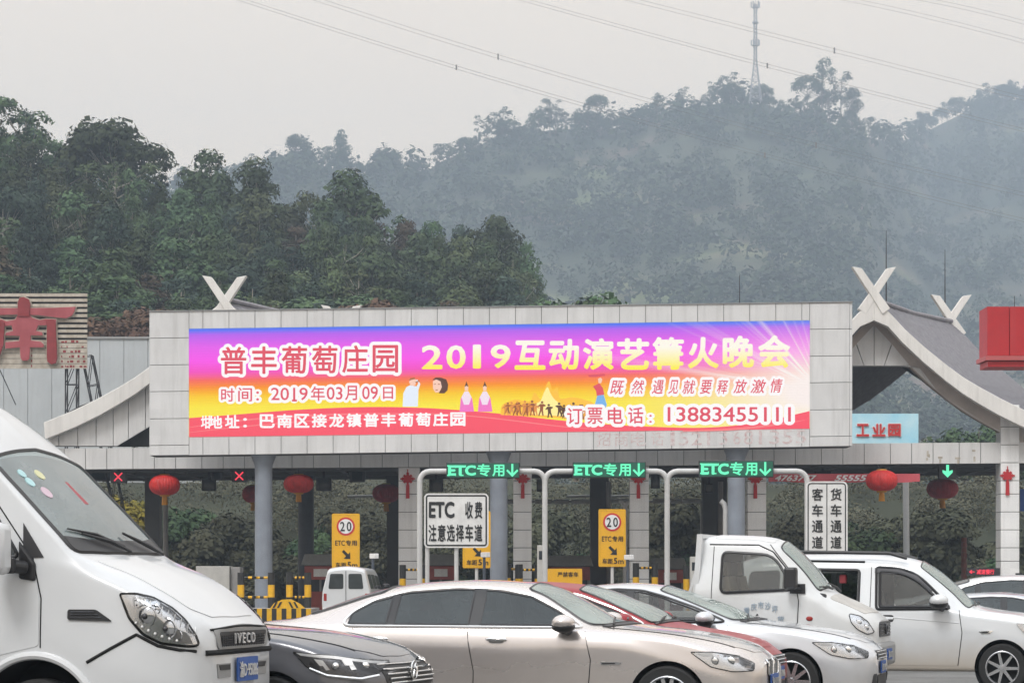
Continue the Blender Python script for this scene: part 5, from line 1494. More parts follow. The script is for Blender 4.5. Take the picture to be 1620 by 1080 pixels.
def grow(pts, d):
    n__ = len(pts); A = sum(pts[i][0] * pts[(i + 1) % n__][1] - pts[(i + 1) % n__][0] * pts[i][1] for i in range(n__))
    sgn = 1 if A > 0 else -1; out = []
    for i in range(n__):
        p0, p1, p2 = Vector(pts[i - 1]), Vector(pts[i]), Vector(pts[(i + 1) % n__])
        n1 = (p1 - p0).normalized(); n2 = (p2 - p1).normalized()
        m_ = Vector((n1.y + n2.y, -n1.x - n2.x)) * sgn
        if m_.length < 1e-4: m_ = Vector((n1.y, -n1.x)) * sgn
        m_.normalize(); k_ = 1 / max(0.5, m_.dot(Vector((n1.y, -n1.x)) * sgn))
        out.append(tuple(p1 + m_ * d * k_))
    return out
b = MB()
for i, s_ in enumerate(strokes_light + strokes_dark): b.prism(bp(grow(s_, 1.5)), Y - 0.08 - 0.002 * i, Y - 0.01)
b.build('character_edge', M['rust_white'], t)
b = MB()
for i, s_ in enumerate(strokes_light): b.prism(bp(s_), Y - 0.15 - 0.003 * i, Y - 0.09)
b.build('character', M['faded_red'], t)
b = MB()
for i, s_ in enumerate(strokes_dark): b.prism(bp(s_), Y - 0.20 - 0.003 * i, Y - 0.09)
b.build('character_stroke', M['deep_red'], t)
b = MB(); r_ = random.Random(9)                        # worn patches where the film has flaked off the slats
for k in range(6):
    z = zA + (k + 0.25) * hstep * 0.96
    x = P(97, 0, Y).x
    while x < P(135, 0, Y).x:
        w = r_.uniform(0.03, 0.14)
        if r_.random() < 0.62: b.span((x, Y - 0.006, z), (x + w, Y + 0.001, z + hstep * 0.5 * r_.uniform(0.6, 1)))
        x += w + r_.uniform(0.02, 0.07)
for k in range(5): z = zA + (k + 0.3) * hstep; b.span((P(49, 0, Y).x, Y - 0.006, z), (P(51, 0, Y).x, Y + 0.001, z + hstep * 0.45))
b.build('worn_patch', M['deep_red'], t)
def lattice(t, p0, p1, w, name='lattice_leg'):
    p0, p1 = Vector(p0), Vector(p1); d = (p1 - p0); L_ = d.length; d.normalize()
    u_ = Vector((d.z, 0, -d.x)).normalized(); v_ = Vector((0, 1, 0))
    cs = [(u_ * a_ + v_ * c_) * w / 2 for a_ in (-1, 1) for c_ in (-1, 1)]
    b = MB()
    for c in cs: b.tube([p0 + c, p1 + c], 0.028, 5)
    n__ = max(2, int(L_ / 1.1))
    for k in range(n__):
        a_ = p0 + d * L_ * k / n__; e_ = p0 + d * L_ * (k + 1) / n__
        for i, j in ((0, 2), (1, 3), (0, 1), (2, 3)):
            b.tube([a_ + cs[i], e_ + cs[j]], 0.016, 4); b.tube([e_ + cs[i], e_ + cs[j]], 0.016, 4)
    b.build(name, M['dark_metal'], t)
lattice(t, (P(108, 0, Y).x, Y + 0.7, 0), P(109, 560, Y) + Vector((0, 0.7, 0)), 0.45)
lattice(t, (P(215, 0, Y).x, Y + 1.2, 0), P(131, 560, Y) + Vector((0, 1.0, 0)), 0.40)
lattice(t, (P(-40, 0, Y).x, Y + 0.7, 0), P(-40, 560, Y) + Vector((0, 0.7, 0)), 0.45)
MB().tube([P(-30, 520, Y + 0.7), P(25, 640, Y + 0.7)], 0.02, 5).build('stay_wire', M['dark_metal'], t)
Y = 135.0
t = thing('sheet_metal_shed', 'long pale sheet metal shed wall behind the left gable', 'building', base(60, Y))
xa, xc = P(-260, 0, Y).x, P(330, 0, Y).x; zt = P(0, 536, Y).z
b = MB(); x = xa
while x < xc: b.span((x + 0.012, Y, 6.3), (x + 1.338, Y + 0.06, zt)); x += 1.35
wl_ = b.build('wall', M['shed'], t, bevel=0.012)
MB().span((xa, Y + 0.05, 6.3), (xc, Y + 7, zt - 0.06)).build('core', M['concrete'], wl_)
MB().span((xa - 0.1, Y - 0.08, zt), (xc + 0.1, Y + 7, zt + 0.12)).build('roof', M['steel'], t)

# ------------------------------------------------------------------ cell mast and power lines
Y = 1090.0
t = thing('cell_mast', 'tall pale lattice telephone mast on the far ridge', 'mast', base(1195, Y, P(0, 152, Y).z))
s_ = Y / FPX; x = P(1195, 0, Y).x
zb_, zt_ = P(0, 155, Y).z - 2, P(0, 8, Y).z
b = MB()
def hw(z): return (2.6 - 2.0 * min(1, (z - zb_) / (0.42 * (zt_ - zb_)))) if z < zb_ + 0.42 * (zt_ - zb_) else 0.6
zs = [zb_ + (zt_ - zb_) * k / 18 for k in range(19)]
for a, c in zip(zs[:-1], zs[1:]):
    for sx_ in (-1, 1):
        for sy_ in (-1, 1):
            b.tube([(x + sx_ * hw(a), Y + sy_ * hw(a), a), (x + sx_ * hw(c), Y + sy_ * hw(c), c)], 0.22, 4)
        b.tube([(x + sx_ * hw(a), Y - hw(a), a), (x - sx_ * hw(c), Y - hw(c), c)], 0.12, 4)
        b.tube([(x - hw(c), Y + sx_ * hw(c), c), (x + hw(c), Y + sx_ * hw(c), c)], 0.12, 4)
b.build('lattice', M['tower_steel'], t)
for pz in (12, 72, 36):
    z = P(0, pz, Y).z; b = MB(); b.lathe((x, Y, z), [(0.3, -0.3), (1.5, -0.3), (1.5, 0.1), (0.3, 0.1)], 12)
    if pz != 36:
        for k in range(5):
            a = k * 1.257 + 0.3; q = Vector((x + 1.9 * math.cos(a), Y + 1.9 * math.sin(a), z)); b.box(q + Vector((0, 0, 1.2)), (0.5, 0.4, 2.6))
    b.build('antenna_ring', M['tower_steel'], t)
MB().tube([(x, Y, zt_), (x, Y, P(0, 1, Y).z)], 0.12, 5).build('spike', M['tower_steel'], t)

def power_line(ctrl, gap, Y, lab, spacers=(), r=0.021, depth_end=None):
    t = thing('power_line', lab, 'power line', P(*ctrl[0], Y), 0, 'high voltage lines crossing the sky')
    ye = depth_end or Y
    xs = np.array([c[0] for c in ctrl], float); ys = np.array([c[1] for c in ctrl], float)
    co = np.polyfit(xs, ys, min(2, len(ctrl) - 1))
    gx = np.linspace(xs[0] - 300, xs[-1] + 260, 60)
    dd = lambda px: Y + (ye - Y) * (px - xs[0]) / (xs[-1] - xs[0])
    for k in (0, 1):
        MB().tube([P(px, np.polyval(co, px) + k * gap, dd(px)) for px in gx], r, 5).build('wire', M['wire'], t, smooth=True)
    for px in spacers:
        y = np.polyval(co, px); MB().bar(P(px, y - 1.5, dd(px)), P(px, y + gap + 1.5, dd(px)), 0.2, 0.2).build('spacer', M['wire'], t)
power_line([(540, 10), (788, 85), (1020, 155), (1291, 226), (1450, 268), (1620, 303)], 6, 310, 'double power line running down over the hill, fourth from the top right', (788, 1291))
power_line([(540, 48), (722, 105), (920, 163), (1210, 241), (1420, 300), (1620, 345)], 5, 300, 'lowest double power line, crossing over the hill above the screen', (722, 1210))
power_line([(1010, 0), (1190, 43), (1320, 79), (1450, 110), (1620, 153)], 6, 330, 'double power line passing in front of the mast top', (1320,))
power_line([(838, 0), (960, 35), (1080, 65), (1214, 101), (1350, 138), (1500, 175), (1620, 203)], 5, 320, 'double power line passing in front of the mast foot', (1214,))
power_line([(1470, -2), (1545, 14), (1620, 33)], 6, 340, 'double power line cutting the top right corner')
power_line([(1350, -2), (1480, 27), (1620, 63)], 6, 345, 'double power line second nearest the top right corner')
# ------------------------------------------------------------------ vehicles
def pchip(xs, ys, q):
    xs = np.asarray(xs, float); ys = np.asarray(ys, float)
    h = np.diff(xs); d = np.diff(ys) / h
    m = np.zeros_like(ys)
    for i in range(1, len(xs) - 1):
        if d[i - 1] * d[i] > 0:
            w1 = 2 * h[i] + h[i - 1]; w2 = h[i] + 2 * h[i - 1]
            m[i] = (w1 + w2) / (w1 / d[i - 1] + w2 / d[i])
    m[0], m[-1] = d[0], d[-1]
    q = np.clip(q, xs[0], xs[-1])
    i = np.clip(np.searchsorted(xs, q, side='right') - 1, 0, len(h) - 1)
    t = (q - xs[i]) / h[i]
    return ((1 + 2 * t) * (1 - t) ** 2 * ys[i] + t * (1 - t) ** 2 * h[i] * m[i] + t * t * (3 - 2 * t) * ys[i + 1] + t * t * (t - 1) * h[i] * m[i + 1])

def inside(x, y, q):
    c = False; j = len(q) - 1
    for i in range(len(q)):
        if (q[i][1] > y) != (q[j][1] > y) and x < (q[j][0] - q[i][0]) * (y - q[i][1]) / (q[j][1] - q[i][1] + 1e-12) + q[i][0]: c = not c
        j = i
    return c
def shrink(q, d):
    cx_ = sum(p[0] for p in q) / len(q); cy_ = sum(p[1] for p in q) / len(q)
    out = []
    for p in q:
        v = Vector((p[0] - cx_, p[1] - cy_)); L_ = v.length; v *= max(0.1, (L_ - d) / L_) if L_ > 1e-6 else 1
        out.append((cx_ + v.x, cy_ + v.y))
    return out

class Body:
    """vehicle shell lofted along x; rows: x ws zs wm zm wb zb wr zr zt"""
    def __init__(s, rows, rad=(0.07, 0.05, 0.05, 0.10), crown=0.78):
        rows = sorted(rows); A = np.array(rows, float)
        s.x0, s.x1 = A[0, 0], A[-1, 0]
        n = int((s.x1 - s.x0) / 0.01) + 1
        s.xs = np.linspace(s.x0, s.x1, n)
        c = [pchip(A[:, 0], A[:, k], s.xs) for k in range(1, 10)]
        ws, zs, wm, zm, wb, zb, wr, zr, zt = c
        ctrl = [(0 * ws, zs), (ws, zs), (wm, zm), (wb, zb), (wr, zr), (wr * 0.5, zr + (zt - zr) * crown), (0 * ws, zt)]
        cor = []
        for k in range(1, 6):
            r = (list(rad) + [0.3])[k - 1]
            p0, p1, p2 = [np.stack(ctrl[j], -1) for j in (k - 1, k, k + 1)]
            d0, d2 = p0 - p1, p2 - p1
            l0 = np.linalg.norm(d0, axis=1, keepdims=True) + 1e-9; l2 = np.linalg.norm(d2, axis=1, keepdims=True) + 1e-9
            cor.append((p1 + d0 / l0 * np.minimum(r, 0.45 * l0), p1, p1 + d2 / l2 * np.minimum(r, 0.45 * l2)))
        pts = [ctrl[0]]
        ext = {1: 16, 2: 3, 3: 12, 4: 6, 5: 6}                              # extra points on the long flats: sides, glass and roof
        for k in range(5):
            a, p1, b = cor[k]
            for t in (0, 0.25, 0.5, 0.75, 1):
                q = a * (1 - t) ** 2 + 2 * t * (1 - t) * p1 + b * t * t
                pts.append((q[:, 0], q[:, 1]))
            nx_ = cor[k + 1][0] if k < 4 else np.stack(ctrl[-1], -1)
            m_ = ext.get(k + 1, 0)
            for j in range(1, m_ + 1):
                q = b + (nx_ - b) * (j / (m_ + 1)); pts.append((q[:, 0], q[:, 1]))
        pts.append(ctrl[-1])
        s.Yp = np.stack([p[0] for p in pts], 1); s.Zp = np.stack([p[1] for p in pts], 1)
        s.Zm = np.maximum.accumulate(s.Zp[:, 1:], axis=1)          # rising side
        s.k0 = 8 + 16                                               # from the widest point up to the roof centre
    def _i(s, x):
        f = (min(max(x, s.x0), s.x1) - s.x0) / (s.x1 - s.x0) * (len(s.xs) - 1)
        i = min(int(f), len(s.xs) - 2); return i, f - i
    def y(s, x, z):
        i, f = s._i(x)
        return float(np.interp(z, s.Zm[i], s.Yp[i, 1:]) * (1 - f) + np.interp(z, s.Zm[i + 1], s.Yp[i + 1, 1:]) * f)
    def z(s, x, y):
        i, f = s._i(x); y = abs(y)
        g = lambda j: np.interp(y, s.Yp[j, s.k0:][::-1], s.Zp[j, s.k0:][::-1])
        return float(g(i) * (1 - f) + g(i + 1) * f)
    def front(s, y, z, lo=0.2):
        y = abs(y)
        def ins(x): return s.y(x, z) >= y and s.z(x, min(y, s.y(x, z))) >= z - 1e-4
        a, b = lo, s.x1
        if ins(b): return b
        for _ in range(16):
            m = (a + b) / 2
            if ins(m): a = m
            else: b = m
        return a
    def back(s, y, z, hi):
        y = abs(y); a, b = s.x0, hi
        def ins(x): return s.y(x, z) >= y and s.z(x, min(y, s.y(x, z))) >= z - 1e-4
        if ins(a): return a
        for _ in range(16):
            m = (a + b) / 2
            if ins(m): b = m
            else: a = m
        return b
    def at(s, mode, u, v, off=0.0, sg=-1, e=0.012):
        if mode == 'side':
            y = s.y(u, v)
            n = Vector((-(s.y(u + e, v) - s.y(u - e, v)) / (2 * e), 1, -(s.y(u, v + e) - s.y(u, v - e)) / (2 * e))).normalized()
            p = Vector((u, y, v)) + n * off
            return Vector((p.x, p.y * sg, p.z))
        if mode == 'top':
            z = s.z(u, v)
            n = Vector((-(s.z(u + e, v) - s.z(u - e, v)) / (2 * e), -(s.z(u, v + e) - s.z(u, v - e)) / (2 * e), 1)).normalized()
            return Vector((u, v, z)) + n * off
        if mode == 'front':
            return Vector((s.front(u, v) + off, u, v))
        return Vector((s.back(u, v, s.x0 + 1.2) - off, u, v))
    def mesh(s, name, mats, parent, wheels=(), rw=0.38, zc=0.34, step=0.03, side=(), top=()):
        idx = np.unique(np.concatenate([np.arange(0, len(s.xs), max(1, int(step / 0.01))), [len(s.xs) - 1]]))
        m = s.Yp.shape[1]
        vs, fs = [], []
        for i in idx:
            for k in range(m): vs.append((s.xs[i], -s.Yp[i, k], s.Zp[i, k]))
            for k in range(m - 2, 0, -1): vs.append((s.xs[i], s.Yp[i, k], s.Zp[i, k]))
        rl = 2 * m - 2
        for a in range(len(idx) - 1):
            for k in range(rl):
                l = (k + 1) % rl
                fs.append((a * rl + k, a * rl + l, (a + 1) * rl + l, (a + 1) * rl + k))
        fs.append(tuple(range(rl - 1, -1, -1))); fs.append(tuple((len(idx) - 1) * rl + k for k in range(rl)))
        b = MB(); b.add(vs, fs)
        o = b.build(name, mats, parent, world=False)
        if wheels:                                                   # wheel arches: clear the disc, draw the rim onto the circle, line the well
            me = o.data
            bm = bmesh.new(); bm.from_mesh(me)
            for wx in wheels:
                ins = lambda v: abs(v.co.y) > 0.5 and (v.co.x - wx) ** 2 + (v.co.z - zc) ** 2 < rw * rw
                dead = [f for f in bm.faces if all(ins(v) for v in f.verts)]
                bmesh.ops.delete(bm, geom=dead, context='FACES')
                for v in bm.verts:
                    if ins(v) and v.is_boundary:
                        d = Vector((v.co.x - wx, v.co.z - zc)); d = d.normalized() * rw
                        v.co.x, v.co.z = wx + d.x, zc + d.y
                        if v.co.z > s.Zp[:, 0].min() + 0.06: v.co.y = math.copysign(s.y(v.co.x, v.co.z), v.co.y)
                for sg in (-1, 1):
                    n_ = 40; ro = []; ri = []
                    for k in range(n_ + 1):
                        an = R(-28) + R(236) * k / n_; x, z = wx + rw * math.cos(an), zc + rw * math.sin(an)
                        yo = s.y(x, z) - 0.004 if z > s.Zp[:, 0].min() + 0.02 else 0.82
                        ro.append(bm.verts.new((x, sg * yo, z))); ri.append(bm.verts.new((x, sg * 0.5, z)))
                    fs_ = [bm.faces.new((ro[k], ro[k + 1], ri[k + 1], ri[k])) for k in range(n_)] + [bm.faces.new(ri)]
                    for f in fs_: f.material_index = 1
            bm.to_mesh(me); bm.free()
        me = o.data
        if side or top:                                              # openings for the glass
            bm = bmesh.new(); bm.from_mesh(me); dead = []
            for f in bm.faces:
                c = f.calc_center_median()
                if any(inside(c.x, c.z, q) for q in side) and abs(c.y) > 0.3 and abs(f.normal.y) > 0.2 and f.material_index == 0: dead.append(f)
                elif f.normal.z > 0.15 and c.z > 0.7 and any(inside(c.x, c.y, q) for q in top): dead.append(f)
            bmesh.ops.delete(bm, geom=dead, context='FACES'); bm.to_mesh(me); bm.free()
        me.polygons.foreach_set('use_smooth', [True] * len(me.polygons))
        me.set_sharp_from_angle(angle=R(32)); me.update()
        return o

def round_poly(pts, r, n=4):
    """pts may be (u,v) or (u,v,radius)"""
    out = []
    N = len(pts)
    for i in range(N):
        p0, p1, p2 = [Vector(pts[j % N][:2]) for j in (i - 1, i, i + 1)]
        rr_ = pts[i][2] if len(pts[i]) > 2 else r
        d0, d2 = p0 - p1, p2 - p1
        a = p1 + d0.normalized() * min(rr_, 0.45 * d0.length); b = p1 + d2.normalized() * min(rr_, 0.45 * d2.length)
        if rr_ < 1e-4: out.append(tuple(p1)); continue
        for k in range(n + 1):
            t = k / n; out.append(tuple(a * (1 - t) ** 2 + p1 * 2 * t * (1 - t) + b * t * t))
    return out

def panel(B, name, outline, m, parent, mode='side', sg=-1, off=0.006, thick=0.012, step=0.07, r=0.0, smooth=True):
    if r: outline = round_poly(outline, r)
    pts = []
    N = len(outline)
    for i in range(N):
        a, b = Vector(outline[i][:2]), Vector(outline[(i + 1) % N][:2])
        k = max(1, int((b - a).length / step))
        pts += [tuple(a.lerp(b, j / k)) for j in range(k)]
    nb = len(pts)
    us = [p[0] for p in pts]; vs_ = [p[1] for p in pts]
    allp = [Vector(p) for p in pts]
    g = np.arange(min(us) + step * 0.5, max(us), step); h = np.arange(min(vs_) + step * 0.5, max(vs_), step)
    poly_ = np.array(pts); x1, y1 = poly_[:, 0], poly_[:, 1]; x2, y2 = np.roll(x1, -1), np.roll(y1, -1)
    for q in g:
        for w in h:
            c = ((y1 > w) != (y2 > w)) & (q < (x2 - x1) * (w - y1) / (y2 - y1 + 1e-12) + x1)
            if c.sum() % 2 and np.min((x1 - q) ** 2 + (y1 - w) ** 2) > (step * 0.45) ** 2: allp.append(Vector((q, w)))
    res = delaunay_2d_cdt(allp, [], [list(range(nb))], 1, 1e-6)
    vv, ff, vo = res[0], res[2], res[3]
    V = [B.at(mode, p.x, p.y, off, sg) for p in vv]
    F = [tuple(f) for f in ff]
    o2n = {}
    for i, org in enumerate(vo):
        for q in org: o2n[q] = i
    ring = [o2n[i] for i in range(nb) if i in o2n]
    b0 = len(V)
    for i in ring: V.append(B.at(mode, vv[i].x, vv[i].y, off - thick, sg))
    L_ = len(ring)
    for i in range(L_):
        j = (i + 1) % L_
        F.append((ring[i], ring[j], b0 + j, b0 + i))
    b = MB(); b.add(V, F)
    o = b.build(name, m, parent, world=False, smooth=smooth)
    # open shells: make the faces look outward
    return o

def seam(B, name, line, m, parent, mode='side', sg=-1, r=0.006, closed=False, off=0.0, step=0.06, n=5):
    path = []
    N = len(line)
    for i in range(N if closed else N - 1):
        a, b = Vector(line[i][:2]), Vector(line[(i + 1) % N][:2]); k = max(1, int((b - a).length / step))
        path += [B.at(mode, *a.lerp(b, j / k), off, sg) for j in range(k)]
    if not closed: path.append(B.at(mode, *line[-1][:2], off, sg))
    b = MB(); b.tube(path, r, n, closed)
    return b.build(name, m, parent, world=False, smooth=True)

def wheel(root, x, y, r, w=0.21, spokes=10, rim=None, rr_=None, dark=False):
    t = MB(); sg = -1 if y < 0 else 1
    rr_ = rr_ or r * 0.70
    t.lathe((x, y, r), [(rr_, -w / 2), (r * 0.93, -w / 2), (r * 0.985, -w * 0.42), (r, -w * 0.25), (r, w * 0.25), (r * 0.985, w * 0.42), (r * 0.93, w / 2), (rr_, w / 2), (rr_, -w / 2)], 40, 'Y')
    ty = t.build('wheel', M['rubber'], root, world=False, smooth=True)
    b = MB()
    b.lathe((x, y, r), [(rr_, sg * w * 0.5), (rr_ * 0.94, sg * w * 0.44), (rr_ * 0.90, sg * w * 0.1), (0.02, sg * w * 0.06)], 40, 'Y', mi=1)
    b.lathe((x, y, r), [(rr_ * 1.01, sg * w * 0.50), (rr_ * 0.97, sg * w * 0.53), (rr_ * 0.92, sg * w * 0.46)], 40, 'Y')
    for k in range(spokes):
        a = 2 * math.pi * k / spokes
        d = Vector((math.cos(a), 0, math.sin(a))); n_ = Vector((-math.sin(a), 0, math.cos(a)))
        c = Vector((x, y + sg * w * 0.42, r))
        h0, h1 = rr_ * (0.10 if spokes > 6 else 0.16), rr_ * (0.075 if spokes > 6 else 0.12)
        p = [c + d * rr_ * 0.14 + n_ * h0, c + d * rr_ * 0.14 - n_ * h0, c + d * rr_ * 0.95 - n_ * h1, c + d * rr_ * 0.95 + n_ * h1]
        q = [v - Vector((0, sg * 0.03, 0)) for v in p]
        b.add(p + q, [(0, 1, 2, 3), (4, 7, 6, 5), (0, 3, 7, 4), (1, 5, 6, 2), (0, 4, 5, 1), (2, 6, 7, 3)])
    b.lathe((x, y, r), [(0, sg * w * 0.47), (rr_ * 0.17, sg * w * 0.46), (rr_ * 0.2, sg * w * 0.38)], 20, 'Y')
    b.build('rim', [rim or M['alloy'], M['well']], ty, world=False, smooth=True)
    return ty

def mirror(root, x, y, z, m, sg=-1, sc=1.0, base_m=None):
    b = MB(); b.sphere((x, y + sg * 0.13 * sc, z + 0.03), (0.115 * sc, 0.135 * sc, 0.075 * sc), 18, 12)
    o = b.build('wing_mirror', m, root, world=False, smooth=True)
    c = MB(); c.tube([(x + 0.03, y - sg * 0.03, z - 0.07 * sc), (x, y + sg * 0.06, z - 0.06 * sc), (x, y + sg * 0.12 * sc, z - 0.04 * sc)], [0.035 * sc, 0.03 * sc, 0.045 * sc], 8)
    c.sphere((x, y + sg * 0.125 * sc, z - 0.012 * sc), (0.117 * sc, 0.125 * sc, 0.062 * sc), 14, 8)
    c.build('mirror_foot', base_m or M['plastic_black'], o, world=False, smooth=True)

def wiper(root, pts, r=0.010):
    b = MB(); b.tube(pts, [r * 0.8] + [r * 1.3] * (len(pts) - 2) + [r * 0.7], 6)
    return b.build('wiper', M['plastic_black'], root, world=False, smooth=True)

def plate(root, x, y, z, text, tilt=0.0, yaw=0.0, w=0.44, h=0.14):
    Mx = Matrix.Translation((x, y, z)) @ Matrix.Rotation(yaw, 4, 'Z')
    fn = lambda a, c, d=0.0: Mx @ Vector((0.012 + d, a, c))
    b = MB(); q = rrect(-w / 2, -h / 2, w / 2, h / 2, 0.012)
    b.add([fn(a, c) for a, c in q] + [fn(a, c, -0.012) for a, c in q], [tuple(range(len(q)))] + [(i, len(q) + i, len(q) + (i + 1) % len(q), (i + 1) % len(q)) for i in range(len(q))])
    p = b.build('number_plate', M['plate_blue'], root, world=False)
    t = MB(); put_text(t, text, -w * 0.44, -h * 0.34, w * 0.44, h * 0.34, lambda a, c: fn(a, c, 0.004), 0.015)
    t.build('lettering', M['lettering_white'], p, world=False, fix=False)

def place(px, Y, local_y, yaw, lx=0.0):
    """root position so that the local point (lx, local_y) stands at photo column px, distance Y"""
    X = (px - 810) / FPX * Y
    c, s_ = math.cos(-yaw), math.sin(-yaw)
    return (X - (c * lx - s_ * local_y), Y - (s_ * lx + c * local_y), 0)

def one_seat(t, x, y, z, m, w=.50, h=.62, lean=0.18):
    b = MB(); b.box((x + .26, y, z), (.52, w, .17)); b.bar((x, y, z), (x - lean, y, z + h), w, .14, up=(1, 0, 0)) if False else b.box((x - lean / 2, y, z + h / 2), (.14, w, h), Matrix.Rotation(-math.atan2(lean, h), 3, 'Y'))
    b.box((x - lean - .02, y, z + h + .10), (.10, w * .52, .17)); b.cyl((x - lean, y - .06, z + h - .03), (x - lean - .01, y - .06, z + h + .06), .008, 6); b.cyl((x - lean, y + .06, z + h - .03), (x - lean - .01, y + .06, z + h + .06), .008, 6)
    return b.build('seat', m, t, world=False, bevel=0.045)
def helm(t, x, y, z, r=.19):
    b = MB(); T_ = Matrix.Rotation(-1.05, 3, 'Y'); c = Vector((x, y, z))
    b.tube([c + T_ @ Vector((r * math.cos(a), r * math.sin(a), 0)) for a in np.linspace(0, 2 * math.pi, 25)[:-1]], .016, 8, True)
    for a in (0.5, 2.64, 4.71): b.tube([c, c + T_ @ Vector((r * math.cos(a), r * math.sin(a), 0))], .014, 6)
    b.tube([c, c + Vector((.25, 0, -.18))], .03, 8)
    b.build('steering_wheel', M['interior'], t, world=False, smooth=True)
def cabin(t, fx, fz, m):
    MB().box((fx(-1.95), 0, .36), (fx(-.7) - fx(-3.3), 1.62, .06)).build('cabin_floor', M['interior'], t, world=False)
    MB().prism([(fx(-.62), fz(.62)), (fx(-.62), fz(.97)), (fx(-.85), fz(1.0)), (fx(-1.08), fz(.93)), (fx(-1.12), fz(.70))], -.72, .72).build('dashboard', M['interior'], t, world=False, bevel=.03)
    MB().box((fx(-3.38), 0, fz(1.0)), (fx(-3.1) - fx(-3.66), 1.3, .04)).build('parcel_shelf', M['interior'], t, world=False)
    for y in (-.37, .37):
        one_seat(t, fx(-1.95), y, fz(.56), M[m], h=fz(.60)); one_seat(t, fx(-2.80), y * .95, fz(.58), M[m], w=.62, h=fz(.58))
    helm(t, fx(-1.22), .37, fz(.93))
    b = MB(); b.box((fx(-1.33), 0, fz(1.335)), (.03, .22, .06)); b.build('inner_mirror', M['interior'], t, world=False, bevel=.01)

SEDAN = [(.86, .50, .32, .58, .46, .58, .60, .50, .66, .69), (.80, .70, .24, .73, .44, .72, .62, .58, .71, .755), (.62, .84, .19, .86, .50, .84, .72, .64, .83, .865),
         (.30, .89, .18, .925, .62, .89, .86, .68, .915, .945), (0, .90, .2, .935, .72, .895, .93, .70, .965, .99), (-.45, .90, .2, .94, .84, .89, .985, .72, 1.01, 1.04),
         (-.72, .90, .2, .94, .86, .885, 1.0, .73, 1.03, 1.095), (-.86, .90, .2, .94, .86, .885, 1.005, .725, 1.07, 1.165), (-1.1, .90, .2, .94, .87, .885, 1.01, .67, 1.215, 1.30),
         (-1.35, .90, .2, .94, .87, .885, 1.01, .605, 1.355, 1.415), (-1.6, .90, .2, .94, .87, .885, 1.015, .58, 1.415, 1.465), (-2.1, .90, .2, .94, .88, .885, 1.02, .575, 1.435, 1.49),
         (-2.6, .90, .2, .94, .88, .885, 1.03, .57, 1.415, 1.47), (-3.05, .90, .2, .94, .89, .885, 1.04, .57, 1.345, 1.41), (-3.4, .90, .2, .94, .89, .88, 1.05, .58, 1.245, 1.315),
         (-3.7, .89, .2, .93, .89, .87, 1.055, .62, 1.15, 1.205), (-3.95, .88, .22, .92, .89, .86, 1.05, .66, 1.085, 1.115), (-4.2, .84, .28, .88, .88, .83, 1.02, .66, 1.06, 1.085),
         (-4.42, .74, .36, .80, .80, .75, .97, .60, 1.03, 1.055), (-4.50, .62, .42, .70, .74, .66, .9, .54, .98, 1.0)]
RING = [(-.86, 1.035), (-1.12, 1.195), (-1.42, 1.335), (-1.75, 1.395), (-2.2, 1.41), (-2.7, 1.375), (-3.05, 1.285), (-3.24, 1.175), (-3.31, 1.07)]

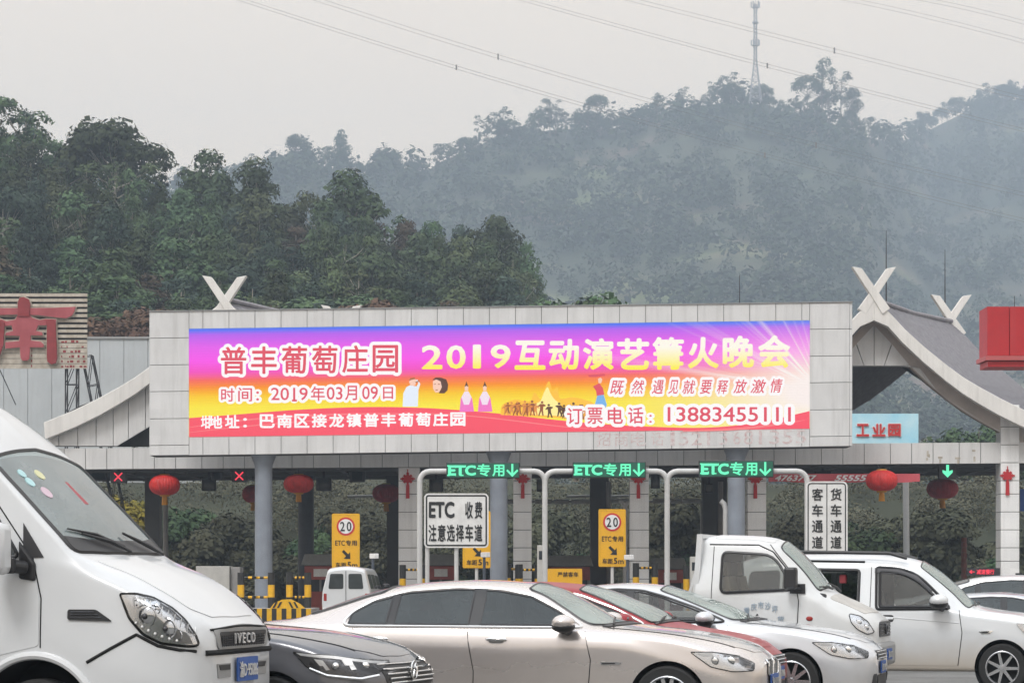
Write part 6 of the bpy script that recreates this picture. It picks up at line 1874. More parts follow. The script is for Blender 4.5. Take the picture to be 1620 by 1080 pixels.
def sedan(name, label, group, px, Y, yaw, paint, plate_text, xw=None, zs=1.0, chrome=True, glass='glass_dark', screen='glass_screen', mirror_m=None, spokes=10, style='plain', rwheel=0.335, seat='seat_cloth'):
    xa, xb = xw or ((-5, -4.5, -.86, 0, .86, 2), (-5, -4.5, -.86, 0, .86, 2))
    fx = lambda x: float(np.interp(x, xa, xb))
    fz = lambda z: z * zs if z > 0.4 else z
    t = thing(name, label, 'car', place(px, Y, -0.94, yaw), -yaw, group)
    B = Body([(fx(r[0]), r[1], r[2], r[3], fz(r[4]), r[5], fz(r[6]), r[7], fz(r[8]), fz(r[9])) for r in SEDAN])
    xr_ = fx(-3.2)
    q = lambda pts: [(fx(p[0]), fz(p[1])) + tuple(p[2:]) for p in pts]
    tp = lambda pts: [(fx(p[0]), p[1]) + tuple(p[2:]) for p in pts]
    rx = [p[0] for p in RING][::-1]; rz_ = [p[1] for p in RING][::-1]
    topz = lambda x: float(np.interp(x, rx, rz_))
    wins = []
    for xA, xB in ((-.95, -1.89), (-2.0, -2.78), (-2.85, -3.25)):
        xx_ = np.linspace(xA, xB, 9)
        wins.append(q([(x, max(topz(x) - 0.024, 1.052)) for x in xx_] + [(x, 1.047) for x in xx_[::-1]]))
    ws = tp([(-.80, -.70), (-.66, -.5), (-.60, 0), (-.66, .5), (-.80, .70), (-1.47, .535), (-1.50, 0), (-1.47, -.535)])
    rw_ = tp([(-2.98, -.52), (-3.0, 0), (-2.98, .52), (-3.74, .60), (-3.80, 0), (-3.74, -.60)])
    body = B.mesh('body', [M[paint], M['well']], t, (0.0, xr_), rwheel + 0.045, rwheel, side=[shrink(w, .012) for w in wins], top=[shrink(ws, .035), shrink(rw_, .035)])
    cabin(t, fx, fz, seat)
    # doors, only on the side that shows
    fd = panel(B, 'front_door', q([(-.82, .99), (-.76, .72), (-.80, .29), (-1.94, .29), (-1.93, .6), (-2.0, .995)]), M[paint], t, off=0.004, r=0.03)
    rd = panel(B, 'rear_door', q([(-2.015, .995), (-1.945, .6), (-1.955, .29), (-2.72, .29), (-2.84, .6), (-3.02, .83), (-3.2, 1.0)]), M[paint], t, off=0.004, r=0.03)
    seam(B, 'door_gap', q([(-.82, .99), (-.755, .72), (-.795, .285)]), M['well'], fd, r=0.0045)
    seam(B, 'door_gap', q([(-2.008, 1.0), (-1.938, .6), (-1.948, .285)]), M['well'], rd, r=0.0045)
    seam(B, 'door_gap', q([(-3.2, 1.01), (-3.02, .83), (-2.845, .6)]), M['well'], rd, r=0.0045)
    for d, x in ((fd, -1.70), (rd, -2.92)):
        x, z = fx(x), fz(.905)
        b = MB(); p0 = B.at('side', x, z, 0.02); b.sphere(p0, (0.11, 0.028, 0.024), 16, 8); b.build('handle', M['chrome'] if chrome else M[paint], d, world=False, smooth=True)
        panel(B, 'handle_cup', [(x - .075, z - .035), (x + .075, z - .035), (x + .075, z + .022), (x - .075, z + .022)], M['plastic_grey'], d, off=0.006, r=0.03, step=0.04)
    # glass
    ring = [(x, z) for x, z in RING] + [(-3.27, 1.03), (-.90, 1.022)]
    for sg in (-1, 1):
        for xA, xB in ((-1.875, -2.015), (-2.765, -2.865)):
            panel(B, 'pillar_trim', q([(xA, 1.035), (xA, topz(xA) - .008), (xB, topz(xB) - .008), (xB, 1.035)]), M['plastic_black'], t, sg=sg, off=0.011, step=0.05)
        for w in wins:
            wp = panel(B, 'window', w, M[glass], t, sg=sg, off=0.008, step=0.08, thick=0.003)
            seam(B, 'window_seal', w, M['plastic_black'], wp, sg=sg, r=0.013, closed=True, off=0.003)
        rp_ = round_poly(q(ring), 0.06)
        seam(B, 'window_trim', rp_, M['chrome_white'] if chrome else M['plastic_black'], t, sg=sg, r=0.015, closed=True, off=0.006)
    wsp = panel(B, 'windscreen', ws, M[screen], t, 'top', off=0.007, r=0.05, thick=0.003)
    seam(B, 'screen_edge', round_poly(ws, 0.05), M['plastic_black'], wsp, 'top', r=0.014, closed=True, off=0.001)
    rs_ = panel(B, 'rear_screen', rw_, M[glass], t, 'top', off=0.006, r=0.06, thick=0.003)
    seam(B, 'screen_edge', round_poly(rw_, 0.06), M['plastic_black'], rs_, 'top', r=0.016, closed=True, off=0.001)
    # bonnet
    bn = panel(B, 'bonnet', tp([(-.62, -.71), (-.50, -.4), (-.46, 0), (-.50, .4), (-.62, .71), (.1, .68), (.60, .60), (.74, .35), (.77, 0), (.74, -.35), (.60, -.60), (.1, -.68)]), M[paint], t, 'top', off=0.005, thick=0.012, r=0.05)
    seam(B, 'bonnet_gap', tp([(-.62, -.722), (.1, -.692), (.60, -.612)]), M['well'], bn, 'top', r=0.005)
    panel(B, 'scuttle', tp([(-.63, -.68), (-.54, -.4), (-.50, 0), (-.54, .4), (-.63, .68), (-.70, .66), (-.60, 0.35), (-.565, 0), (-.60, -0.35), (-.70, -.66)]), M['plastic_black'], t, 'top', off=0.012, step=0.05)
    for y0, y1 in ((-.62, -.05), (.0, .52)):
        wiper(t, [B.at('top', fx(-.60), y0, 0.03), B.at('top', fx(-.66), (y0 + y1) / 2, 0.035), B.at('top', fx(-.72), y1, 0.025)])
    for sg in (-1, 1): mirror(t, fx(-1.0), sg * .90, fz(1.05), mirror_m or M[paint], sg)
    # nose: lamps, grille, intakes, plate
    for sg in (-1, 1):
        if style == 'wide':       # sharp lamps joined to a barred grille
            h = q([(.18, .83), (.50, .80), (.80, .745), (.815, .655), (.72, .63), (.46, .655), (.30, .715)])
        else:
            h = q([(.22, .80, .08), (.42, .80), (.66, .755), (.79, .69), (.80, .62), (.62, .615), (.42, .66)])
        hl = panel(B, 'headlight', h, M['lamp_dark' if style == 'wide' else 'lamp_inner'], t, sg=sg, off=0.004, r=0.02, step=0.05)
        if style == 'wide':
            panel(B, 'light_strip', q([(.21, .825), (.50, .795), (.79, .742), (.795, .725), (.50, .775), (.25, .802)]), M['lamp_white'], hl, sg=sg, off=0.011, step=0.05)
            for x0 in (.36, .55):
                panel(B, 'light_blade', q([(x0, .775), (x0 + .07, .765), (x0 + .13, .69), (x0 + .10, .685), (x0 + .075, .72), (x0 + .05, .72)]), M['lamp_white'], hl, sg=sg, off=0.012, step=0.04)
                b = MB(); b.sphere(B.at('side', fx(x0 + .17), fz(.72), 0.0, sg), 0.035, 12, 8); b.build('projector', M['chrome'], hl, world=False, smooth=True)
            seam(B, 'chrome_strip', q([(.33, .70), (.47, .645), (.72, .618), (.815, .64)]), M['chrome'], hl, sg=sg, r=0.014, off=0.008)
        else:
            for x0 in (.45, .60):
                b = MB(); b.sphere(B.at('side', fx(x0), fz(.715), -0.004, sg), (0.045, .016, .045), 16, 8); b.build('projector', M['chrome'], hl, world=False, smooth=True)
            panel(B, 'indicator', q([(.28, .785), (.42, .79), (.44, .765), (.34, .76)]), M['lamp_white'], hl, sg=sg, off=0.009, step=0.04)
        panel(B, 'lens', [(u_ + (0.0), v_) for u_, v_ in q(h)] if False else h, M['lens'], hl, sg=sg, off=0.016, r=0.02, step=0.06)
        seam(B, 'lamp_edge', round_poly([p[:2] for p in h], 0.02), M['well'], hl, sg=sg, r=0.005, closed=True, off=0.002)
        panel(B, 'fog_intake', [(sg * .62, .30), (sg * .46, .30), (sg * .46, .42), (sg * .60, .42)], M['plastic_black'], t, 'front', off=0.012, r=0.02, step=0.05)
    if style == 'wide':
        gr = panel(B, 'grille', [(-.60, fz(.735)), (.60, fz(.735)), (.58, fz(.58)), (.50, fz(.54)), (-.50, fz(.54)), (-.58, fz(.58))], M['plastic_black'], t, 'front', off=0.008, r=0.02, step=0.06)
        b = MB()
        for k, z in enumerate((.728, .690, .650, .612, .575)):
            z = fz(z); b.tube([Vector((B.front(y, z) + 0.018, y, z)) for y in np.linspace(-.60 + .02 * k, .60 - .02 * k, 25)], 0.0085, 6)
        b.build('grille_bars', M['chrome'], gr, world=False, smooth=True)
        x = B.front(0, fz(.66)) + 0.035
        b = MB(); rr0 = 0.078; c0 = Vector((x, 0, fz(.665)))
        b.tube([c0 + Vector((0, rr0 * math.cos(a), rr0 * math.sin(a))) for a in np.linspace(0, 2 * math.pi, 33)[:-1]], 0.008, 6, True)
        for pts in ([(-.035, .062), (0, .012), (.035, .062)], [(-.066, .030), (-.035, -.060), (0, .0), (.035, -.060), (.066, .030)]):
            b.tube([c0 + Vector((0, a, z)) for a, z in pts], 0.0075, 6)
        b.build('badge', M['chrome'], gr, world=False, smooth=True)
    elif style == 'twin':
        for sg in (-1, 1):
            gr = panel(B, 'grille', [(sg * .03, fz(.72)), (sg * .28, fz(.71)), (sg * .27, fz(.57)), (sg * .05, fz(.55))], M['plastic_black'], t, 'front', off=0.01, r=0.03, step=0.05)
            b = MB(); b.tube([Vector((B.front(y, z) + 0.016, y, z)) for y, z in round_poly([(sg * .03, fz(.72)), (sg * .28, fz(.71)), (sg * .27, fz(.57)), (sg * .05, fz(.55))], 0.03)], 0.010, 6, True)
            for k in range(6): y = sg * (.06 + .035 * k); b.tube([(B.front(y, fz(.63)) + 0.014, y, fz(.57)), (B.front(y, fz(.63)) + 0.014, y, fz(.70))], 0.005, 5)
            b.build('grille_frame', M['chrome'], gr, world=False, smooth=True)
        panel(B, 'side_vent', q([(-.66, .70), (-.44, .70), (-.46, .675), (-.65, .67)]), M['chrome'], t, off=0.006, step=0.04, r=0.01)
        panel(B, 'vent_slot', q([(-.645, .693), (-.50, .693), (-.52, .679), (-.64, .677)]), M['plastic_black'], t, off=0.010, step=0.04)
    else:
        gr = panel(B, 'grille', [(-.42, fz(.70)), (.42, fz(.70)), (.36, fz(.59)), (-.36, fz(.59))], M['plastic_black'], t, 'front', off=0.01, r=0.03, step=0.05)
        b = MB()
        for z in (.685, .645, .605): b.tube([Vector((B.front(y, fz(z)) + 0.018, y, fz(z))) for y in np.linspace(-.38, .38, 15)], 0.009, 6)
        b.build('grille_bars', M['chrome'], gr, world=False, smooth=True)
    panel(B, 'lower_intake', [(-.40, .28), (.40, .28), (.40, .40), (-.40, .40)], M['plastic_black'], t, 'front', off=0.012, r=0.02, step=0.06)
    if plate_text: plate(t, B.x1 + 0.02, 0, fz(.50), plate_text)
    for sg in (-1, 1):
        panel(B, 'tail_light', q([(-4.44, .95), (-4.05, .97), (-4.08, .86), (-4.44, .80)]), M['lamp_red'], t, sg=sg, off=0.006, r=0.03, step=0.06)
        wheel(t, 0, sg * .83, rwheel, spokes=spokes); wheel(t, xr_, sg * .83, rwheel, spokes=spokes)
    seam(B, 'sill_trim', q([(-.45, .24), (-2.7, .24)]), M['plastic_black'], t, r=0.02)
    return t, B

CG = 'vehicles queueing in front of the toll station'
t, B = sedan('sedan', 'champagne coloured long sedan in the middle front with chrome framed dark windows', CG, 1055, 23.0, R(15.5), 'paint_champagne', '渝A·5U218', style='twin', mirror_m=M['paint_champagne'], spokes=14)
seam(B, 'fuel_flap', round_poly([(-3.62, .96), (-3.36, .96), (-3.36, .80), (-3.62, .80)], 0.03), M['well'], t, r=0.003, closed=True)
t, B = sedan('sedan', 'dark grey sedan with a barred chrome grille, only its front showing beside the white van', CG, 427, 20.5, R(18), 'paint_grey', '', zs=1.055, style='wide', xw=((-5, -4.5, -.86, 0, .86, 2), (-5.1, -4.6, -1.2, 0, .93, 2)), spokes=10)
t, B = sedan('sedan', 'red sedan between the champagne and the white silver sedan', CG, 1074, 25.2, R(15.5), 'paint_red', '渝B·37M06', xw=((-5, -4.5, -3.2, -2.1, -1.39, -.86, 0, .86, 2), (-4.3, -3.8, -2.75, -1.75, -1.10, -.40, 0, .90, 2)), zs=0.985, glass='glass_mid')
t, B = sedan('sedan', 'white silver sedan in front of the white pickup', CG, 1250, 27.2, R(16), 'paint_silver', '渝C·6P932', xw=((-5, -4.5, -3.2, -2.1, -1.39, -.86, 0, .90, 2), (-4.8, -4.3, -3.0, -2.15, -1.62, -.82, 0, 1.0, 2)), zs=0.975, chrome=False, glass='glass_cab')
t.scale = (.95, .95, 1)
t, B = sedan('crossover', 'white crossover at the right edge behind the white people carrier', CG, 1800, 43.0, R(12), 'paint_white', '', zs=1.055, glass='glass_dark')
t, B = sedan('sedan', 'low blue silver car showing between the white people carrier and the crossover', CG, 1752, 38.5, R(12), 'paint_bluesilver', '', zs=0.86, xw=((-5, -4.5, -3.2, -2.1, -1.39, -.86, 0, .86, 2), (-4.4, -3.9, -2.8, -1.75, -1.20, -.50, 0, .9, 2)))

# ---- white high roof van
VAN = [(1.32, .60, .44, .64, .62, .63, .92, .56, 1.10, 1.145), (1.26, .76, .38, .80, .64, .79, 1.02, .64, 1.155, 1.20), (1.14, .88, .34, .92, .68, .90, 1.15, .72, 1.245, 1.295), (.95, .95, .33, .98, .74, .96, 1.30, .80, 1.385, 1.43),
       (.7, .965, .32, 1.0, .80, .962, 1.42, .84, 1.52, 1.565), (.45, .975, .32, 1.0, .9, .968, 1.52, .89, 1.615, 1.665), (.30, .975, .32, 1.0, .95, .97, 1.58, .925, 1.69, 1.77), (.15, .975, .32, 1.0, 1.0, .97, 1.62, .925, 1.835, 1.93),
       (0, .975, .32, 1.0, 1.0, .97, 1.64, .915, 1.985, 2.08), (-.15, .975, .32, 1.0, 1.0, .97, 1.65, .905, 2.135, 2.23), (-.30, .975, .32, 1.0, 1.0, .97, 1.66, .89, 2.285, 2.375), (-.45, .975, .32, 1.0, 1.0, .97, 1.68, .875, 2.435, 2.52), (-.58, .975, .32, 1.0, 1.0, .97, 1.70, .86, 2.55, 2.66),
       (-.8, .975, .32, 1.0, 1.0, .97, 1.73, .845, 2.72, 2.85), (-1.05, .975, .32, 1.0, 1.0, .97, 1.76, .83, 2.87, 3.0), (-1.5, .975, .32, 1.0, 1.0, .97, 1.8, .82, 2.99, 3.10), (-2.0, .975, .32, 1.0, 1.0, .97, 1.8, .82, 3.0, 3.12), (-4.6, .975, .32, 1.0, 1.0, .97, 1.8, .82, 3.0, 3.12), (-4.75, .93, .34, .95, 1.0, .92, 1.8, .78, 2.86, 2.96)]
yaw = R(14)
t = thing('van', 'big white high roof van at the left edge with stickers on its windscreen', 'van', place(55, 18.5, -1.0, yaw), -yaw, CG)
B = Body(VAN, rad=(0.08, 0.07, 0.035, 0.06))
V_ = M['paint_van']
wsO = [(.285, -.89), (.36, -.5), (.39, 0), (.36, .5), (.285, .89), (-.45, .84), (-.475, 0), (-.45, -.84)]
wnO = [(-.16, 1.68), (-.55, 2.24), (-1.08, 2.28), (-1.08, 1.66)]
B.mesh('body', [V_, M['well']], t, (0, -3.3), 0.49, 0.39, side=[shrink(wnO, .03)], top=[shrink(wsO, .04)])
MB().prism([(.36, 1.2), (.40, 1.62), (.30, 1.66), (-.05, 1.60), (-.22, 1.48), (-.22, 1.15)], -.88, .88).build('dashboard', M['interior'], t, world=False, bevel=.04)
MB().box((-2.3, 0, .62), (4.6, 1.8, .06)).build('cabin_floor', M['interior'], t, world=False)
for y in (-.48, .48):
    one_seat(t, -.95, y, 1.0, M['seat_cloth'], w=.52, h=.72); one_seat(t, -2.0, y, 1.0, M['seat_cloth'], w=.52, h=.72)
helm(t, -.28, .48, 1.58, .21)
for xw_ in (0, -3.3):
    for sg in (-1, 1): wheel(t, xw_, sg * .86, 0.365, 0.22, 6, M['steel'], 0.22)
# flared arch
b = MB(); pth = [B.at('side', 0.52 * math.cos(a), 0.39 + 0.52 * math.sin(a), 0.0) for a in np.linspace(0.05, math.pi - 0.05, 28)]
b.tube(pth, 0.034, 8); b.build('wheel_flare', V_, t, world=False, smooth=True)
dr = panel(B, 'front_door', [(-.03, 1.60), (.03, 1.35), (.03, .985), (-.35, .90), (-.50, .40), (-1.05, .40), (-1.05, 1.62)], V_, t, off=0.005, r=0.03)
seam(B, 'door_gap', [(-.56, 2.34), (-.50, 2.28), (-.03, 1.66), (.045, 1.35), (.045, .97)], M['well'], dr, r=0.006)
wn_ = panel(B, 'window', wnO, M['glass_dark'], t, off=0.010, r=0.06, thick=0.003); panel(B, 'window', wnO, M['glass_dark'], t, sg=1, off=0.010, r=0.06, thick=0.003)
seam(B, 'window_seal', round_poly([(-.14, 1.665), (-.54, 2.265), (-1.1, 2.305), (-1.1, 1.645)], 0.06), M['plastic_black'], wn_, r=0.014, closed=True, off=0.006)
panel(B, 'corner_window', [(.06, 1.665), (-.11, 1.66), (-.125, 1.93)], M['plastic_black'], t, off=0.009, step=0.05)
ws = panel(B, 'windscreen', wsO, M['glass_van'], t, 'top', off=0.008, r=0.07, thick=0.003)
seam(B, 'screen_seal', round_poly(wsO, 0.07), M['plastic_black'], ws, 'top', r=0.020, closed=True, off=0.002)
panel(B, 'dark_band', [(.278, -.87), (.35, -.5), (.378, 0), (.35, .5), (.278, .87), (.17, .86), (.24, .5), (.27, 0), (.24, -.5), (.17, -.86)], M['plastic_black'], ws, 'top', off=0.012, step=0.05)
def sticker(u_, v_, r_, m_):
    panel(B, 'sticker', [(u_ + r_ * 0.72 * math.cos(a), v_ + r_ * math.sin(a)) for a in np.linspace(0, 6.283, 17)[:-1]], M[m_], ws, 'top', off=0.013, step=0.1)
sticker(-.295, -.62, .045, 'sticker_cyan'); sticker(-.225, -.62, .05, 'sticker_cyan'); sticker(-.265, -.36, .055, 'sticker_yellow'); sticker(-.13, -.52, .06, 'sticker_pink')
panel(B, 'red_tassel', [(-.20, -.02), (-.20, .02), (-.02, .04), (-.02, -.03)], M['faded_red'], ws, 'top', off=0.010, step=0.05)
for sg in (-1, 1): mir_y = sg
# wipers
wiper(t, [B.at('top', .40, -.10, .03), B.at('top', .30, -.30, .05), B.at('top', .20, -.62, .035)], 0.014)
wiper(t, [B.at('top', .335, -.08, .028), B.at('top', .22, -.40, .030), B.at('top', .14, -.74, .022)], 0.010)
wiper(t, [B.at('top', .38, .62, .03), B.at('top', .33, .40, .05), B.at('top', .22, .12, .035)], 0.014)
# bonnet and its edges
bn = panel(B, 'bonnet', [(.42, -.79), (.46, 0), (.42, .79), (.9, .735), (1.12, .64), (1.235, .45), (1.265, 0), (1.235, -.45), (1.12, -.64), (.9, -.735)], V_, t, 'top', off=0.006, r=0.04)
seam(B, 'bonnet_gap', [(1.29, .5), (1.285, 0), (1.29, -.5)], M['well'], bn, 'top', r=0.008) if False else None
b = MB(); b.tube([Vector((B.front(y, 1.128 - 0.03 * (y / .7) ** 2) + 0.004, y, 1.128 - 0.03 * (y / .7) ** 2)) for y in np.linspace(-.62, .62, 25)], 0.010, 6); b.build('bonnet_gap', M['well'], bn, world=False, smooth=True)
# lamps
for sg in (-1, 1):
    h = [(.69, 1.385, .02), (.80, 1.385), (.93, 1.355), (1.06, 1.275), (1.16, 1.18), (1.235, 1.075), (1.265, .99), (1.20, .985), (1.02, 1.01), (.88, 1.08), (.77, 1.20)]
    hl = panel(B, 'headlight', h, M['lamp_inner'], t, sg=sg, off=0.006, r=0.03, step=0.04)
    for x, z, r_ in ((.90, 1.215, .08), (1.06, 1.12, .075), (.98, 1.27, .035), (.83, 1.30, .035), (1.14, 1.07, .035)):
        b = MB(); p0 = B.at('side', x, z, -0.012, sg); b.sphere(p0, (r_, r_ * .35, r_), 20, 12); b.tube([p0 + Vector((r_ * 1.08 * math.cos(a), -.012 * -sg, r_ * 1.08 * math.sin(a))) for a in np.linspace(0, 6.283, 25)[:-1]], .007, 6, True); b.build('reflector', M['lamp_inner'], hl, world=False, smooth=True)
        b = MB(); b.sphere(p0 + Vector((0, sg * r_ * .33, 0)), r_ * .30, 10, 8); b.build('bulb', M['lamp_dark'], hl, world=False, smooth=True)
    b = MB()
    for k in range(11):
        x0_ = .80 + .042 * k; zt__ = 1.365 - .9 * max(0, x0_ - .86) ** 1.35; b.tube([B.at('side', x0_, zt__ - .015, .008, sg), B.at('side', x0_ + .012, zt__ - .075, .008, sg)], .005, 5)
    b.build('lamp_ribs', M['lamp_white'], hl, world=False)
    b = MB()
    for k in range(7):
        f = k / 6; b.sphere(B.at('side', .83 + .30 * f, 1.165 - .135 * f - 0.015 * math.sin(3.1 * f), 0.010, sg), 0.014, 8, 6)
    b.build('light_dots', M['lamp_white'], hl, world=False, smooth=True)
    panel(B, 'lamp_shade', [(1.10, 1.02), (1.23, 1.0), (1.20, 1.08), (1.13, 1.12)], M['plastic_grey'], hl, sg=sg, off=0.011, step=0.04)
    panel(B, 'lens', h, M['lens'], hl, sg=sg, off=0.020, r=0.03, step=0.05)
    seam(B, 'lamp_seal', round_poly(h, 0.03), M['well'], hl, sg=sg, r=0.011, closed=True, off=0.003)
# black seam between bumper and wing, grille, bumper openings
bp_ = seam(B, 'bumper_gap', [(.43, .86), (.62, .965), (.83, 1.075), (1.0, .99), (1.15, .958), (1.25, .945)], M['well'], t, r=0.013)
b = MB(); b.tube([Vector((B.front(y, .93) + 0.002, y, .93)) for y in np.linspace(-.72, .72, 21)], 0.024, 6); b.build('bumper_shadow_gap', M['well'], t, world=False, smooth=True)
gf = panel(B, 'grille', [(-.60, 1.11), (.60, 1.11), (.55, .955), (-.55, .955)], M['plastic_grey'], t, 'front', off=0.012, r=0.04, step=0.05)
gi = panel(B, 'grille_mesh', [(-.52, 1.088), (.52, 1.088), (.47, .978), (-.47, .978)], M['plastic_black'], gf, 'front', off=0.018, r=0.03, step=0.05)
b = MB()
for k in range(24):
    y = -.48 + .04 * k; b.tube([(B.front(y, 1.0) + 0.02, y, .972), (B.front(y, 1.0) + 0.02, y, 1.058)], 0.004, 4)
for z in (.985, 1.005, 1.025, 1.045): b.tube([Vector((B.front(y, z) + 0.02, y, z)) for y in np.linspace(-.48, .48, 15)], 0.004, 4)
b.build('grille_bars', M['lamp_dark'], gf, world=False)
b = MB()
for ch_, y0_, y1_ in (('I', -.265, -.245), ('V', -.215, -.125), ('E', -.095, -.035), ('C', -.008, .072), ('O', .098, .185)): put_text(b, ch_, y0_, .992, y1_, 1.075, lambda a, c: Vector((B.x1 + 0.034, a, c)), 0.02, lift=0.0015)
b.build('lettering', M['chrome_white'], gf, world=False, fix=False)
for sg in (-1, 1):
    panel(B, 'bumper_opening', [(sg * .56, .84), (sg * .27, .84), (sg * .27, .73), (sg * .54, .73)], M['plastic_grey'], t, 'front', off=0.008, step=0.05)
    panel(B, 'bumper_slot', [(sg * .53, .83), (sg * .29, .83), (sg * .29, .79), (sg * .50, .79)], M['plastic_black'], t, 'front', off=0.013, step=0.05)
    panel(B, 'fog_lamp', [(sg * .64, .58), (sg * .50, .58), (sg * .50, .48), (sg * .62, .48)], M['plastic_black'], t, 'front', off=0.012, r=0.03, step=0.05)
panel(B, 'lower_intake', [(-.42, .62), (.42, .62), (.40, .46), (-.40, .46)], M['plastic_black'], t, 'front', off=0.012, r=0.03, step=0.06)
plate(t, B.x1 + 0.022, 0.05, .785, '渝D·95086', w=.46, h=.19)
# side vent, mirror, marker
sv = panel(B, 'side_vent', [(.27, 1.265), (.50, 1.265), (.635, 1.175), (.27, 1.185)], M['plastic_black'], t, off=0.012, r=0.02, step=0.05)
b = MB()
for k in range(3): b.tube([B.at('side', x, 1.205 + .02 * k, .014) for x in np.linspace(.30, .55 - .03 * k, 6)], 0.005, 4)
b.build('vent_slats', M['lamp_dark'], sv, world=False)
b = MB(); b.box((-.20, -1.26, 1.73), (.20, .22, .40)); mo = b.build('wing_mirror', V_, t, world=False, smooth=True, bevel=0.06)
b = MB(); b.box((-.20, -1.14, 1.60), (.20, .09, .12)); b.tube([(-.16, -1.12, 1.60), (-.07, -1.0, 1.585)], 0.055, 8); b.prism([(-.14, 1.50), (.0, 1.48), (.0, 1.62), (-.14, 1.80)], -1.005, -.965); b.build('mirror_arm', M['plastic_black'], mo, world=False, bevel=0.02)
b = MB(); b.box((-.24, 1.25, 1.74), (.20, .24, .42)); b.box((0, 1.06, 1.6), (.2, .3, .13)); b.build('wing_mirror', V_, t, world=False, bevel=0.05)
for u_, v_ in ((-.66, -.46), (-.64, -.72)):
    p0 = B.at('top', u_, v_, 0.01); b = MB(); b.tube([p0 + Vector((.07, 0, -.06)), p0 + Vector((0, 0, .015)), p0 + Vector((-.08, 0, .07))], [0.018, 0.03, 0.012], 8); b.build('marker_lamp', M['plastic_black'], t, world=False, smooth=True)

# ---- white pickup
TRK = [(1.02, .60, .45, .64, .60, .62, .86, .56, .98, 1.01), (.96, .70, .38, .74, .62, .72, .90, .60, 1.03, 1.07), (.84, .76, .34, .79, .66, .77, .96, .64, 1.10, 1.14), (.6, .79, .32, .81, .7, .79, 1.06, .66, 1.21, 1.25), (.40, .80, .32, .82, .8, .80, 1.15, .67, 1.29, 1.34),
       (.28, .80, .32, .82, .85, .80, 1.25, .67, 1.36, 1.44), (.05, .80, .32, .82, .9, .80, 1.30, .64, 1.62, 1.71), (-.18, .80, .32, .82, .95, .80, 1.33, .60, 1.83, 1.93), (-.32, .80, .32, .82, .95, .80, 1.34, .585, 1.93, 2.01), (-.6, .80, .32, .82, .95, .80, 1.35, .58, 1.99, 2.06), (-1.15, .80, .32, .82, .95, .80, 1.35, .58, 2.01, 2.08), (-1.36, .79, .34, .81, .95, .79, 1.35, .57, 1.99, 2.06)]
yaw = R(16.5)
Yt = 29.3
t = thing('pickup_truck', 'dusty white pickup with a stake bed behind its cab, right of the silver sedan', 'pickup', place(1260, Yt, -.82, yaw), -yaw, CG)
t.scale = (.94, .94, .985)
B = Body(TRK, rad=(0.06, 0.06, 0.06, 0.09))
D_ = M['paint_dusty']
wO = [(-.05, 1.385, .08), (-.34, 1.82, .16), (-1.02, 1.86, .08), (-1.02, 1.345, .08)]
wsO = [(.27, -.66), (.32, 0), (.27, .66), (-.26, .55), (-.28, 0), (-.26, -.55)]
B.mesh('cab', [D_, M['well']], t, (.30,), 0.36, 0.30, side=[shrink(round_poly(wO, .1), .02)], top=[shrink(wsO, .035)])
MB().prism([(.36, .95), (.36, 1.33), (.22, 1.36), (.02, 1.30), (-.05, 1.1)], -.70, .70).build('dashboard', M['interior'], t, world=False, bevel=.03)
MB().box((-.5, 0, .72), (1.4, 1.5, .05)).build('cabin_floor', M['interior'], t, world=False)
for y in (-.36, .36): one_seat(t, -.92, y, 1.05, M['seat_beige'], w=.52, h=.50, lean=.10)
helm(t, -.22, .36, 1.36, .18)
b = MB(); b.box((-.36, -.34, 1.84), (.22, .42, .03), Matrix.Rotation(0.5, 3, 'Y')); b.build('sun_visor', M['seat_beige'], t, world=False, bevel=.01)
dr = panel(B, 'front_door', [(.0, 1.25), (-.02, .90), (-.10, .42), (-1.12, .42), (-1.12, 1.325)], D_, t, off=0.005, r=0.05)
seam(B, 'door_gap', [(-.40, 1.95), (-.06, 1.56), (.015, 1.25), (.0, .90), (-.08, .42)], M['well'], dr, r=0.007)
seam(B, 'door_gap', [(-1.14, .42), (-1.14, 1.93)], M['well'], dr, r=0.006)
seam(B, 'roof_gutter', [(-1.2, 1.955), (-.55, 1.945), (-.35, 1.86), (-.12, 1.60)], M['well'], t, r=0.010)
wn_ = panel(B, 'window', wO, M['glass_cab'], t, off=0.011, r=0.08, thick=0.003)
seam(B, 'window_seal', round_poly(wO, 0.1), M['plastic_black'], wn_, r=0.020, closed=True, off=0.006)
panel(B, 'sun_visor', [(-.30, 1.81), (-.62, 1.83), (-.62, 1.74), (-.36, 1.73)], M['rust_white'], wn_, off=0.0135, r=0.03, step=0.05) if False else None
panel(B, 'window', wO, M['glass_cab'], t, sg=1, off=0.011, r=0.08, thick=0.003)
ws = panel(B, 'windscreen', wsO, M['glass_screen'], t, 'top', off=0.008, r=0.06, thick=0.003)
seam(B, 'screen_seal', round_poly(wsO, 0.06), M['plastic_black'], ws, 'top', r=0.012, closed=True, off=0.003)
panel(B, 'bonnet', [(.40, -.66), (.42, 0), (.40, .66), (.86, .62), (.93, 0), (.86, -.62)], M['hood_dust'], t, 'top', off=0.006, r=0.05)
panel(B, 'roof_skin', [(-.36, -.50), (-.38, 0), (-.36, .50), (-1.16, .50), (-1.16, -.50)], M['hood_dust'] if False else D_, t, 'top', off=0.005, r=0.1)
wiper(t, [B.at('top', .35, -.2, .03), B.at('top', .30, -.4, .04), B.at('top', .24, -.62, .03)], 0.012)
wiper(t, [B.at('top', .37, .4, .03), B.at('top', .33, .2, .04), B.at('top', .27, -.05, .03)], 0.012)
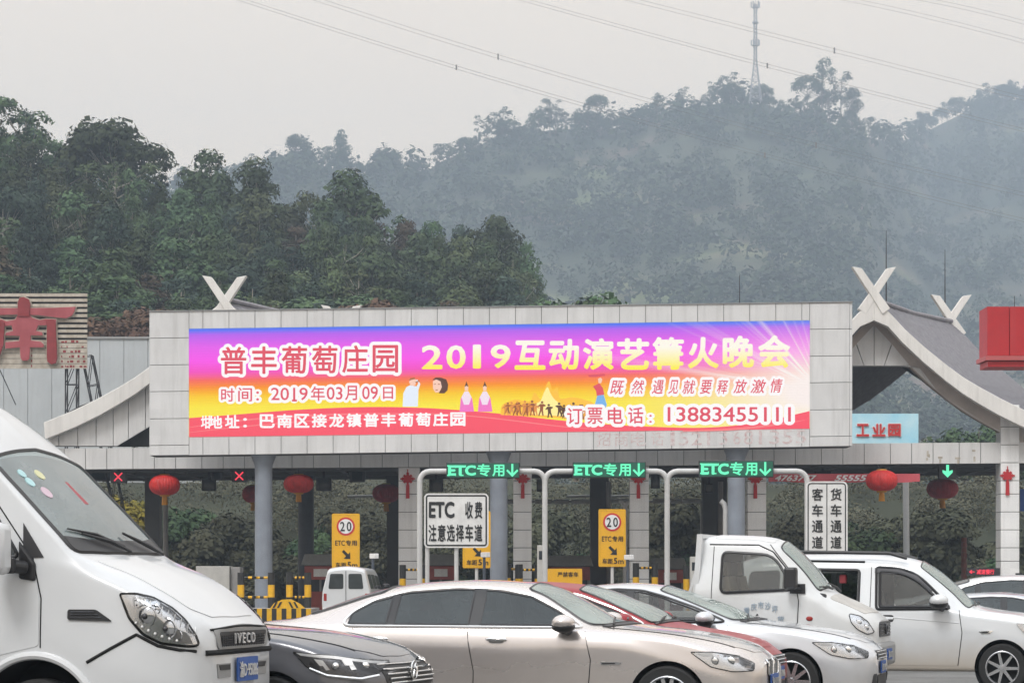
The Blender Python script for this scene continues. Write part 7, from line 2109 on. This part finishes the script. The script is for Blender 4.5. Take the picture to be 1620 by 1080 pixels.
for sg in (-1, 1):
    h = [(.66, 1.09), (.80, 1.06), (.90, .99), (.985, .86), (.90, .84), (.78, .90), (.70, .98)]
    hl = panel(B, 'headlight', h, M['lamp_inner'], t, sg=sg, off=0.006, r=0.03, step=0.04)
    for x, z in ((.79, .98), (.88, .92)): b = MB(); b.sphere(B.at('side', x, z, -0.012, sg), (0.05, .02, .05), 14, 8); b.build('reflector', M['lamp_inner'], hl, world=False, smooth=True)
    panel(B, 'lens', h, M['lens'], hl, sg=sg, off=0.018, r=0.03, step=0.05)
    seam(B, 'lamp_seal', round_poly(h, 0.03), M['well'], hl, sg=sg, r=0.007, closed=True, off=0.003)
    b = MB(); b.box((-.06, sg * .95, 1.53), (.16, .19, .27)); b.build('wing_mirror', M['plastic_black'], t, world=False, bevel=0.03)
    b = MB(); b.tube([(-.06, sg * .90, 1.43), (.04, sg * .78, 1.38)], 0.03, 8); b.box((.0, sg * .785, 1.40), (.2, .03, .12)); b.build('mirror_arm', M['plastic_black'], t, world=False)
    wheel(t, .30, sg * .70, 0.29, 0.18, 6, M['steel'], 0.18); wheel(t, -2.3, sg * .70, 0.29, 0.18, 6, M['steel'], 0.18)
gr = panel(B, 'grille', [(-.50, .99), (.50, .99), (.50, .80), (-.50, .80)], M['plastic_black'], t, 'front', off=0.012, r=0.04, step=0.05)
b = MB()
for z in (.96, .92, .88, .84): b.tube([Vector((B.front(y, z) + 0.018, y, z)) for y in np.linspace(-.46, .46, 15)], 0.007, 5)
b.tube([Vector((B.x1 + 0.03, 0.07 * math.cos(a), .89 + .06 * math.sin(a))) for a in np.linspace(0, 6.283, 21)[:-1]], 0.010, 6, True)
b.build('grille_bars', M['lamp_dark'], gr, world=False, smooth=True)
b = MB(); b.box((1.0, 0, .58), (.16, 1.42, .30)); b.build('bumper', M['plastic_grey'], t, world=False, bevel=0.05)
plate(t, 1.085, 0, .58, '渝B·2K715')
b = MB(); b.sphere(B.at('side', .16, 1.03, 0.004), (0.045, 0.012, 0.03), 12, 8); b.build('side_indicator', M['lamp_red'], t, world=False, smooth=True)
b = MB()
for k, ch in enumerate('重庆市沙坪'):
    x0 = -.70 + k * .092; dz_ = .10 - .03 * (k - 2.2) ** 2 * 0.5
    put_text(b, ch, x0, 1.05 + dz_, x0 + .075, 1.14 + dz_, lambda a, c: B.at('side', a, c, 0.0095), 0.006)
put_text(b, '货', -.16 - .10, .98, -.10 - .07, 1.06, lambda a, c: B.at('side', a, c, 0.0095), 0.006)
b.build('lettering', M['lettering_blue'], dr, world=False, fix=False)
# bed with drop sides and headboard stakes
bd = MB(); bd.box((-2.35, 0, .74), (2.15, 1.5, .10)); bd.box((-2.35, 0, .60), (2.6, .7, .14)); bed = bd.build('bed', D_, t, world=False)
b = MB()
for sg in (-1, 1):
    b.box((-2.35, sg * .76, .93), (2.16, .03, .34))
    for k in range(9): b.box((-3.3 + k * .237, sg * .777, .93), (.05, .014, .30))
b.box((-3.42, 0, .93), (.03, 1.5, .34)); b.box((-1.275, 0, 1.05), (.03, 1.5, .6))
b.build('drop_side', D_, t, world=False)
b = MB()
for sg in (-1, 1):
    b.bar((-1.40, sg * .74, .75), (-1.31, sg * .70, 2.08), .07, .07); b.bar((-1.62, sg * .755, .78), (-1.32, sg * .72, 1.75), .035, .035)
b.box((-1.31, 0, 2.06), (.05, 1.42, .05)); b.box((-1.33, 0, 1.5), (.04, 1.42, .04))
for k in range(5): b.bar((-1.36, -.5 + .25 * k, .8), (-1.31, -.5 + .25 * k, 2.05), .03, .03)
b.build('headboard_rack', D_, t, world=False)

# ---- white people carrier
MPV = [(.80, .52, .42, .58, .52, .58, .66, .50, .76, .80), (.72, .76, .32, .80, .54, .78, .74, .62, .86, .90), (.5, .84, .28, .87, .6, .86, .86, .66, .97, 1.0), (.2, .86, .28, .89, .7, .87, .96, .68, 1.03, 1.06), (-.2, .86, .28, .90, .8, .87, 1.02, .70, 1.08, 1.11),
       (-.46, .86, .28, .90, .85, .87, 1.05, .71, 1.12, 1.19), (-.7, .86, .28, .90, .85, .87, 1.07, .70, 1.32, 1.41), (-.95, .86, .28, .90, .85, .87, 1.08, .67, 1.52, 1.62), (-1.2, .86, .28, .90, .85, .87, 1.09, .65, 1.68, 1.765), (-1.5, .86, .28, .90, .85, .87, 1.09, .64, 1.75, 1.83), (-2.0, .86, .28, .90, .85, .87, 1.1, .635, 1.78, 1.865), (-3.2, .86, .28, .90, .85, .87, 1.1, .635, 1.78, 1.865), (-3.75, .84, .30, .88, .85, .86, 1.1, .62, 1.72, 1.79), (-3.9, .78, .34, .84, .8, .82, 1.08, .58, 1.6, 1.66)]
yaw = R(16)
t = thing('people_carrier', 'white people carrier with mud stained doors and its side window slid open', 'people carrier', place(1585, 31.5, -.90, yaw), -yaw, CG)
t.scale = (.94, .94, .985)
B = Body(MPV, rad=(0.06, 0.06, 0.05, 0.09))
def mud_material():
    m = mat('paint_muddy', (0.64, 0.66, 0.68), 0.3, coat=0.6)
    n, l = m.node_tree.nodes, m.node_tree.links
    p = n['Principled BSDF']; tx = n.new('ShaderNodeTexCoord'); s_ = n.new('ShaderNodeSeparateXYZ'); z = n.new('ShaderNodeTexNoise'); z.inputs['Scale'].default_value = 2.5; z.inputs['Detail'].default_value = 6
    a = n.new('ShaderNodeMath'); a.operation = 'MULTIPLY_ADD'; a.inputs[1].default_value = 0.35
    c = n.new('ShaderNodeMapRange'); c.inputs['From Min'].default_value = 0.92; c.inputs['From Max'].default_value = 0.50
    x = n.new('ShaderNodeMix'); x.data_type = 'RGBA'; x.inputs['A'].default_value = (0.64, 0.66, 0.68, 1); x.inputs['B'].default_value = (0.42, 0.35, 0.27, 1)
    l.new(tx.outputs['Object'], s_.inputs[0]); l.new(tx.outputs['Object'], z.inputs['Vector']); l.new(z.outputs['Fac'], a.inputs[0]); l.new(s_.outputs['Z'], a.inputs[2]); l.new(a.outputs[0], c.inputs['Value'])
    k = n.new('ShaderNodeMath'); k.operation = 'MULTIPLY'; k.inputs[1].default_value = 0.75; l.new(c.outputs[0], k.inputs[0])
    l.new(k.outputs[0], x.inputs['Factor']); l.new(x.outputs['Result'], p.inputs['Base Color'])
    return m
M['mud'] = mud_material()
roadworn(M['mud'], 0.3)
wO = [(-.72, 1.12), (-.95, 1.36, .2), (-1.2, 1.58, .2), (-1.45, 1.66, .2), (-1.78, 1.68), (-1.76, 1.11)]
pO = [(-.80, 1.14), (-1.0, 1.33, .2), (-1.22, 1.51, .2), (-1.45, 1.60, .2), (-1.73, 1.62), (-1.71, 1.135)]
oO = [(-2.02, 1.12), (-2.02, 1.64), (-3.1, 1.66), (-3.1, 1.12)]
wsO = [(-.48, -.70), (-.40, 0), (-.48, .70), (-1.16, .60), (-1.19, 0), (-1.16, -.60)]
B.mesh('body', [M['mud'], M['well']], t, (0, -2.75), 0.385, 0.33, side=[shrink(pO, .005), shrink(oO, .02)], top=[shrink(wsO, .035)])
MB().prism([(-.42, .8), (-.42, 1.06), (-.6, 1.1), (-.86, 1.04), (-.92, .8)], -.72, .72).build('dashboard', M['interior'], t, world=False, bevel=.03)
MB().box((-2.1, 0, .42), (3.4, 1.6, .06)).build('cabin_floor', M['interior'], t, world=False)
for y in (-.40, .40):
    one_seat(t, -1.75, y, .72, M['seat_cloth'], h=.62); one_seat(t, -2.70, y, .74, M['dash_blue'], h=.60)
helm(t, -1.05, .40, 1.08)
b = MB(); b.box((-2.02, -.38, 1.50), (.04, .34, .20)); b.build('cabin_papers', M['lamp_white'], t, world=False, bevel=.01)  # pale papers inside the cabin, built as a plain white block
b = MB(); b.box((-2.28, -.50, 1.52), (.10, .12, .12)); b.build('hanging_pouch', M['banner_red'], t, world=False, bevel=.02)
fd = panel(B, 'front_door', [(-.60, 1.06), (-.56, .80), (-.62, .36), (-1.82, .36), (-1.84, 1.07)], M['mud'], t, off=0.005, r=0.03)
for ln in ([(-.60, 1.10), (-.555, .80), (-.615, .36)], [(-1.83, .36), (-1.85, 1.07), (-1.85, 1.68)]): seam(B, 'door_gap', ln, M['well'], fd, r=0.006)
fw_ = panel(B, 'pane', pO, M['glass_cab'], t, off=0.009, r=0.04, thick=0.003); wn_ = fw_
seam(B, 'window_seal', round_poly(wO, .05), M['plastic_black'], fw_, r=0.02, closed=True, off=0.004); seam(B, 'pane_seal', round_poly(pO, .04), M['plastic_black'], fw_, r=0.024, closed=True, off=0.004)
panel(B, 'weather_shield', [(-.98, 1.36), (-1.2, 1.56), (-1.45, 1.645), (-1.80, 1.665), (-1.80, 1.60), (-1.45, 1.58), (-1.24, 1.51), (-1.04, 1.345)], M['lamp_dark'], wn_, off=0.018, step=0.05)
seam(B, 'window_seal', round_poly(oO, .05), M['plastic_black'], t, r=0.022, closed=True, off=0.003)
panel(B, 'window', [(-3.16, 1.13), (-3.16, 1.64), (-3.6, 1.62), (-3.66, 1.16)], M['plastic_black'], t, off=0.010, r=0.06)
panel(B, 'window', oO, M['glass_dark'], t, sg=1, off=0.008, r=0.05, thick=.003); panel(B, 'window', pO, M['glass_mid'], t, sg=1, off=0.008, r=0.05, thick=.003)
ws = panel(B, 'windscreen', wsO, M['glass_screen'], t, 'top', off=0.008, r=0.06, thick=.003)
seam(B, 'screen_seal', round_poly(wsO, 0.06), M['plastic_black'], ws, 'top', r=0.010, closed=True, off=0.003)
for sg in (-1, 1):
    b = MB(); b.tube([(-1.35, sg * .66, 1.80), (-1.6, sg * .655, 1.87), (-3.3, sg * .655, 1.90), (-3.6, sg * .65, 1.84)], 0.024, 8); b.build('roof_rail', M['plastic_black'], t, world=False, smooth=True)
    wheel(t, 0, sg * .80, 0.33, 0.2, 7); wheel(t, -2.75, sg * .80, 0.33, 0.2, 7)
    mirror(t, -.86, sg * .90, 1.20, M['paint_white'], sg, 1.15)
    h = [(.18, .93), (.45, .90), (.70, .80), (.72, .70), (.5, .72), (.30, .80)]
    hl = panel(B, 'headlight', h, M['lamp_inner'], t, sg=sg, off=0.006, r=0.03, step=0.05); panel(B, 'lens', h, M['lens'], hl, sg=sg, off=0.016, r=0.03, step=0.06)
seam(B, 'window_channel', [(-1.95, 1.75), (-3.1, 1.77)], M['well'], t, r=0.018)
for x in (-1.55,):
    z = .985; panel(B, 'handle_cup', [(x - .14, z - .045), (x + .04, z - .045), (x + .04, z + .05), (x - .14, z + .05)], M['lamp_dark'], fd, off=0.007, r=0.04, step=0.05)
    b = MB(); b.tube([B.at('side', x + .03, z, .012), B.at('side', x - .05, z - .005, .035), B.at('side', x - .16, z - .01, .012)], 0.018, 8); b.build('handle', M['paint_white'], fd, world=False, smooth=True)
panel(B, 'side_vent', [(-.33, .82), (-.12, .83), (-.17, .79), (-.28, .79)], M['chrome'], t, off=0.008, r=0.01, step=0.04)
panel(B, 'vent_slot', [(-.30, .818), (-.18, .822), (-.20, .80), (-.27, .80)], M['plastic_black'], t, off=0.012, step=0.04)
bn = panel(B, 'bonnet', [(-.36, -.66), (-.30, 0), (-.36, .66), (.45, .62), (.62, 0), (.45, -.62)], M['paint_white'], t, 'top', off=0.006, r=0.05)
for y0, y1 in ((-.55, -.05), (.0, .5)): wiper(t, [B.at('top', -.40, y0, .03), B.at('top', -.44, (y0 + y1) / 2, .035), B.at('top', -.48, y1, .03)])
panel(B, 'grille', [(-.42, .74), (.42, .74), (.40, .60), (-.40, .60)], M['plastic_black'], t, 'front', off=0.012, r=0.03, step=0.06)
seam(B, 'door_crease', [(-.60, .93), (-1.8, 1.02)], M['mud'], fd, r=0.008, off=0.004)

# ---- small white minivan driving away through the lanes
mk('glass_solid', (0.05, 0.055, 0.055), 0.06, spec=0.7, var=0.2)
MNV = [(1.3, .50, .45, .56, .6, .56, .78, .50, .85, .88), (1.2, .68, .36, .72, .6, .70, .9, .60, 1.0, 1.03), (.8, .76, .32, .78, .7, .76, 1.0, .64, 1.12, 1.16), (.55, .77, .32, .79, .8, .77, 1.08, .64, 1.25, 1.32), (.1, .77, .32, .79, .8, .77, 1.12, .62, 1.68, 1.75), (-.3, .77, .32, .79, .8, .77, 1.13, .60, 1.80, 1.88), (-2.3, .77, .32, .79, .8, .77, 1.13, .60, 1.82, 1.90), (-2.55, .76, .34, .78, .8, .76, 1.1, .59, 1.78, 1.86), (-2.63, .73, .4, .75, .8, .73, 1.08, .57, 1.70, 1.78)]
t = thing('minivan', 'small white minivan seen from behind under the yellow limit sign', 'minivan', P(566, 0, 78.5).xy.to_3d(), R(85.5), None)
B = Body(MNV, rad=(0.05, 0.05, 0.05, 0.09))
B.mesh('body', [M['paint_white'], M['well']], t, (.55, -1.9), 0.33, 0.29)
for sg in (-1, 1):
    for x in (.55, -1.9): wheel(t, x, sg * .70, 0.285, 0.17, 6, M['steel'], 0.18)
    panel(B, 'window', [(-.85, 1.18), (-.85, 1.62), (-1.55, 1.64), (-1.55, 1.18)], M['glass_solid'], t, sg=sg, off=0.008, r=0.06)
    panel(B, 'window', [(-1.65, 1.18), (-1.65, 1.64), (-2.38, 1.64), (-2.38, 1.18)], M['glass_solid'], t, sg=sg, off=0.008, r=0.06)
    panel(B, 'window', [(.28, 1.16), (-.05, 1.58), (-.75, 1.62), (-.75, 1.18)], M['glass_solid'], t, sg=sg, off=0.008, r=0.06)
    panel(B, 'rear_window', [(sg * .08, 1.18), (sg * .56, 1.18), (sg * .50, 1.66), (sg * .08, 1.66)], M['glass_solid'], t, 'rear', off=0.008, r=0.06)
    b = MB(); b.box((-2.60, sg * .66, .92), (.08, .10, .24)); b.build('tail_light', M['lamp_red'], t, world=False, bevel=0.015)
    mirror(t, .28, sg * .76, 1.25, M['plastic_black'], sg)
panel(B, 'windscreen', [(.50, -.6), (.56, 0), (.50, .6), (.0, .54), (0, 0), (.0, -.54)], M['glass_solid'], t, 'top', off=0.008, r=0.05)
b = MB(); b.box((-2.66, 0, .48), (.14, 1.46, .20)); b.build('bumper', M['paint_white'], t, world=False, bevel=0.04)
b = MB(); b.tube([(-2.645, 0, .60), (-2.645, 0, 1.75)], 0.008, 5); b.build('door_gap', M['well'], t, world=False)
